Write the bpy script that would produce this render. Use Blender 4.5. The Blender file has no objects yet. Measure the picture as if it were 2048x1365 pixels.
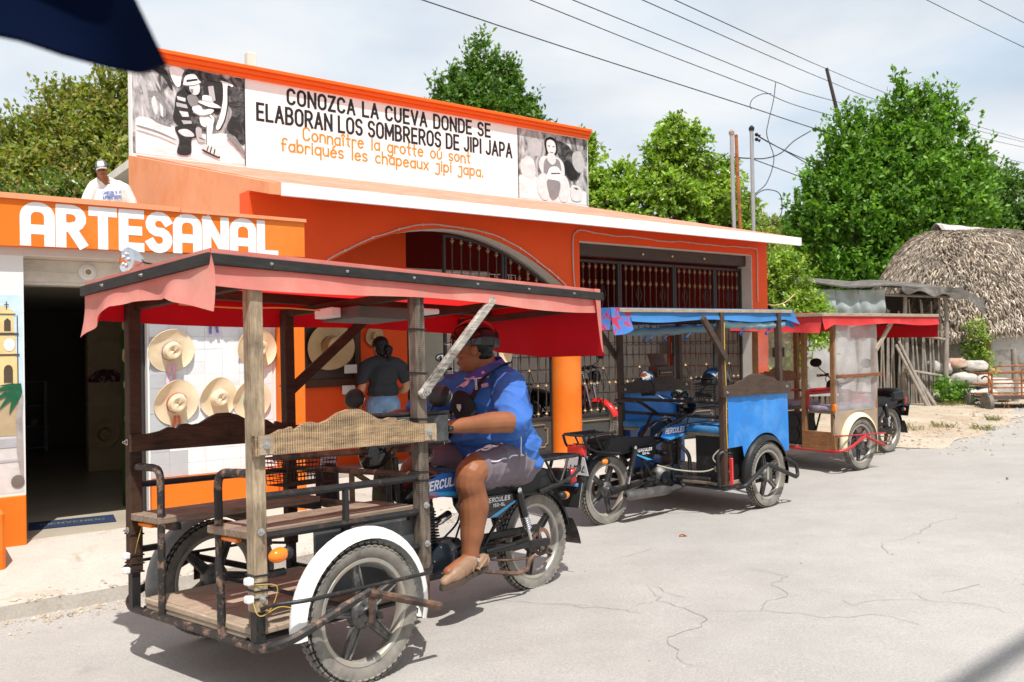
import bpy, bmesh, math, random
import numpy as np
from mathutils import Vector as V, Matrix, Euler, noise as mnoise
R = math.radians
PI = math.pi
rnd = random.Random(7)
sc = bpy.context.scene
col = sc.collection

# ------------------------------------------------------------------ camera
FPX = 1717.0
pit, rol = math.atan(8 / FPX), 0.015
fw = V((0, math.cos(pit), math.sin(pit)))
rt = V((math.cos(rol), 0, -math.sin(rol)))
rt = (rt - fw * rt.dot(fw)).normalized()
up = rt.cross(fw)
cam_d = bpy.data.cameras.new('camera')
cam = bpy.data.objects.new('camera', cam_d)
col.objects.link(cam)
Mc = Matrix((rt, up, -fw)).transposed().to_4x4()
Mc.translation = V((0, 0, 1.40))
cam.matrix_world = Mc
cam_d.sensor_width = 36
cam_d.lens = FPX / 2048 * 36
cam_d.clip_start = 0.05
cam_d.clip_end = 2000
cam_d.dof.use_dof = True
cam_d.dof.focus_distance = 5.6
cam_d.dof.aperture_fstop = 5.0
sc.camera = cam

# ------------------------------------------------------------------ light
SUN_EL, SUN_AZ = R(64), (0.28, -0.96)          # direction towards the sun, behind the camera
sd = V((SUN_AZ[0], SUN_AZ[1], 0)).normalized() * math.cos(SUN_EL) + V((0, 0, math.sin(SUN_EL)))
sun_d = bpy.data.lights.new('sun', 'SUN')
sun_d.energy = 5.0
sun_d.angle = R(0.53)
sun_d.color = (1.0, 0.965, 0.92)
sun = bpy.data.objects.new('sun', sun_d)
sun.rotation_euler = (-sd).to_track_quat('-Z', 'Y').to_euler()
sun.location = (0, -5, 20)
col.objects.link(sun)
world = bpy.data.worlds.new('World')
sc.world = world
world.use_nodes = True
wn, wl = world.node_tree.nodes, world.node_tree.links
wn.clear()
wo = wn.new('ShaderNodeOutputWorld')
bg = wn.new('ShaderNodeBackground')
sky = wn.new('ShaderNodeTexSky')
sky.sky_type = 'NISHITA'
sky.sun_disc = False
sky.sun_elevation = SUN_EL
sky.sun_rotation = math.atan2(sd.x, sd.y)
sky.air_density = 1.0
sky.dust_density = 1.6
tc = wn.new('ShaderNodeTexCoord')
sep = wn.new('ShaderNodeSeparateXYZ')
wl.new(tc.outputs['Generated'], sep.inputs[0])
addz = wn.new('ShaderNodeMath'); addz.operation = 'ADD'; addz.inputs[1].default_value = 0.16
mx0 = wn.new('ShaderNodeMath'); mx0.operation = 'MAXIMUM'; mx0.inputs[1].default_value = 0.0
wl.new(sep.outputs['Z'], mx0.inputs[0]); wl.new(mx0.outputs[0], addz.inputs[0])
dx = wn.new('ShaderNodeMath'); dx.operation = 'DIVIDE'
dy = wn.new('ShaderNodeMath'); dy.operation = 'DIVIDE'
wl.new(sep.outputs['X'], dx.inputs[0]); wl.new(addz.outputs[0], dx.inputs[1])
wl.new(sep.outputs['Y'], dy.inputs[0]); wl.new(addz.outputs[0], dy.inputs[1])
cmb = wn.new('ShaderNodeCombineXYZ')
wl.new(dx.outputs[0], cmb.inputs[0]); wl.new(dy.outputs[0], cmb.inputs[1])
cmb.inputs[2].default_value = 3.1
cn = wn.new('ShaderNodeTexNoise')
cn.inputs['Scale'].default_value = 0.85
cn.inputs['Detail'].default_value = 9
cn.inputs['Roughness'].default_value = 0.56
cn.inputs['Distortion'].default_value = 0.25
wl.new(cmb.outputs[0], cn.inputs['Vector'])
cr = wn.new('ShaderNodeValToRGB')
cr.color_ramp.elements[0].position = 0.38
cr.color_ramp.elements[0].color = (0.78, 0.78, 0.78, 1)
cr.color_ramp.elements[1].position = 0.56
cr.color_ramp.elements[1].color = (0.97, 0.97, 0.97, 1)
wl.new(cn.outputs['Fac'], cr.inputs[0])
cn2 = wn.new('ShaderNodeTexNoise')
cn2.inputs['Scale'].default_value = 1.7
cn2.inputs['Detail'].default_value = 6
wl.new(cmb.outputs[0], cn2.inputs['Vector'])
cc = wn.new('ShaderNodeValToRGB')
cc.color_ramp.elements[0].position = 0.3
cc.color_ramp.elements[0].color = (7.6, 9.0, 10.5, 1)
cc.color_ramp.elements[1].position = 0.7
cc.color_ramp.elements[1].color = (10.9, 11.0, 11.1, 1)
wl.new(cn2.outputs['Fac'], cc.inputs[0])
wm = wn.new('ShaderNodeMix'); wm.data_type = 'RGBA'
wl.new(cr.outputs[0], wm.inputs['Factor'])
wl.new(sky.outputs[0], wm.inputs['A'])
wl.new(cc.outputs[0], wm.inputs['B'])
wl.new(wm.outputs['Result'], bg.inputs[0])
bg.inputs[1].default_value = 0.078
wl.new(bg.outputs[0], wo.inputs[0])
sc.view_settings.view_transform = 'Standard'
sc.view_settings.look = 'None'
sc.view_settings.exposure = 0.2
sc.view_settings.gamma = 1
sc.view_settings.use_curve_mapping = False

# ------------------------------------------------------------------ frames of reference
O3 = V((0.667, 10.651, 0))                      # facade origin; t runs along the facade, s to the back
FA = math.atan2(0.602, 0.798)
DT = V((math.cos(FA), math.sin(FA), 0))
DS = V((-math.sin(FA), math.cos(FA), 0))
def W(t, s, z=0.0):
    return O3 + DT * t + DS * s + V((0, 0, z))
def interp(x, tab):
    if x <= tab[0][0]: return tab[0][1]
    for (a, b), (c, d) in zip(tab, tab[1:]):
        if x <= c: return b + (d - b) * (x - a) / (c - a)
    return tab[-1][1]
def ts(p):
    q = V((p[0] - O3.x, p[1] - O3.y, 0))
    return q.dot(DT), q.dot(DS)
ROADZ = [(-30, -.1), (-9, -.02), (-6, 0), (-4.75, -.042), (-3.6, -.112), (-3.0, -.128), (-2.4, -.134), (-1.9, -.128), (-1.2, -.10), (-0.3, -.06), (6, -.06), (40, -.1)]
def road_z(t, s):
    z = interp(s, ROADZ)
    return z + interp(t, [(0, 0), (2.5, .02), (8, .03), (14, .03), (30, 0)]) * interp(s, [(-5, 0), (-2.5, 1)])

# ------------------------------------------------------------------ mesh builder
def sp(pts, k=6, closed=False):
    """Catmull-Rom through the points"""
    P = [V(p) for p in pts]
    n = len(P)
    out = []
    rng = range(n if closed else n - 1)
    for i in rng:
        p1, p2 = P[i], P[(i + 1) % n]
        p0 = P[i - 1] if (closed or i > 0) else p1 * 2 - p2
        p3 = P[(i + 2) % n] if (closed or i + 2 < n) else p2 * 2 - p1
        for j in range(k):
            u = j / k
            out.append(0.5 * ((2 * p1) + (p2 - p0) * u + (2 * p0 - 5 * p1 + 4 * p2 - p3) * u * u + (3 * p1 - p0 - 3 * p2 + p3) * u ** 3))
    if not closed: out.append(P[-1])
    return out
def fillet(pts, r, k=4):
    """polyline with rounded corners"""
    P = [V(p) for p in pts]
    out = [P[0]]
    for a, b, c in zip(P, P[1:], P[2:]):
        d1, d2 = (a - b), (c - b)
        q = min(r, d1.length * .48, d2.length * .48)
        s1, s2 = b + d1.normalized() * q, b + d2.normalized() * q
        for j in range(k + 1):
            u = j / k
            out.append(s1 * (1 - u) ** 2 + b * 2 * u * (1 - u) + s2 * u * u)
    out.append(P[-1])
    return out
class MB:
    def __init__(s): s.v = []; s.f = []; s.m = []; s.cur = 0
    def add(s, vs, fs):
        o = len(s.v)
        s.v += [tuple(v) for v in vs]
        s.f += [tuple(i + o for i in f) for f in fs]
        s.m += [s.cur] * len(fs)
        return s
    def box(s, c, d, rot=None, ch=0.0):
        """box at centre c with full size d; ch chamfers the edges"""
        c = V(c); h = [x / 2 for x in d]
        M = None
        if rot is not None:
            M = Euler(rot).to_matrix() if len(rot) == 3 and not hasattr(rot, 'to_4x4') else rot
        if ch <= 0:
            vs = [V((x * h[0], y * h[1], z * h[2])) for x in (-1, 1) for y in (-1, 1) for z in (-1, 1)]
            fs = [(0, 1, 3, 2), (4, 6, 7, 5), (0, 4, 5, 1), (2, 3, 7, 6), (0, 2, 6, 4), (1, 5, 7, 3)]
        else:
            ch = min(ch, *[x * .49 for x in h])
            vs = []; idx = {}
            for ax in range(3):
                for x in (-1, 1):
                    for y in (-1, 1):
                        for z in (-1, 1):
                            sg = (x, y, z)
                            p = [sg[i] * (h[i] if i == ax else h[i] - ch) for i in range(3)]
                            idx[(ax, sg)] = len(vs); vs.append(V(p))
            fs = []
            for ax in range(3):
                a, b = [i for i in range(3) if i != ax]
                for q in (-1, 1):
                    def sg(x, y):
                        r = [0, 0, 0]; r[ax] = q; r[a] = x; r[b] = y; return tuple(r)
                    f = [idx[(ax, sg(*xy))] for xy in ((-1, -1), (1, -1), (1, 1), (-1, 1))]
                    if (q < 0) != (ax == 1): f.reverse()
                    fs.append(tuple(f))
            for ax in range(3):
                a, b = [i for i in range(3) if i != ax]
                for x in (-1, 1):
                    for y in (-1, 1):
                        def sg(q):
                            r = [0, 0, 0]; r[ax] = q; r[a] = x; r[b] = y; return tuple(r)
                        f = [idx[(a, sg(-1))], idx[(a, sg(1))], idx[(b, sg(1))], idx[(b, sg(-1))]]
                        fs.append(tuple(f))
            for x in (-1, 1):
                for y in (-1, 1):
                    for z in (-1, 1):
                        fs.append(tuple(idx[(ax, (x, y, z))] for ax in range(3)))
        if M is not None: vs = [M @ v for v in vs]
        return s.add([v + c for v in vs], fs)
    def b2(s, x0, x1, y0, y1, z0, z1, ch=0.0):
        return s.box(((x0 + x1) / 2, (y0 + y1) / 2, (z0 + z1) / 2), (abs(x1 - x0), abs(y1 - y0), abs(z1 - z0)), None, ch)
    def bar(s, a, b, w, h, upv=(0, 0, 1), ch=0.0):
        a, b = V(a), V(b)
        x = (b - a); L = x.length; x.normalize()
        u = V(upv)
        y = u.cross(x)
        if y.length < 1e-4: y = V((0, 1, 0)).cross(x)
        y.normalize(); z = x.cross(y)
        M = Matrix((x, y, z)).transposed()
        return s.box((a + b) / 2, (L, w, h), M, ch)
    def tube(s, pts, r, n=8, cap=True, closed=False, flat=1.0):
        P = [V(p) for p in pts]
        m = len(P)
        rs = r if isinstance(r, (list, tuple)) else [r] * m
        T = []
        for i in range(m):
            a = P[i - 1] if (i > 0 or closed) else P[i]
            b = P[(i + 1) % m] if (i < m - 1 or closed) else P[i]
            d = b - a
            T.append(d.normalized() if d.length > 1e-9 else (T[-1] if T else V((0, 0, 1))))
        u = V((0, 0, 1)) if abs(T[0].z) < .9 else V((1, 0, 0))
        u = (u - T[0] * u.dot(T[0])).normalized()
        vs = []
        for i in range(m):
            u = u - T[i] * u.dot(T[i])
            u = u.normalized() if u.length > 1e-6 else T[i].orthogonal().normalized()
            w = T[i].cross(u)
            for k in range(n):
                a = 2 * PI * k / n
                vs.append(P[i] + u * (math.cos(a) * rs[i] * flat) + w * (math.sin(a) * rs[i]))
        fs = []
        for i in range(m if closed else m - 1):
            j = (i + 1) % m
            for k in range(n):
                l = (k + 1) % n
                fs.append((i * n + k, i * n + l, j * n + l, j * n + k))
        if cap and not closed:
            fs.append(tuple(range(n - 1, -1, -1)))
            fs.append(tuple((m - 1) * n + k for k in range(n)))
        return s.add(vs, fs)
    def lathe(s, prof, o=(0, 0, 0), ax=(0, 0, 1), n=16, a0=0, a1=2 * PI):
        """prof: (radius, height) pairs about the axis"""
        o, z = V(o), V(ax).normalized()
        x = z.orthogonal().normalized() if abs(z.z) < .99 else V((1, 0, 0))
        y = z.cross(x)
        full = abs(a1 - a0 - 2 * PI) < 1e-6
        nn = n if full else n + 1
        vs = []
        for (r, h) in prof:
            for k in range(nn):
                a = a0 + (a1 - a0) * k / n
                vs.append(o + z * h + x * (math.cos(a) * r) + y * (math.sin(a) * r))
        fs = []
        for i in range(len(prof) - 1):
            for k in range(n):
                l = (k + 1) % nn
                fs.append((i * nn + k, i * nn + l, (i + 1) * nn + l, (i + 1) * nn + k))
        loop = tuple(prof[0]) == tuple(prof[-1])
        if full and not loop and prof[0][0] > 1e-5: fs.append(tuple(range(nn - 1, -1, -1)))
        if full and not loop and prof[-1][0] > 1e-5: fs.append(tuple((len(prof) - 1) * nn + k for k in range(nn)))
        return s.add(vs, fs)
    def prism(s, poly, o, ux, uy, th):
        """polygon (2-D) in the plane o,ux,uy pushed th along ux x uy"""
        o, ux, uy = V(o), V(ux), V(uy)
        n = ux.cross(uy).normalized() * th
        k = len(poly)
        A = [o + ux * p[0] + uy * p[1] for p in poly]
        fs = [tuple(range(k - 1, -1, -1)), tuple(range(k, 2 * k))]
        fs += [(i, (i + 1) % k, k + (i + 1) % k, k + i) for i in range(k)]
        return s.add(A + [a + n for a in A], fs)
    def ell(s, c, r, n=14, m=9, rot=None):
        c = V(c)
        r = (r, r, r) if not hasattr(r, '__len__') else r
        M = Euler(rot).to_matrix() if rot is not None else Matrix.Identity(3)
        vs = [c + M @ V((0, 0, -r[2]))]
        for i in range(1, m):
            a = -PI / 2 + PI * i / m
            for k in range(n):
                b = 2 * PI * k / n
                vs.append(c + M @ V((math.cos(a) * math.cos(b) * r[0], math.cos(a) * math.sin(b) * r[1], math.sin(a) * r[2])))
        vs.append(c + M @ V((0, 0, r[2])))
        fs = [(0, 1 + (k + 1) % n, 1 + k) for k in range(n)]
        for i in range(m - 2):
            for k in range(n):
                l = (k + 1) % n
                a = 1 + i * n
                fs.append((a + k, a + l, a + n + l, a + n + k))
        t = len(vs) - 1; a = 1 + (m - 2) * n
        fs += [(a + k, a + (k + 1) % n, t) for k in range(n)]
        return s.add(vs, fs)
    def grid(s, fn, nu, nv):
        vs = [fn(i / nu, j / nv) for i in range(nu + 1) for j in range(nv + 1)]
        fs = [(i * (nv + 1) + j, (i + 1) * (nv + 1) + j, (i + 1) * (nv + 1) + j + 1, i * (nv + 1) + j + 1) for i in range(nu) for j in range(nv)]
        return s.add(vs, fs)
    def shell(s, fn, nu, nv, th):
        """a sheet with real thickness th (normals by differences)"""
        k = (nu + 1) * (nv + 1)
        G = [[V(fn(i / nu, j / nv)) for j in range(nv + 1)] for i in range(nu + 1)]
        A, Bv = [], []
        for i in range(nu + 1):
            for j in range(nv + 1):
                du = G[min(i + 1, nu)][j] - G[max(i - 1, 0)][j]
                dv = G[i][min(j + 1, nv)] - G[i][max(j - 1, 0)]
                n = du.cross(dv)
                n = n.normalized() if n.length > 1e-12 else V((0, 0, 1))
                A.append(G[i][j] + n * th / 2); Bv.append(G[i][j] - n * th / 2)
        q = lambda i, j: i * (nv + 1) + j
        fs = []
        for i in range(nu):
            for j in range(nv):
                f = (q(i, j), q(i + 1, j), q(i + 1, j + 1), q(i, j + 1))
                fs.append(f); fs.append(tuple(k + x for x in reversed(f)))
        for i in range(nu):
            fs.append((q(i, 0), k + q(i, 0), k + q(i + 1, 0), q(i + 1, 0)))
            fs.append((q(i, nv), q(i + 1, nv), k + q(i + 1, nv), k + q(i, nv)))
        for j in range(nv):
            fs.append((q(0, j), q(0, j + 1), k + q(0, j + 1), k + q(0, j)))
            fs.append((q(nu, j), k + q(nu, j), k + q(nu, j + 1), q(nu, j + 1)))
        return s.add(A + Bv, fs)
    def xf(s, M, i0=0):
        s.v = s.v[:i0] + [tuple(M @ V(v)) for v in s.v[i0:]]
        return s
    def mesh(s, name, mat, sm=30, rc=True):
        me = bpy.data.meshes.new(name)
        me.from_pydata(s.v, [], s.f)
        if rc:
            bm = bmesh.new(); bm.from_mesh(me)
            bmesh.ops.recalc_face_normals(bm, faces=bm.faces)
            bm.to_mesh(me); bm.free()
        for m in (mat if isinstance(mat, (list, tuple)) else [mat]): me.materials.append(m)
        if isinstance(mat, (list, tuple)): me.polygons.foreach_set('material_index', s.m)
        if sm:
            me.polygons.foreach_set('use_smooth', [True] * len(me.polygons))
            me.set_sharp_from_angle(angle=R(sm))
        me.update()
        return me
    def build(s, name, mat, parent=None, sm=30, label=None, kind=None, rc=True):
        return obj(name, s.mesh(name, mat, sm, rc), parent, label, kind)
def obj(name, me, parent=None, label=None, kind=None):
    o = bpy.data.objects.new(name, me)
    col.objects.link(o)
    if parent is not None: o.parent = parent
    if label: o['label'] = label
    if kind: o['kind'] = kind
    return o
def thing(name, label, cat, loc=(0, 0, 0), rot=(0, 0, 0), group=None):
    o = bpy.data.objects.new(name, None)
    o.empty_display_size = .2
    col.objects.link(o)
    o.location = loc; o.rotation_euler = rot
    o['label'] = label; o['category'] = cat
    if group: o['group'] = group
    return o
def tag(o, label, cat, group=None, kind=None):
    if label: o['label'] = label
    if cat: o['category'] = cat
    if group: o['group'] = group
    if kind: o['kind'] = kind
    return o
def dup(root, loc=None, rot=None, label=None, scale=None):
    kids = {}
    for ch in bpy.data.objects:
        if ch.parent: kids.setdefault(ch.parent, []).append(ch)
    def cp(o, par):
        c = o.copy(); col.objects.link(c)
        if par is not None: c.parent = par
        for k in kids.get(o, []): cp(k, c)
        return c
    r = cp(root, None)
    if loc is not None: r.location = loc
    if rot is not None: r.rotation_euler = rot
    if scale is not None: r.scale = scale
    if label: r['label'] = label
    return r

# ------------------------------------------------------------------ materials
def nn(t, ty, **kw):
    n = t.nodes.new(ty)
    for k, v in kw.items():
        if k in n.inputs: n.inputs[k].default_value = v
        else: setattr(n, k, v)
    return n
def rgba(c): return (c[0], c[1], c[2], 1)
def base_mat(name):
    m = bpy.data.materials.new(name); m.use_nodes = True
    t = m.node_tree; t.nodes.clear()
    o = t.nodes.new('ShaderNodeOutputMaterial')
    b = t.nodes.new('ShaderNodeBsdfPrincipled')
    t.links.new(b.outputs[0], o.inputs[0])
    return m, t, b, o
def coords(t, scale=(1, 1, 1)):
    c = t.nodes.new('ShaderNodeTexCoord')
    oi = t.nodes.new('ShaderNodeObjectInfo')
    mp = t.nodes.new('ShaderNodeMapping')
    mp.inputs['Scale'].default_value = scale
    ad = t.nodes.new('ShaderNodeVectorMath'); ad.operation = 'MULTIPLY_ADD'
    cb = t.nodes.new('ShaderNodeCombineXYZ')
    for i in range(3): t.links.new(oi.outputs['Random'], cb.inputs[i])
    t.links.new(cb.outputs[0], ad.inputs[0])
    ad.inputs[1].default_value = (7.3, 5.1, 3.7)
    t.links.new(c.outputs['Object'], ad.inputs[2])
    t.links.new(ad.outputs[0], mp.inputs['Vector'])
    return mp.outputs[0]
def noise_(t, vec, scale, detail=5, rough=.6, dist=0):
    n = nn(t, 'ShaderNodeTexNoise', Scale=scale, Detail=detail, Roughness=rough, Distortion=dist)
    t.links.new(vec, n.inputs['Vector'])
    return n.outputs['Fac']
def ramp(t, fac, a, b, c0=(0, 0, 0), c1=(1, 1, 1)):
    r = t.nodes.new('ShaderNodeValToRGB')
    e = r.color_ramp.elements
    e[0].position = a; e[0].color = rgba(c0); e[1].position = b; e[1].color = rgba(c1)
    t.links.new(fac, r.inputs[0])
    return r.outputs[0]
def mixc(t, fac, a, b, mode='MIX'):
    m = t.nodes.new('ShaderNodeMix'); m.data_type = 'RGBA'; m.blend_type = mode
    for sock, x in (('Factor', fac), ('A', a), ('B', b)):
        if isinstance(x, (int, float)): m.inputs[sock].default_value = x if sock == 'Factor' else (x, x, x, 1)
        elif isinstance(x, tuple): m.inputs[sock].default_value = rgba(x)
        else: t.links.new(x, m.inputs[sock])
    return m.outputs['Result']
def bump_(t, b, h, strength, dist=.01):
    n = nn(t, 'ShaderNodeBump', Strength=strength, Distance=dist)
    t.links.new(h, n.inputs['Height'])
    t.links.new(n.outputs[0], b.inputs['Normal'])
def mat(name, c, r=.6, metal=0.0, var=.12, sc_=6, c2=None, f2=.56, w2=.08, sc2=2.5, bump=.2, bs=70, bd=.004, spec=.25, coat=0, island=0, str_=(1, 1, 1)):
    m, t, b, o = base_mat(name)
    vec = coords(t, str_)
    v1 = ramp(t, noise_(t, vec, sc_), .25, .75, (1 - var,) * 3, (1 + var,) * 3)
    cl = mixc(t, 1.0, tuple(c), v1, 'MULTIPLY')
    if island:
        g = t.nodes.new('ShaderNodeNewGeometry')
        cl = mixc(t, 1.0, cl, ramp(t, g.outputs['Random Per Island'], 0, 1, (1 - island,) * 3, (1 + island,) * 3), 'MULTIPLY')
    if c2 is not None:
        f = ramp(t, noise_(t, vec, sc2, 9, .68, .3), f2 - w2, f2 + w2)
        cl = mixc(t, f, cl, tuple(c2))
        t.links.new(ramp(t, f, 0, 1, (r,) * 3, (min(1, r + .2),) * 3), b.inputs['Roughness'])
    else: b.inputs['Roughness'].default_value = r
    t.links.new(cl, b.inputs['Base Color'])
    b.inputs['Metallic'].default_value = metal
    b.inputs['Specular IOR Level'].default_value = spec
    b.inputs['Coat Weight'].default_value = coat
    if bump: bump_(t, b, noise_(t, vec, bs, 4), bump, bd)
    return m
def wood(name, light, dark, axis=0, chatter=0, f=.5, w=.2, r=.75, chat_k=.16):
    m, t, b, o = base_mat(name)
    s = [9.0, 9.0, 9.0]; s[axis] = .9
    vec = coords(t)
    mp = t.nodes.new('ShaderNodeMapping'); mp.inputs['Scale'].default_value = s
    t.links.new(vec, mp.inputs['Vector'])
    g = noise_(t, mp.outputs[0], 6, 8, .7, .4)
    g2 = noise_(t, vec, 5, 6, .6, .5)
    mxn = t.nodes.new('ShaderNodeMath'); mxn.operation = 'MULTIPLY_ADD'
    t.links.new(g, mxn.inputs[0]); mxn.inputs[1].default_value = .55
    sc2 = t.nodes.new('ShaderNodeMath'); sc2.operation = 'MULTIPLY'; sc2.inputs[1].default_value = .45
    t.links.new(g2, sc2.inputs[0]); t.links.new(sc2.outputs[0], mxn.inputs[2])
    fac = mxn.outputs[0]
    if chatter:
        wv = nn(t, 'ShaderNodeTexWave', Scale=chatter, Distortion=1.2, Detail=3)
        wv.inputs['Detail Scale'].default_value = 1.5
        wv.bands_direction = 'XYZ'[axis]
        t.links.new(vec, wv.inputs['Vector'])
        q = t.nodes.new('ShaderNodeMath'); q.operation = 'MULTIPLY_ADD'
        t.links.new(wv.outputs['Fac'], q.inputs[0]); q.inputs[1].default_value = chat_k
        sb = t.nodes.new('ShaderNodeMath'); sb.operation = 'SUBTRACT'; sb.inputs[1].default_value = chat_k / 2
        t.links.new(fac, sb.inputs[0]); t.links.new(sb.outputs[0], q.inputs[2])
        fac = q.outputs[0]
    cl = mixc(t, ramp(t, fac, f - w, f + w), tuple(dark), tuple(light))
    gr = ramp(t, noise_(t, mp.outputs[0], 22, 4), .3, .7, (.72,) * 3, (1.15,) * 3)
    cl = mixc(t, 1.0, cl, gr, 'MULTIPLY')
    t.links.new(cl, b.inputs['Base Color'])
    b.inputs['Roughness'].default_value = r
    b.inputs['Specular IOR Level'].default_value = .18
    bump_(t, b, fac, .35, .004)
    return m
def cloth(name, c, back=None, trans=.3, var=.1, c2=None, sc2=3, r=.7, f2=.6, w2=.12, spec=.2):
    """two-sided sheet that lets some light through; the reverse can have another colour"""
    m, t, b, o = base_mat(name)
    vec = coords(t)
    v1 = ramp(t, noise_(t, vec, 7), .25, .75, (1 - var,) * 3, (1 + var,) * 3)
    cl = mixc(t, 1.0, tuple(c), v1, 'MULTIPLY')
    if c2 is not None: cl = mixc(t, ramp(t, noise_(t, vec, sc2, 8, .65, .4), f2 - w2, f2 + w2), cl, tuple(c2))
    tcol = cl
    if back is not None:
        g = t.nodes.new('ShaderNodeNewGeometry')
        cl = mixc(t, g.outputs['Backfacing'], cl, mixc(t, 1.0, tuple(back), v1, 'MULTIPLY'))
        tcol = tuple(back)
    t.links.new(cl, b.inputs['Base Color'])
    b.inputs['Roughness'].default_value = r
    b.inputs['Specular IOR Level'].default_value = spec
    tr = t.nodes.new('ShaderNodeBsdfTranslucent')
    if isinstance(tcol, tuple): tr.inputs[0].default_value = rgba(tcol)
    else: t.links.new(tcol, tr.inputs[0])
    ms = t.nodes.new('ShaderNodeMixShader'); ms.inputs[0].default_value = trans
    t.links.new(b.outputs[0], ms.inputs[1]); t.links.new(tr.outputs[0], ms.inputs[2])
    t.links.new(ms.outputs[0], o.inputs[0])
    bump_(t, b, noise_(t, vec, 60, 3), .15, .003)
    return m
def leafmat(name, cols, trans=.38, r=.45):
    m, t, b, o = base_mat(name)
    g = t.nodes.new('ShaderNodeNewGeometry')
    rp = t.nodes.new('ShaderNodeValToRGB')
    e = rp.color_ramp.elements
    e[0].position = 0; e[0].color = rgba(cols[0]); e[1].position = 1; e[1].color = rgba(cols[-1])
    for i, c in enumerate(cols[1:-1]):
        x = e.new((i + 1) / (len(cols) - 1)); x.color = rgba(c)
    t.links.new(g.outputs['Random Per Island'], rp.inputs[0])
    vec = coords(t)
    cl = mixc(t, 1.0, rp.outputs[0], ramp(t, noise_(t, vec, 1.3, 4), .3, .7, (.72,) * 3, (1.25,) * 3), 'MULTIPLY')
    t.links.new(cl, b.inputs['Base Color'])
    b.inputs['Roughness'].default_value = r
    b.inputs['Specular IOR Level'].default_value = .35
    tr = t.nodes.new('ShaderNodeBsdfTranslucent')
    t.links.new(mixc(t, 1.0, cl, (1.25, 1.3, .55), 'MULTIPLY'), tr.inputs[0])
    ms = t.nodes.new('ShaderNodeMixShader'); ms.inputs[0].default_value = trans
    t.links.new(b.outputs[0], ms.inputs[1]); t.links.new(tr.outputs[0], ms.inputs[2])
    t.links.new(ms.outputs[0], o.inputs[0])
    return m
def plastic_sheet(name, c=(.75, .73, .7), alpha=.55):
    m, t, b, o = base_mat(name)
    vec = coords(t)
    cl = mixc(t, ramp(t, noise_(t, vec, 4, 6), .35, .7), tuple(c), tuple(x * .7 for x in c))
    t.links.new(cl, b.inputs['Base Color'])
    b.inputs['Roughness'].default_value = .25
    tp = t.nodes.new('ShaderNodeBsdfTransparent')
    tr = t.nodes.new('ShaderNodeBsdfTranslucent'); tr.inputs[0].default_value = rgba(c)
    m1 = t.nodes.new('ShaderNodeMixShader'); m1.inputs[0].default_value = .4
    t.links.new(b.outputs[0], m1.inputs[1]); t.links.new(tr.outputs[0], m1.inputs[2])
    m2 = t.nodes.new('ShaderNodeMixShader')
    f = ramp(t, noise_(t, vec, 3, 5), .3, .7, (alpha - .15,) * 3, (alpha + .2,) * 3)
    t.links.new(f, m2.inputs[0])
    t.links.new(tp.outputs[0], m2.inputs[1]); t.links.new(m1.outputs[0], m2.inputs[2])
    t.links.new(m2.outputs[0], o.inputs[0])
    bump_(t, b, noise_(t, vec, 9, 4), .4, .02)
    return m
ORANGE = mat('orange_paint', (.80, .17, .012), .6, var=.07, sc_=3, c2=(.80, .22, .035), f2=.6, sc2=1.2, bump=.25, bs=45)
ORANGE_FADED = mat('faded_orange_paint', (.76, .30, .15), .75, var=.08, sc_=3, c2=(.70, .24, .09), f2=.6, w2=.1, sc2=1.5, bump=.3, bs=40)
ORANGE_DEEP = mat('deep_orange_paint', (.80, .085, .009), .6, var=.06, sc_=3, bump=.2, bs=45)
SALMON = mat('salmon_roof_paint', (.62, .22, .14), .8, var=.15, sc_=4, c2=(.66, .34, .25), sc2=3, bump=.4, bs=40)
WHITE = mat('white_paint', (.80, .79, .76), .6, var=.04, sc_=4, c2=(.66, .64, .60), f2=.68, sc2=1.6, bump=.25, bs=45)
CREAM = mat('cream_plaster', (.72, .66, .57), .8, var=.08, sc_=3, c2=(.50, .45, .37), f2=.62, sc2=1.5, bump=.3, bs=40)
GREYW = mat('grey_white_plaster', (.62, .58, .52), .8, var=.1, sc_=3, bump=.3, bs=40)
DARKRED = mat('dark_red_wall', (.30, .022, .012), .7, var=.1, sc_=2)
BROWN_IN = mat('brown_interior_wall', (.20, .055, .02), .7, var=.1, sc_=2)
DARKIN = mat('dark_interior_wall', (.24, .205, .16), .9, var=.1, sc_=2)
GREEN_IN = mat('green_interior_wall', (.05, .12, .02), .8)
BEIGE_IN = mat('beige_interior_wall', (.52, .39, .24), .8)
STEEL_BLK = mat('black_steel', (.028, .027, .027), .45, .3, var=.2, sc_=12, c2=(.10, .06, .045), f2=.63, w2=.07, sc2=14, bump=.15)
RUSTY = mat('rusty_tube', (.045, .035, .032), .55, .2, var=.2, sc_=14, c2=(.21, .12, .075), f2=.50, w2=.1, sc2=9, bump=.3, bs=90)
DARK_METAL = mat('gate_steel', (.045, .042, .040), .5, .3, var=.15, sc_=10, bump=.1)
TWIST = mat('twisted_iron', (.075, .062, .05), .5, .4, var=.15, sc_=12)
GOLD = mat('gold_knob_paint', (.30, .215, .125), .4, .3, var=.2, sc_=20)
GREY_PANEL = mat('grey_gate_panel', (.075, .075, .072), .5, .2, var=.15, sc_=6)
CHROME = mat('chrome', (.72, .72, .73), .16, 1.0, var=.1, sc_=20, bump=0)
ALLOY = mat('dusty_alloy', (.40, .385, .35), .45, .55, var=.15, sc_=10, c2=(.42, .37, .30), f2=.5, sc2=8, bump=.15)
ALLOY_DARK = mat('dark_dusty_alloy', (.060, .060, .062), .42, .3, var=.2, sc_=10, c2=(.24, .22, .19), f2=.56, w2=.14, sc2=9, bump=.15)
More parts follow.
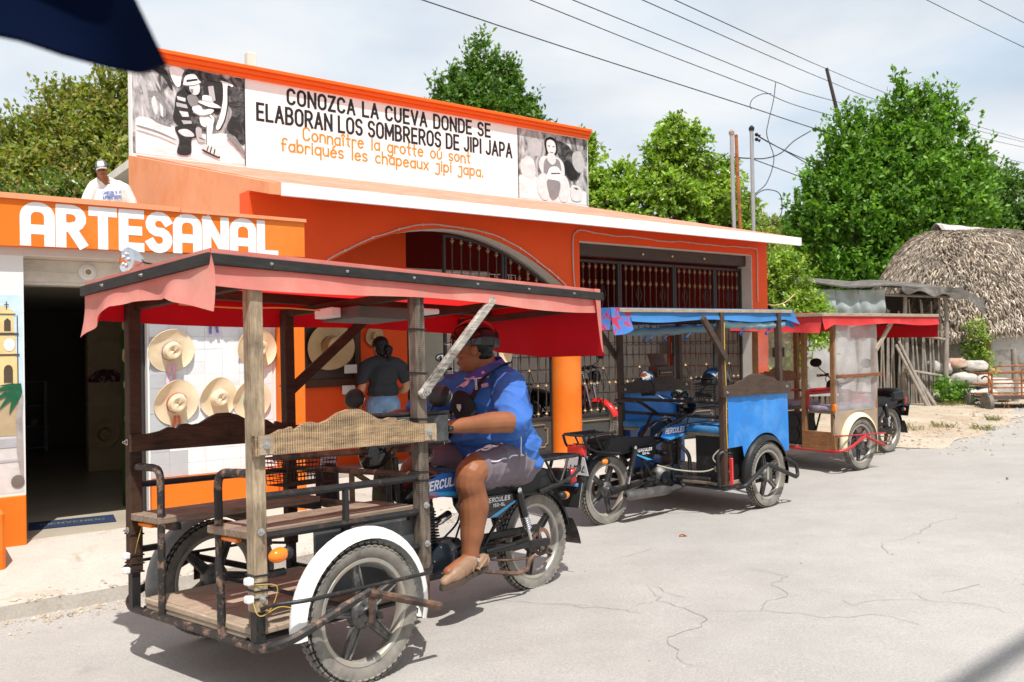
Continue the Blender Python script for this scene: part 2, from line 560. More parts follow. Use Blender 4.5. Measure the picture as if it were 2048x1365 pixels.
ENGINE = mat('engine_alloy', (.055, .055, .057), .4, .6, var=.25, sc_=20, c2=(.20, .185, .165), f2=.58, sc2=12)
TREAD = mat('tread_groove_rubber', (.035, .033, .031), .9, var=.2, sc_=14)
TYRE = mat('dusty_rubber', (.13, .12, .107), .85, var=.15, sc_=14, c2=(.26, .235, .20), f2=.50, w2=.16, sc2=9, bump=.3, bs=60)
CHIPPED = mat('chipped_black_tube', (.032, .029, .028), .5, .2, var=.2, sc_=14, c2=(.26, .165, .115), f2=.57, w2=.06, sc2=16, bump=.3, bs=90)
BLACKP = mat('black_plastic', (.018, .018, .018), .45, var=.2, sc_=8, c2=(.07, .065, .06), f2=.66, sc2=6, bump=.1)
BLACKG = mat('gloss_black', (.010, .010, .011), .14, var=.1, bump=0, coat=.6)
VINYL = mat('black_vinyl_seat', (.016, .016, .017), .42, var=.15, bump=.2, bs=120)
REDP = mat('red_paint', (.55, .018, .015), .3, var=.08, bump=0, coat=.4)
REDLENS = mat('red_lens', (.62, .03, .03), .2, var=.12, sc_=30, bump=.1, coat=.5)
AMBER = mat('amber_lens', (.85, .20, .012), .2, var=.1, sc_=30, bump=.1, coat=.5)
BLUEP = mat('blue_paint', (.022, .13, .45), .25, var=.05, bump=0, coat=.5)
BLUEL = mat('light_blue_paint', (.05, .33, .62), .25, var=.05, bump=0, coat=.5)
WHITEP = mat('white_fender_paint', (.78, .77, .74), .35, var=.05, sc_=5, c2=(.42, .27, .17), f2=.70, w2=.05, sc2=7, bump=.1)
PLATE_W = mat('plate_white', (.70, .72, .73), .4, var=.05)
PLATE_T = mat('plate_blue', (.10, .30, .55), .4, var=.2, sc_=60)
LETTER_BLACK = mat('black_lettering', (.018, .018, .020), .6, var=.15, sc_=9, bump=0)
LETTER_ORANGE = mat('orange_lettering', (.80, .23, .02), .6, var=.08, sc_=9, bump=0)
LETTER_WHITE = mat('white_lettering', (.82, .81, .80), .6, var=.04, sc_=9, bump=0)
LETTER_RED = mat('red_lettering', (.60, .04, .04), .4, bump=0)
BOLT = mat('zinc_bolt', (.52, .52, .50), .35, .9, var=.15, sc_=30, bump=0)
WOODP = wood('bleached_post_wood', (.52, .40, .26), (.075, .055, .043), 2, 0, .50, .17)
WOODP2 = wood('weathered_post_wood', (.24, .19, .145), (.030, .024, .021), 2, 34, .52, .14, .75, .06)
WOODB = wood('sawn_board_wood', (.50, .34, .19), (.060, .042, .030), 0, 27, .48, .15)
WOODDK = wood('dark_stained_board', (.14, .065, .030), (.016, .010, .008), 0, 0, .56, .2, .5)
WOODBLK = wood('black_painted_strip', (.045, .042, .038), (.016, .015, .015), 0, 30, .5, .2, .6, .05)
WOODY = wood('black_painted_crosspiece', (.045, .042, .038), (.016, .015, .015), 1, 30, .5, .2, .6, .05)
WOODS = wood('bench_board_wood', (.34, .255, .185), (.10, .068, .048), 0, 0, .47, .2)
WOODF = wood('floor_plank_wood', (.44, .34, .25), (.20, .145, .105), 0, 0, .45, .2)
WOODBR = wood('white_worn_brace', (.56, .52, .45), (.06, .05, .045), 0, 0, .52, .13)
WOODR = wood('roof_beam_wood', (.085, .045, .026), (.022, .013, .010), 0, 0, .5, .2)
STICK = wood('weathered_stick', (.42, .37, .31), (.17, .14, .115), 2, 0, .5, .2)
PALEWOOD = wood('pale_strip_wood', (.46, .37, .27), (.22, .165, .12), 0, 0, .45, .2)
HONEY = wood('honey_post_wood', (.36, .19, .085), (.15, .07, .03), 2, 0, .5, .2, .5)
HONEYX = wood('honey_board_wood', (.30, .12, .05), (.13, .05, .022), 0, 0, .5, .2, .5)
BROWNX = wood('brown_board_wood', (.11, .070, .050), (.040, .025, .019), 0, 0, .5, .2, .6)
BROWNZ = wood('brown_post_wood', (.11, .068, .048), (.040, .025, .019), 2, 0, .5, .2, .6)
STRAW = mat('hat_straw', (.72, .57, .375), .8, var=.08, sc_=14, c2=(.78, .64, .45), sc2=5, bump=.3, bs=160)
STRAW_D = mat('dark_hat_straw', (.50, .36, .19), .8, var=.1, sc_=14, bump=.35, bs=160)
SKIN = mat('tan_skin', (.255, .098, .044), .46, var=.14, sc_=9, c2=(.17, .060, .028), f2=.62, w2=.15, sc2=5, bump=.15, bs=110)
SKIN2 = mat('light_brown_skin', (.48, .25, .15), .5, var=.06, sc_=9, bump=.1, bs=110)
HAIR = mat('black_hair', (.009, .008, .008), .4, var=.3, sc_=50, bump=.5, bs=150)
EYE = mat('eye_dark', (.01, .008, .006), .2, bump=0)
WIRE = mat('cable_black', (.02, .02, .022), .5, bump=0)
# ================================================================== lettering drawn with strokes
def arc(cx, cy, rx, ry, a0, a1, n=7):
    return [(cx + rx * math.cos(R(a0 + (a1 - a0) * i / n)), cy + ry * math.sin(R(a0 + (a1 - a0) * i / n))) for i in range(n + 1)]
G = {}
G['C'] = (.56, [arc(.28, .72, .28, .28, 20, 180) + arc(.28, .28, .28, .28, 180, 340)])
G['O'] = (.58, [arc(.29, .72, .29, .28, 0, 180) + arc(.29, .28, .29, .28, 180, 360) + [(.58, .72)]])
G['N'] = (.58, [[(0, 0), (0, 1), (.58, 0), (.58, 1)]])
G['Z'] = (.52, [[(0, 1), (.52, 1), (0, 0), (.52, 0)]])
G['A'] = (.60, [[(0, 0), (.30, 1), (.60, 0)], [(.12, .32), (.48, .32)]])
G['a_box'] = (.62, [[(0, 0), (0, .72)] + arc(.28, .72, .28, .28, 180, 90) + arc(.34, .72, .28, .28, 90, 0) + [(.62, 0)], [(0, .36), (.62, .36)]])
G['L'] = (.48, [[(0, 1), (0, 0), (.48, 0)]])
G['U'] = (.56, [[(0, 1), (0, .28)] + arc(.28, .28, .28, .28, 180, 360) + [(.56, 1)]])
G['E'] = (.48, [[(.48, 1), (0, 1), (0, 0), (.48, 0)], [(0, .5), (.42, .5)]])
G['V'] = (.58, [[(0, 1), (.29, 0), (.58, 1)]])
G['D'] = (.56, [[(0, 0), (0, 1), (.26, 1)] + arc(.26, .70, .30, .30, 80, 0) + arc(.26, .30, .30, .30, 0, -90) + [(0, 0)]])
G['S'] = (.52, [arc(.26, .75, .26, .25, 20, 250, 9) + arc(.26, .26, .26, .26, 70, -160, 9)])
G['R'] = (.56, [[(0, 0), (0, 1), (.28, 1)] + arc(.28, .74, .26, .26, 80, -90) + [(0, .48)], [(.26, .48), (.56, 0)]])
G['B'] = (.54, [[(0, 0), (0, 1), (.26, 1)] + arc(.26, .76, .24, .24, 80, -90) + [(0, .52)], [(.26, .52)] + arc(.26, .26, .28, .26, 80, -90) + [(0, 0)]])
G['M'] = (.72, [[(0, 0), (0, 1), (.36, .25), (.72, 1), (.72, 0)]])
G['J'] = (.42, [[(.42, 1), (.42, .24)] + arc(.20, .24, .22, .24, 0, -160)])
G['I'] = (.02, [[(.01, 0), (.01, 1)]])
G['P'] = (.52, [[(0, 0), (0, 1), (.27, 1)] + arc(.27, .73, .25, .27, 80, -90) + [(0, .46)]])
G['T'] = (.56, [[(0, 1), (.56, 1)], [(.28, 1), (.28, 0)]])
G['8'] = (.50, [arc(.25, .75, .23, .24, -90, 270, 12), arc(.25, .26, .25, .25, 90, 450, 12)])
G['1'] = (.22, [[(0, .8), (.18, 1), (.18, 0)]])
G['5'] = (.48, [[(.46, 1), (.04, 1), (.02, .55)] + arc(.23, .30, .25, .30, 100, -150, 9)])
G['0'] = (.50, [arc(.25, .5, .25, .5, 0, 360, 14)])
G['-'] = (.3, [[(0, .45), (.3, .45)]])
x = .62
G['o'] = (.52, [arc(.26, .31, .26, .31, 0, 360, 12)])
G['n'] = (.46, [[(0, 0), (0, x)], [(0, .36)] + arc(.23, .36, .23, .26, 170, 0, 6) + [(.46, 0)]])
G['a'] = (.48, [arc(.24, .30, .24, .30, 60, 330, 10), [(.48, x), (.48, 0)]])
G['î'] = (.16, [[(.08, 0), (.08, x)], [(-.06, .76), (.08, .92), (.22, .76)]])
G['i'] = (.06, [[(.03, 0), (.03, x)], [(.03, .80), (.03, .87)]])
G['t'] = (.36, [[(.16, 1), (.16, .1), (.3, 0)], [(0, x), (.36, x)]])
G['r'] = (.34, [[(0, 0), (0, x)], [(0, .34)] + arc(.2, .36, .2, .26, 170, 40, 5)])
G['e'] = (.50, [[(.02, .33), (.49, .36)] + arc(.25, .31, .25, .31, 12, 320, 10)])
G['é'] = (.50, [[(.02, .33), (.49, .36)] + arc(.25, .31, .25, .31, 12, 320, 10), [(.2, .76), (.38, .98)]])
G['l'] = (.06, [[(.03, 0), (.03, 1)]])
G['g'] = (.50, [arc(.25, .31, .25, .31, 50, 360, 10), [(.5, x), (.5, -.14)] + arc(.25, -.14, .25, .2, 0, -150, 6)])
G['ú'] = (.46, [[(0, x), (0, .22)] + arc(.23, .22, .23, .22, 180, 360, 6) + [(.46, x)], [(.18, .76), (.34, .98)]])
G['u'] = (.46, G['ú'][1][:1] + [[(.46, x), (.46, 0)]])
G['s'] = (.40, [arc(.2, .46, .19, .16, 30, 260, 7) + arc(.2, .15, .2, .15, 80, -150, 7)])
G['f'] = (.40, [arc(.28, .82, .18, .18, 30, 180, 5) + [(.10, 0)], [(0, .55), (.34, .55)]])
G['b'] = (.50, [[(0, 1), (0, 0)], arc(.25, .31, .25, .31, 170, -170, 10)])
G['q'] = (.50, [arc(.25, .31, .25, .31, 40, 360, 10), [(.5, x), (.5, -.34)]])
G['c'] = (.44, [arc(.25, .31, .25, .31, 50, 310, 9)])
G['h'] = (.46, [[(0, 0), (0, 1)], [(0, .36)] + arc(.23, .36, .23, .26, 170, 0, 6) + [(.46, 0)]])
G['p'] = (.50, [[(0, x), (0, -.34)], arc(.25, .31, .25, .31, 170, -170, 10)])
G['x'] = (.44, [[(0, 0), (.44, x)], [(0, x), (.44, 0)]])
G['j'] = (.34, [[(.05, x), (.34, x), (.34, -.1)] + arc(.12, -.1, .22, .24, 0, -150, 6)])
G['.'] = (.06, [[(.03, 0), (.03, .08)]])
def ribbon(mb, pts, w, fn, k):
    """flat stroke of width w through 2-D points, mapped by fn(x, y, lift)"""
    P = [V((p[0], p[1])) for p in pts]
    P = [p for i, p in enumerate(P) if i == 0 or (p - P[i - 1]).length > 1e-5]
    L, Rr = [], []
    for i, p in enumerate(P):
        a = (p - P[i - 1]) if i else (P[1] - p)
        b = (P[i + 1] - p) if i < len(P) - 1 else a
        a = a.normalized(); b = b.normalized()
        na, nb = V((-a.y, a.x)), V((-b.y, b.x))
        m = (na + nb)
        m = m.normalized() if m.length > 1e-4 else na
        q = w / 2 / max(.45, m.dot(na))
        if i == 0: p = p - a * w * .42
        if i == len(P) - 1: p = p + a * w * .42
        L.append(p + m * q); Rr.append(p - m * q)
    z = .0015 + .0004 * k
    vs = [fn(p.x, p.y, z) for p in L] + [fn(p.x, p.y, z) for p in Rr]
    n = len(P)
    mb.add(vs, [(n + i, n + i + 1, i + 1, i) for i in range(n - 1)])
def text(mb, s, fn, h, w, width=None, gap=.2, space=.42, wob=0, subs={}):
    """s written from x=0; h letter height, w stroke width, width fits the whole line"""
    adv, X = [], 0
    for ch in s:
        if ch == ' ': X += space; adv.append(None); continue
        g = G[subs.get(ch, ch)]
        adv.append(X); X += g[0] + gap
    tot = X - gap
    kx = (width / tot) if width else h
    r = random.Random(len(s))
    for ch, a in zip(s, adv):
        if a is None: continue
        jy = r.uniform(-wob, wob); 
        k_ = 0
        for st in G[subs.get(ch, ch)][1]:
            pts = [V(((a + p[0]) * kx, (p[1] + jy) * h)) for p in st]
            run = [pts[0]]
            for i in range(1, len(pts)):
                run.append(pts[i])
                if i < len(pts) - 1:
                    d1, d2 = pts[i] - pts[i - 1], pts[i + 1] - pts[i]
                    if d1.length > 1e-5 and d2.length > 1e-5 and d1.angle(d2) > 1.0:
                        ribbon(mb, run, w, fn, k_); k_ += 1; run = [pts[i]]
            ribbon(mb, run, w, fn, k_); k_ += 1
    return tot * kx

# ================================================================== ground
def frange(a, b, d):
    n = max(1, int(round((b - a) / d)))
    return [a + (b - a) * i / n for i in range(n + 1)]
def sheet(name, T, S, zf, m, kind='structure', sm=60):
    mb = MB()
    vs = []
    for t in T:
        for s in S(t): vs.append(W(t, s, zf(t, s)))
    ns = len(S(T[0]))
    fs = [(i * ns + j, (i + 1) * ns + j, (i + 1) * ns + j + 1, i * ns + j + 1) for i in range(len(T) - 1) for j in range(ns - 1)]
    mb.add(vs, fs)
    o = mb.build(name, m, None, sm, None, kind)
    return o
def road_mat():
    m, t, b, o = base_mat('worn_concrete_road')
    c = t.nodes.new('ShaderNodeTexCoord')
    vec = c.outputs['Object']
    big = noise_(t, vec, .55, 7, .62, .3)
    mid = noise_(t, vec, 3.2, 7, .7)
    fine = noise_(t, vec, 95, 4, .7)
    cl = ramp(t, big, .3, .72, (.322, .300, .275), (.392, .368, .340))
    cl = mixc(t, 1.0, cl, ramp(t, mid, .3, .7, (.92,) * 3, (1.06,) * 3), 'MULTIPLY')
    cl = mixc(t, 1.0, cl, ramp(t, fine, .25, .75, (.72,) * 3, (1.26,) * 3), 'MULTIPLY')
    vo = nn(t, 'ShaderNodeTexVoronoi', Scale=120)
    t.links.new(vec, vo.inputs['Vector'])
    cl = mixc(t, ramp(t, vo.outputs['Distance'], .12, .22, (.55,) * 3, (0,) * 3), cl, (.56, .53, .48))
    # long rubbed streaks along the road and a few dark oil spots
    mp = t.nodes.new('ShaderNodeMapping'); mp.inputs['Rotation'].default_value = (0, 0, -FA); mp.inputs['Scale'].default_value = (.25, 1.6, 1)
    t.links.new(vec, mp.inputs['Vector'])
    cl = mixc(t, ramp(t, noise_(t, mp.outputs[0], 1.4, 6, .6), 48e-2, .75, (0,) * 3, (.22,) * 3), cl, (.27, .262, .25))
    cl = mixc(t, ramp(t, noise_(t, vec, 2.1, 3, .5), .70, .75, (0,) * 3, (.2,) * 3), cl, (.12, .115, .11))
    t.links.new(cl, b.inputs['Base Color'])
    b.inputs['Roughness'].default_value = .82
    bump_(t, b, fine, .5, .004)
    return m
def walk_mat():
    m, t, b, o = base_mat('dusty_pavement')
    vec = t.nodes.new('ShaderNodeTexCoord').outputs['Object']
    cl = ramp(t, noise_(t, vec, .9, 8, .65, .4), .3, .7, (.40, .36, .30), (.52, .49, .435))
    cl = mixc(t, ramp(t, noise_(t, vec, 3.5, 8, .7, .6), .55, .72), cl, (.35, .28, .20))
    cl = mixc(t, 1.0, cl, ramp(t, noise_(t, vec, 60, 4, .7), .25, .75, (.84,) * 3, (1.14,) * 3), 'MULTIPLY')
    t.links.new(cl, b.inputs['Base Color']); b.inputs['Roughness'].default_value = .85
    bump_(t, b, noise_(t, vec, 30, 6, .7), .4, .006)
    return m
def dirt_mat():
    m, t, b, o = base_mat('sandy_dirt')
    vec = t.nodes.new('ShaderNodeTexCoord').outputs['Object']
    cl = ramp(t, noise_(t, vec, .6, 8, .65, .4), .35, .65, (.40, .30, .205), (.50, .435, .345))
    cl = mixc(t, ramp(t, noise_(t, vec, 2.2, 8, .75, .6), .5, .72), cl, (.27, .19, .12))
    cl = mixc(t, ramp(t, noise_(t, vec, 14, 6, .75), .58, .7), cl, (.55, .50, .42))
    cl = mixc(t, 1.0, cl, ramp(t, noise_(t, vec, 70, 4, .7), .25, .75, (.75,) * 3, (1.2,) * 3), 'MULTIPLY')
    t.links.new(cl, b.inputs['Base Color']); b.inputs['Roughness'].default_value = .9
    bump_(t, b, noise_(t, vec, 20, 8, .7), .7, .02)
    return m
ROAD, WALK, DIRT = road_mat(), walk_mat(), dirt_mat()
gm = MB(); gm.grid(lambda u, v: V((-900 + 1800 * u, -900 + 1800 * v, -.6)), 6, 6)
gm.build('ground', DIRT, None, 0, None, 'structure')
EDGE = [(-40, -1.0), (-5, -1.0), (4, -1.0), (4.66, -1.8), (10, -.8), (20, 1.5), (60, 14), (120, 40)]
def r_edge(t): return interp(t, EDGE)
sheet('road', frange(-40, -9, 2) + frange(-8.5, 6, .5) + frange(7, 30, 1) + frange(33, 120, 4),
      lambda t: [-30, -20, -14, -10, -8] + [-7 + i * .3 for i in range(16)] + [-2.3 + (r_edge(t) + 2.3) * i / 5 for i in range(1, 6)] if r_edge(t) < 3 else
      [-30, -20, -14, -10, -8] + [-7 + i * .3 for i in range(16)] + [-2.3 + (r_edge(t) + 2.3) * i / 5 for i in range(1, 6)], road_z, ROAD)
WEDGE = [(-30, -2.45), (-4.4, -2.42), (-3.6, -2.2), (-3.0, -1.75), (-2.5, -1.52), (0, -1.45), (4.25, -1.5)]
def w_edge(t):
    return interp(t, WEDGE) + (mnoise.noise(V((t * 2.2, 3.1, 0))) * .05 + mnoise.noise(V((t * 9, 1.1, 0))) * .022) * interp(t, [(-3.4, 1), (-2.4, 1.4)])
def walk_z(t, s):
    e = w_edge(t)
    u = max(0, min(1, (s - e) / (-1.22 - e) if t < -3.2 else (s - e) / (0 - e)))
    lo = road_z(t, e) + interp(t, [(-4.2, .085), (-3.0, .012), (5, .010)])
    hi = interp(t, [(-4.1, .055), (-3.4, .02), (5, .015)])
    return lo + (hi - lo) * u + .006 * mnoise.noise(V((t * 3, s * 3, 0)))
wT = frange(-30, -8, 2) + frange(-7.8, 4.25, .08)
sheet('pavement', wT, lambda t: [w_edge(t) - .005] + [w_edge(t) + (.6 - w_edge(t)) * i / 10 for i in range(11)],
      lambda t, s: (road_z(t, s) - .05) if s < w_edge(t) - .002 else walk_z(t, s), WALK, sm=40)
VEDGE = [(4.1, -1.45), (4.66, -2.2), (6, -1.98), (10, -1.15), (20, 1.2), (60, 13.4), (120, 38)]
def v_edge(t): return interp(t, VEDGE) + mnoise.noise(V((t * 1.1, 7, 0))) * .18 + mnoise.noise(V((t * 5, 2, 0))) * .06
def dirt_z(t, s):
    e = v_edge(t)
    return road_z(t, min(s, e)) + .006 + min(.05, max(0, (s - e)) * .03) + .015 * mnoise.noise(V((t * .9, s * .9, 4)))
sheet('dirt_verge', frange(4.05, 30, .25) + frange(31, 120, 3), lambda t: [v_edge(t) + (1 - math.cos(i / 16 * PI / 2)) * 60 for i in range(17)], dirt_z, DIRT)
# hairline cracks: thin ribbons a little darker than the concrete, laid just above it
CRACK = mat('crack_line', (.25, .215, .17), .95, var=.3, sc_=20)
CRACKS = [[(-3.19,-4.43),(-3.31,-4.59),(-3.37,-4.71),(-3.43,-4.75),(-3.42,-4.84),(-3.44,-4.95),(-3.46,-5.06),(-3.5,-5.18),(-3.62,-5.21),(-3.74,-5.22),(-3.82,-5.22),(-3.88,-5.25),(-3.97,-5.38),(-4.04,-5.46),(-4.08,-5.57),(-4.1,-5.62)],[(-3.86,-4.33),(-3.83,-4.41),(-3.79,-4.53),(-3.73,-4.61),(-3.7,-4.69),(-3.67,-4.78),(-3.67,-4.91)],[(-3.43,-4.75),(-3.52,-4.72),(-3.63,-4.71)],[(-3.37,-5.07),(-3.29,-5.16),(-3.18,-5.24),(-3.16,-5.31),(-3.08,-5.42),(-3.06,-5.54),(-2.95,-5.62),(-2.84,-5.69),(-2.8,-5.8),(-2.83,-5.87),(-2.81,-5.97)],[(-3.18,-5.24),(-3.01,-5.17),(-2.89,-5.17),(-2.79,-5.17),(-2.73,-5.01),(-2.67,-4.96),(-2.47,-4.91),(-2.47,-4.77),(-2.47,-4.67),(-2.47,-4.55)],[(-2.84,-3.76),(-2.65,-3.74),(-2.49,-3.7),(-2.35,-3.67),(-2.23,-3.68)],[(-2.78,-5.53),(-2.68,-5.53),(-2.57,-5.57),(-2.45,-5.67),(-2.37,-5.79),(-2.32,-5.91),(-2.28,-6.01),(-2.31,-6.09),(-2.29,-6.17)],[(-2.3,-5.6),(-2.37,-5.69),(-2.37,-5.79)],[(-2.74,-5.56),(-2.73,-5.49),(-2.71,-5.35)],[(-1.21,-4.8),(-1.06,-4.84),(-0.74,-4.82),(-0.44,-4.76),(-0.28,-4.68),(-0.01,-4.74),(0.23,-4.64)],[(-1.21,-4.8),(-1.41,-4.93),(-1.57,-5.13)],[(0.3,-4.6),(0.44,-4.72),(0.77,-4.92)],[(-3.18,-4.47),(-3.23,-4.62),(-3.27,-4.77),(-3.26,-4.86)],[(-2.21,-5.74),(-2.12,-5.73),(-1.94,-5.76),(-1.8,-5.79)],[(3.75,-2.04),(4.1,-2.31),(4.42,-2.76),(4.84,-3.26)],[(-4.39,-3.89),(-4.23,-3.86),(-4.09,-3.86),(-4.07,-3.94),(-4.02,-4.06),(-3.95,-4.19),(-3.88,-4.32),(-3.8,-4.43),(-3.74,-4.61)],[(-4.02,-3.51),(-4.06,-3.67),(-4.12,-3.72),(-4.09,-3.86)],[(-4.2,-3.74),(-4.12,-3.72)]]
for ci, c in enumerate(CRACKS):
    mb = MB(); r = random.Random(ci)
    P = []
    for (a, b) in zip(c, c[1:]):
        n = max(2, int(math.hypot(b[0] - a[0], b[1] - a[1]) / .06))
        for i in range(n):
            u = i / n
            P.append((a[0] + (b[0] - a[0]) * u + r.uniform(-.018, .018), a[1] + (b[1] - a[1]) * u + r.uniform(-.018, .018)))
    L = []
    for i, (t, s) in enumerate(P):
        t2, s2 = P[min(i + 1, len(P) - 1)]; t1, s1 = P[max(0, i - 1)]
        d = V((t2 - t1, s2 - s1)).normalized()
        w = (.0012 + .0020 * abs(mnoise.noise(V((t * 7, s * 7, ci))))) * min(1, .35 + 3 * i / len(P), .35 + 3 * (len(P) - i) / len(P))
        L.append((W(t - d.y * w, s + d.x * w, road_z(t, s) + .004), W(t + d.y * w, s - d.x * w, road_z(t, s) + .004)))
    mb.add([p for q in L for p in q], [(2 * i, 2 * i + 1, 2 * i + 3, 2 * i + 2) for i in range(len(L) - 1)])
    mb.build('road_crack', CRACK, None, 0, None, 'structure')

# ================================================================== the shop on the left
BR = (0, 0, FA)
shop = thing('shop', 'low craft shop with an orange ARTESANAL fascia and a dark open doorway', 'shop', O3, BR)
F = -1.22
MUR = mat('mural_plaster', (.74, .73, .70), .7, var=.05, sc_=3, c2=(.60, .59, .57), f2=.65, sc2=2, bump=.3, bs=50)
mb = MB(); mb.b2(-10, -6.05, F, F + .2, .40, 2.08); mb.build('wall', MUR, shop)
mb = MB(); mb.b2(-10, -6.05, F - .012, F + .21, -.1, .40, .006); mb.build('wall_base', ORANGE, shop)
mb = MB(); mb.b2(-9.5, -6.235, -1.74, F - .013, -.12, .385, .02); mb.build('plinth', ORANGE, shop)
FH = -.98
mb = MB(); mb.b2(-6.05, -5.17, FH, FH + .2, 1.895, 2.08); mb.build('lintel', CREAM, shop)
mb = MB(); mb.b2(-10, -4.13, F + .001, FH - .001, 2.081, 2.089); mb.build('soffit', CREAM, shop, 0)
mb = MB(); mb.b2(-6.048, -4.13, FH - .015, FH - .001, 1.915, 2.08, .004); mb.build('soffit_band', CREAM, shop)
mb = MB(); mb.b2(-5.17, -3.99, FH + .004, FH + .2, -.1, 2.08); mb.build('wall', WHITE, shop)
mb = MB(); mb.b2(-5.165, -4.13, FH - .06, FH + .003, -.1, .385, .01); mb.build('wall_base', ORANGE, shop)
mb = MB(); mb.b2(-4.125, -3.99, F - .073, FH + .2, -.1, 2.15, .008); mb.build('pier', ORANGE, shop)
mb = MB(); mb.prism([(-10, 2.09), (-3.985, 2.165), (-3.985, 2.455), (-10, 2.475)], (0, F + .14, 0), (1, 0, 0), (0, 0, 1), .22)
mb.build('fascia', ORANGE, shop)
mb = MB(); mb.prism([(-10, 2.478), (-5.0, 2.459), (-5.0, 2.497), (-10, 2.516)], (0, F + .17, 0), (1, 0, 0), (0, 0, 1), .27)
mb.prism([(-4.995, 2.458), (-3.975, 2.456), (-3.975, 2.482), (-4.995, 2.485)], (0, F + .17, 0), (1, 0, 0), (0, 0, 1), .27)
mb.build('coping', ORANGE_FADED, shop)
mb = MB(); mb.b2(-10, -4.0, FH + .21, 6.0, 1.98, 2.08); mb.b2(-10, -4.0, F + .001, FH + .209, 2.09, 2.15); mb.build('roof', GREYW, shop)
mb = MB(); fs_ = F - .08
text(mb, 'ARTESANAL', lambda a, b, k: V((-6.045 + a, fs_ - k, 2.172 + b)), .245, .068, 1.80, gap=.30, subs={'A': 'a_box'})
mb.build('lettering', LETTER_WHITE, shop, 0, rc=False)
# tiled panel where the hats hang: one tile at a time
TILEM = mat('white_wall_tile', (.76, .77, .78), .3, var=.06, sc_=5, c2=(.62, .63, .64), f2=.66, sc2=3, bump=.1)
TILEG = mat('grey_wall_tile', (.47, .48, .49), .3, var=.06, sc_=5, bump=.1)
tm = MB(); tm.box((0, 0, 0), (.1415, .012, .1008), None, .001)
tmw, tmg = tm.mesh('tile', TILEM, 0), tm.mesh('tile', TILEG, 0)
tr_ = random.Random(3)
for i in range(7):
    for j in range(16):
        o = obj('tile', tmg if (i == 0 and j < 11) or (i == 1 and j in (0, 1)) else tmw, shop)
        o.location = (-5.085 + i * .1425, FH - .006 + tr_.uniform(-.0012, .0012), .44 + j * .1015)
        o.rotation_euler = (tr_.uniform(-.008, .008), 0, tr_.uniform(-.008, .008))
# interior
mb = MB(); mb.b2(-6.05, -5.17, F + .12, FH + .2, -.02, .0615); mb.b2(-10, -4.0, FH + .2005, 6.0, -.02, .062); mb.build('floor', mat('shop_floor_tile', (.46, .40, .31), .25, var=.1, sc_=2, bump=.05), shop)
mb = MB(); mb.b2(-10, -4.1, 5.8, 5.95, .06, 2.0); mb.build('back_wall', DARKIN, shop)
mb = MB(); mb.b2(-10, -9.9, -1.0, 5.8, .06, 2.0); mb.build('side_wall', DARKIN, shop)
mb = MB(); mb.b2(-4.12, -4.0, -1.0, 5.8, .06, 2.0); mb.build('side_wall', DARKIN, shop)
mb = MB(); mb.b2(-4.98, -4.62, 2.30, 2.45, .063, 1.97, .01); mb.build('inner_pier', BEIGE_IN, shop)
mb = MB(); mb.b2(-5.168, -5.10, FH + .2, -.1, .063, 1.97); mb.build('door_reveal', GREEN_IN, shop)
mb = MB(); mb.tube([(-5.19, FH + .08, .065), (-5.19, FH + .08, 1.89)], .018, 8); mb.build('door_frame', DARK_METAL, shop)
# mural of a church tower and a palm (only its right end is in view): flat paint
def flat(parent, name, m, polys, s0, map_=None, lift=.002):
    mb = MB()
    for i, p in enumerate(polys):
        z = lift + .0003 * i
        mb.add([V((a, s0 - z, b)) for a, b in p], [tuple(range(len(p)))])
    return mb.build(name, m, parent, 0, rc=False)
PAINT = {}
def paint(c, var=.12):
    k = tuple(c)
    if k not in PAINT: PAINT[k] = mat('wall_paint', c, .7, var=var, sc_=9, c2=tuple(min(1, x * 1.12 + .01) for x in c), sc2=6, bump=.15, bs=60)
    return PAINT[k]
mural = obj('mural', MB().box((-8, F - .0012, 1.2), (3.7, .002, .001)).mesh('mural', paint((.6, .6, .58)), 0), shop)
flat(mural, 'painted_sky', paint((.52, .66, .76)), [[(-10, 1.0), (-6.06, 1.0), (-6.06, 1.80), (-10, 1.84)]], F, lift=.0015)
flat(mural, 'painted_ground', paint((.58, .57, .55)), [[(-10, .42), (-6.06, .42), (-6.06, .98), (-10, .98)]], F, lift=.0013)
TX = -6.092
flat(mural, 'painted_tower', paint((.70, .52, .24)), [
    [(-6.6, 1.17), (TX, 1.17), (TX, 1.36), (-6.6, 1.36)], [(-6.6, 1.36), (TX - .01, 1.36), (TX - .01, 1.38), (-6.6, 1.38)],
    [(-6.55, 1.39), (TX - .012, 1.39), (TX - .012, 1.52), (-6.55, 1.52)], [(-6.52, 1.54), (TX - .02, 1.54), (TX - .02, 1.66), (-6.52, 1.66)],
    [(-6.5, 1.67)] + [(-6.225 + .12 * math.cos(a), 1.67 + .055 * math.sin(a)) for a in [PI * (1 - i / 8) for i in range(9)]]], F, lift=.003)
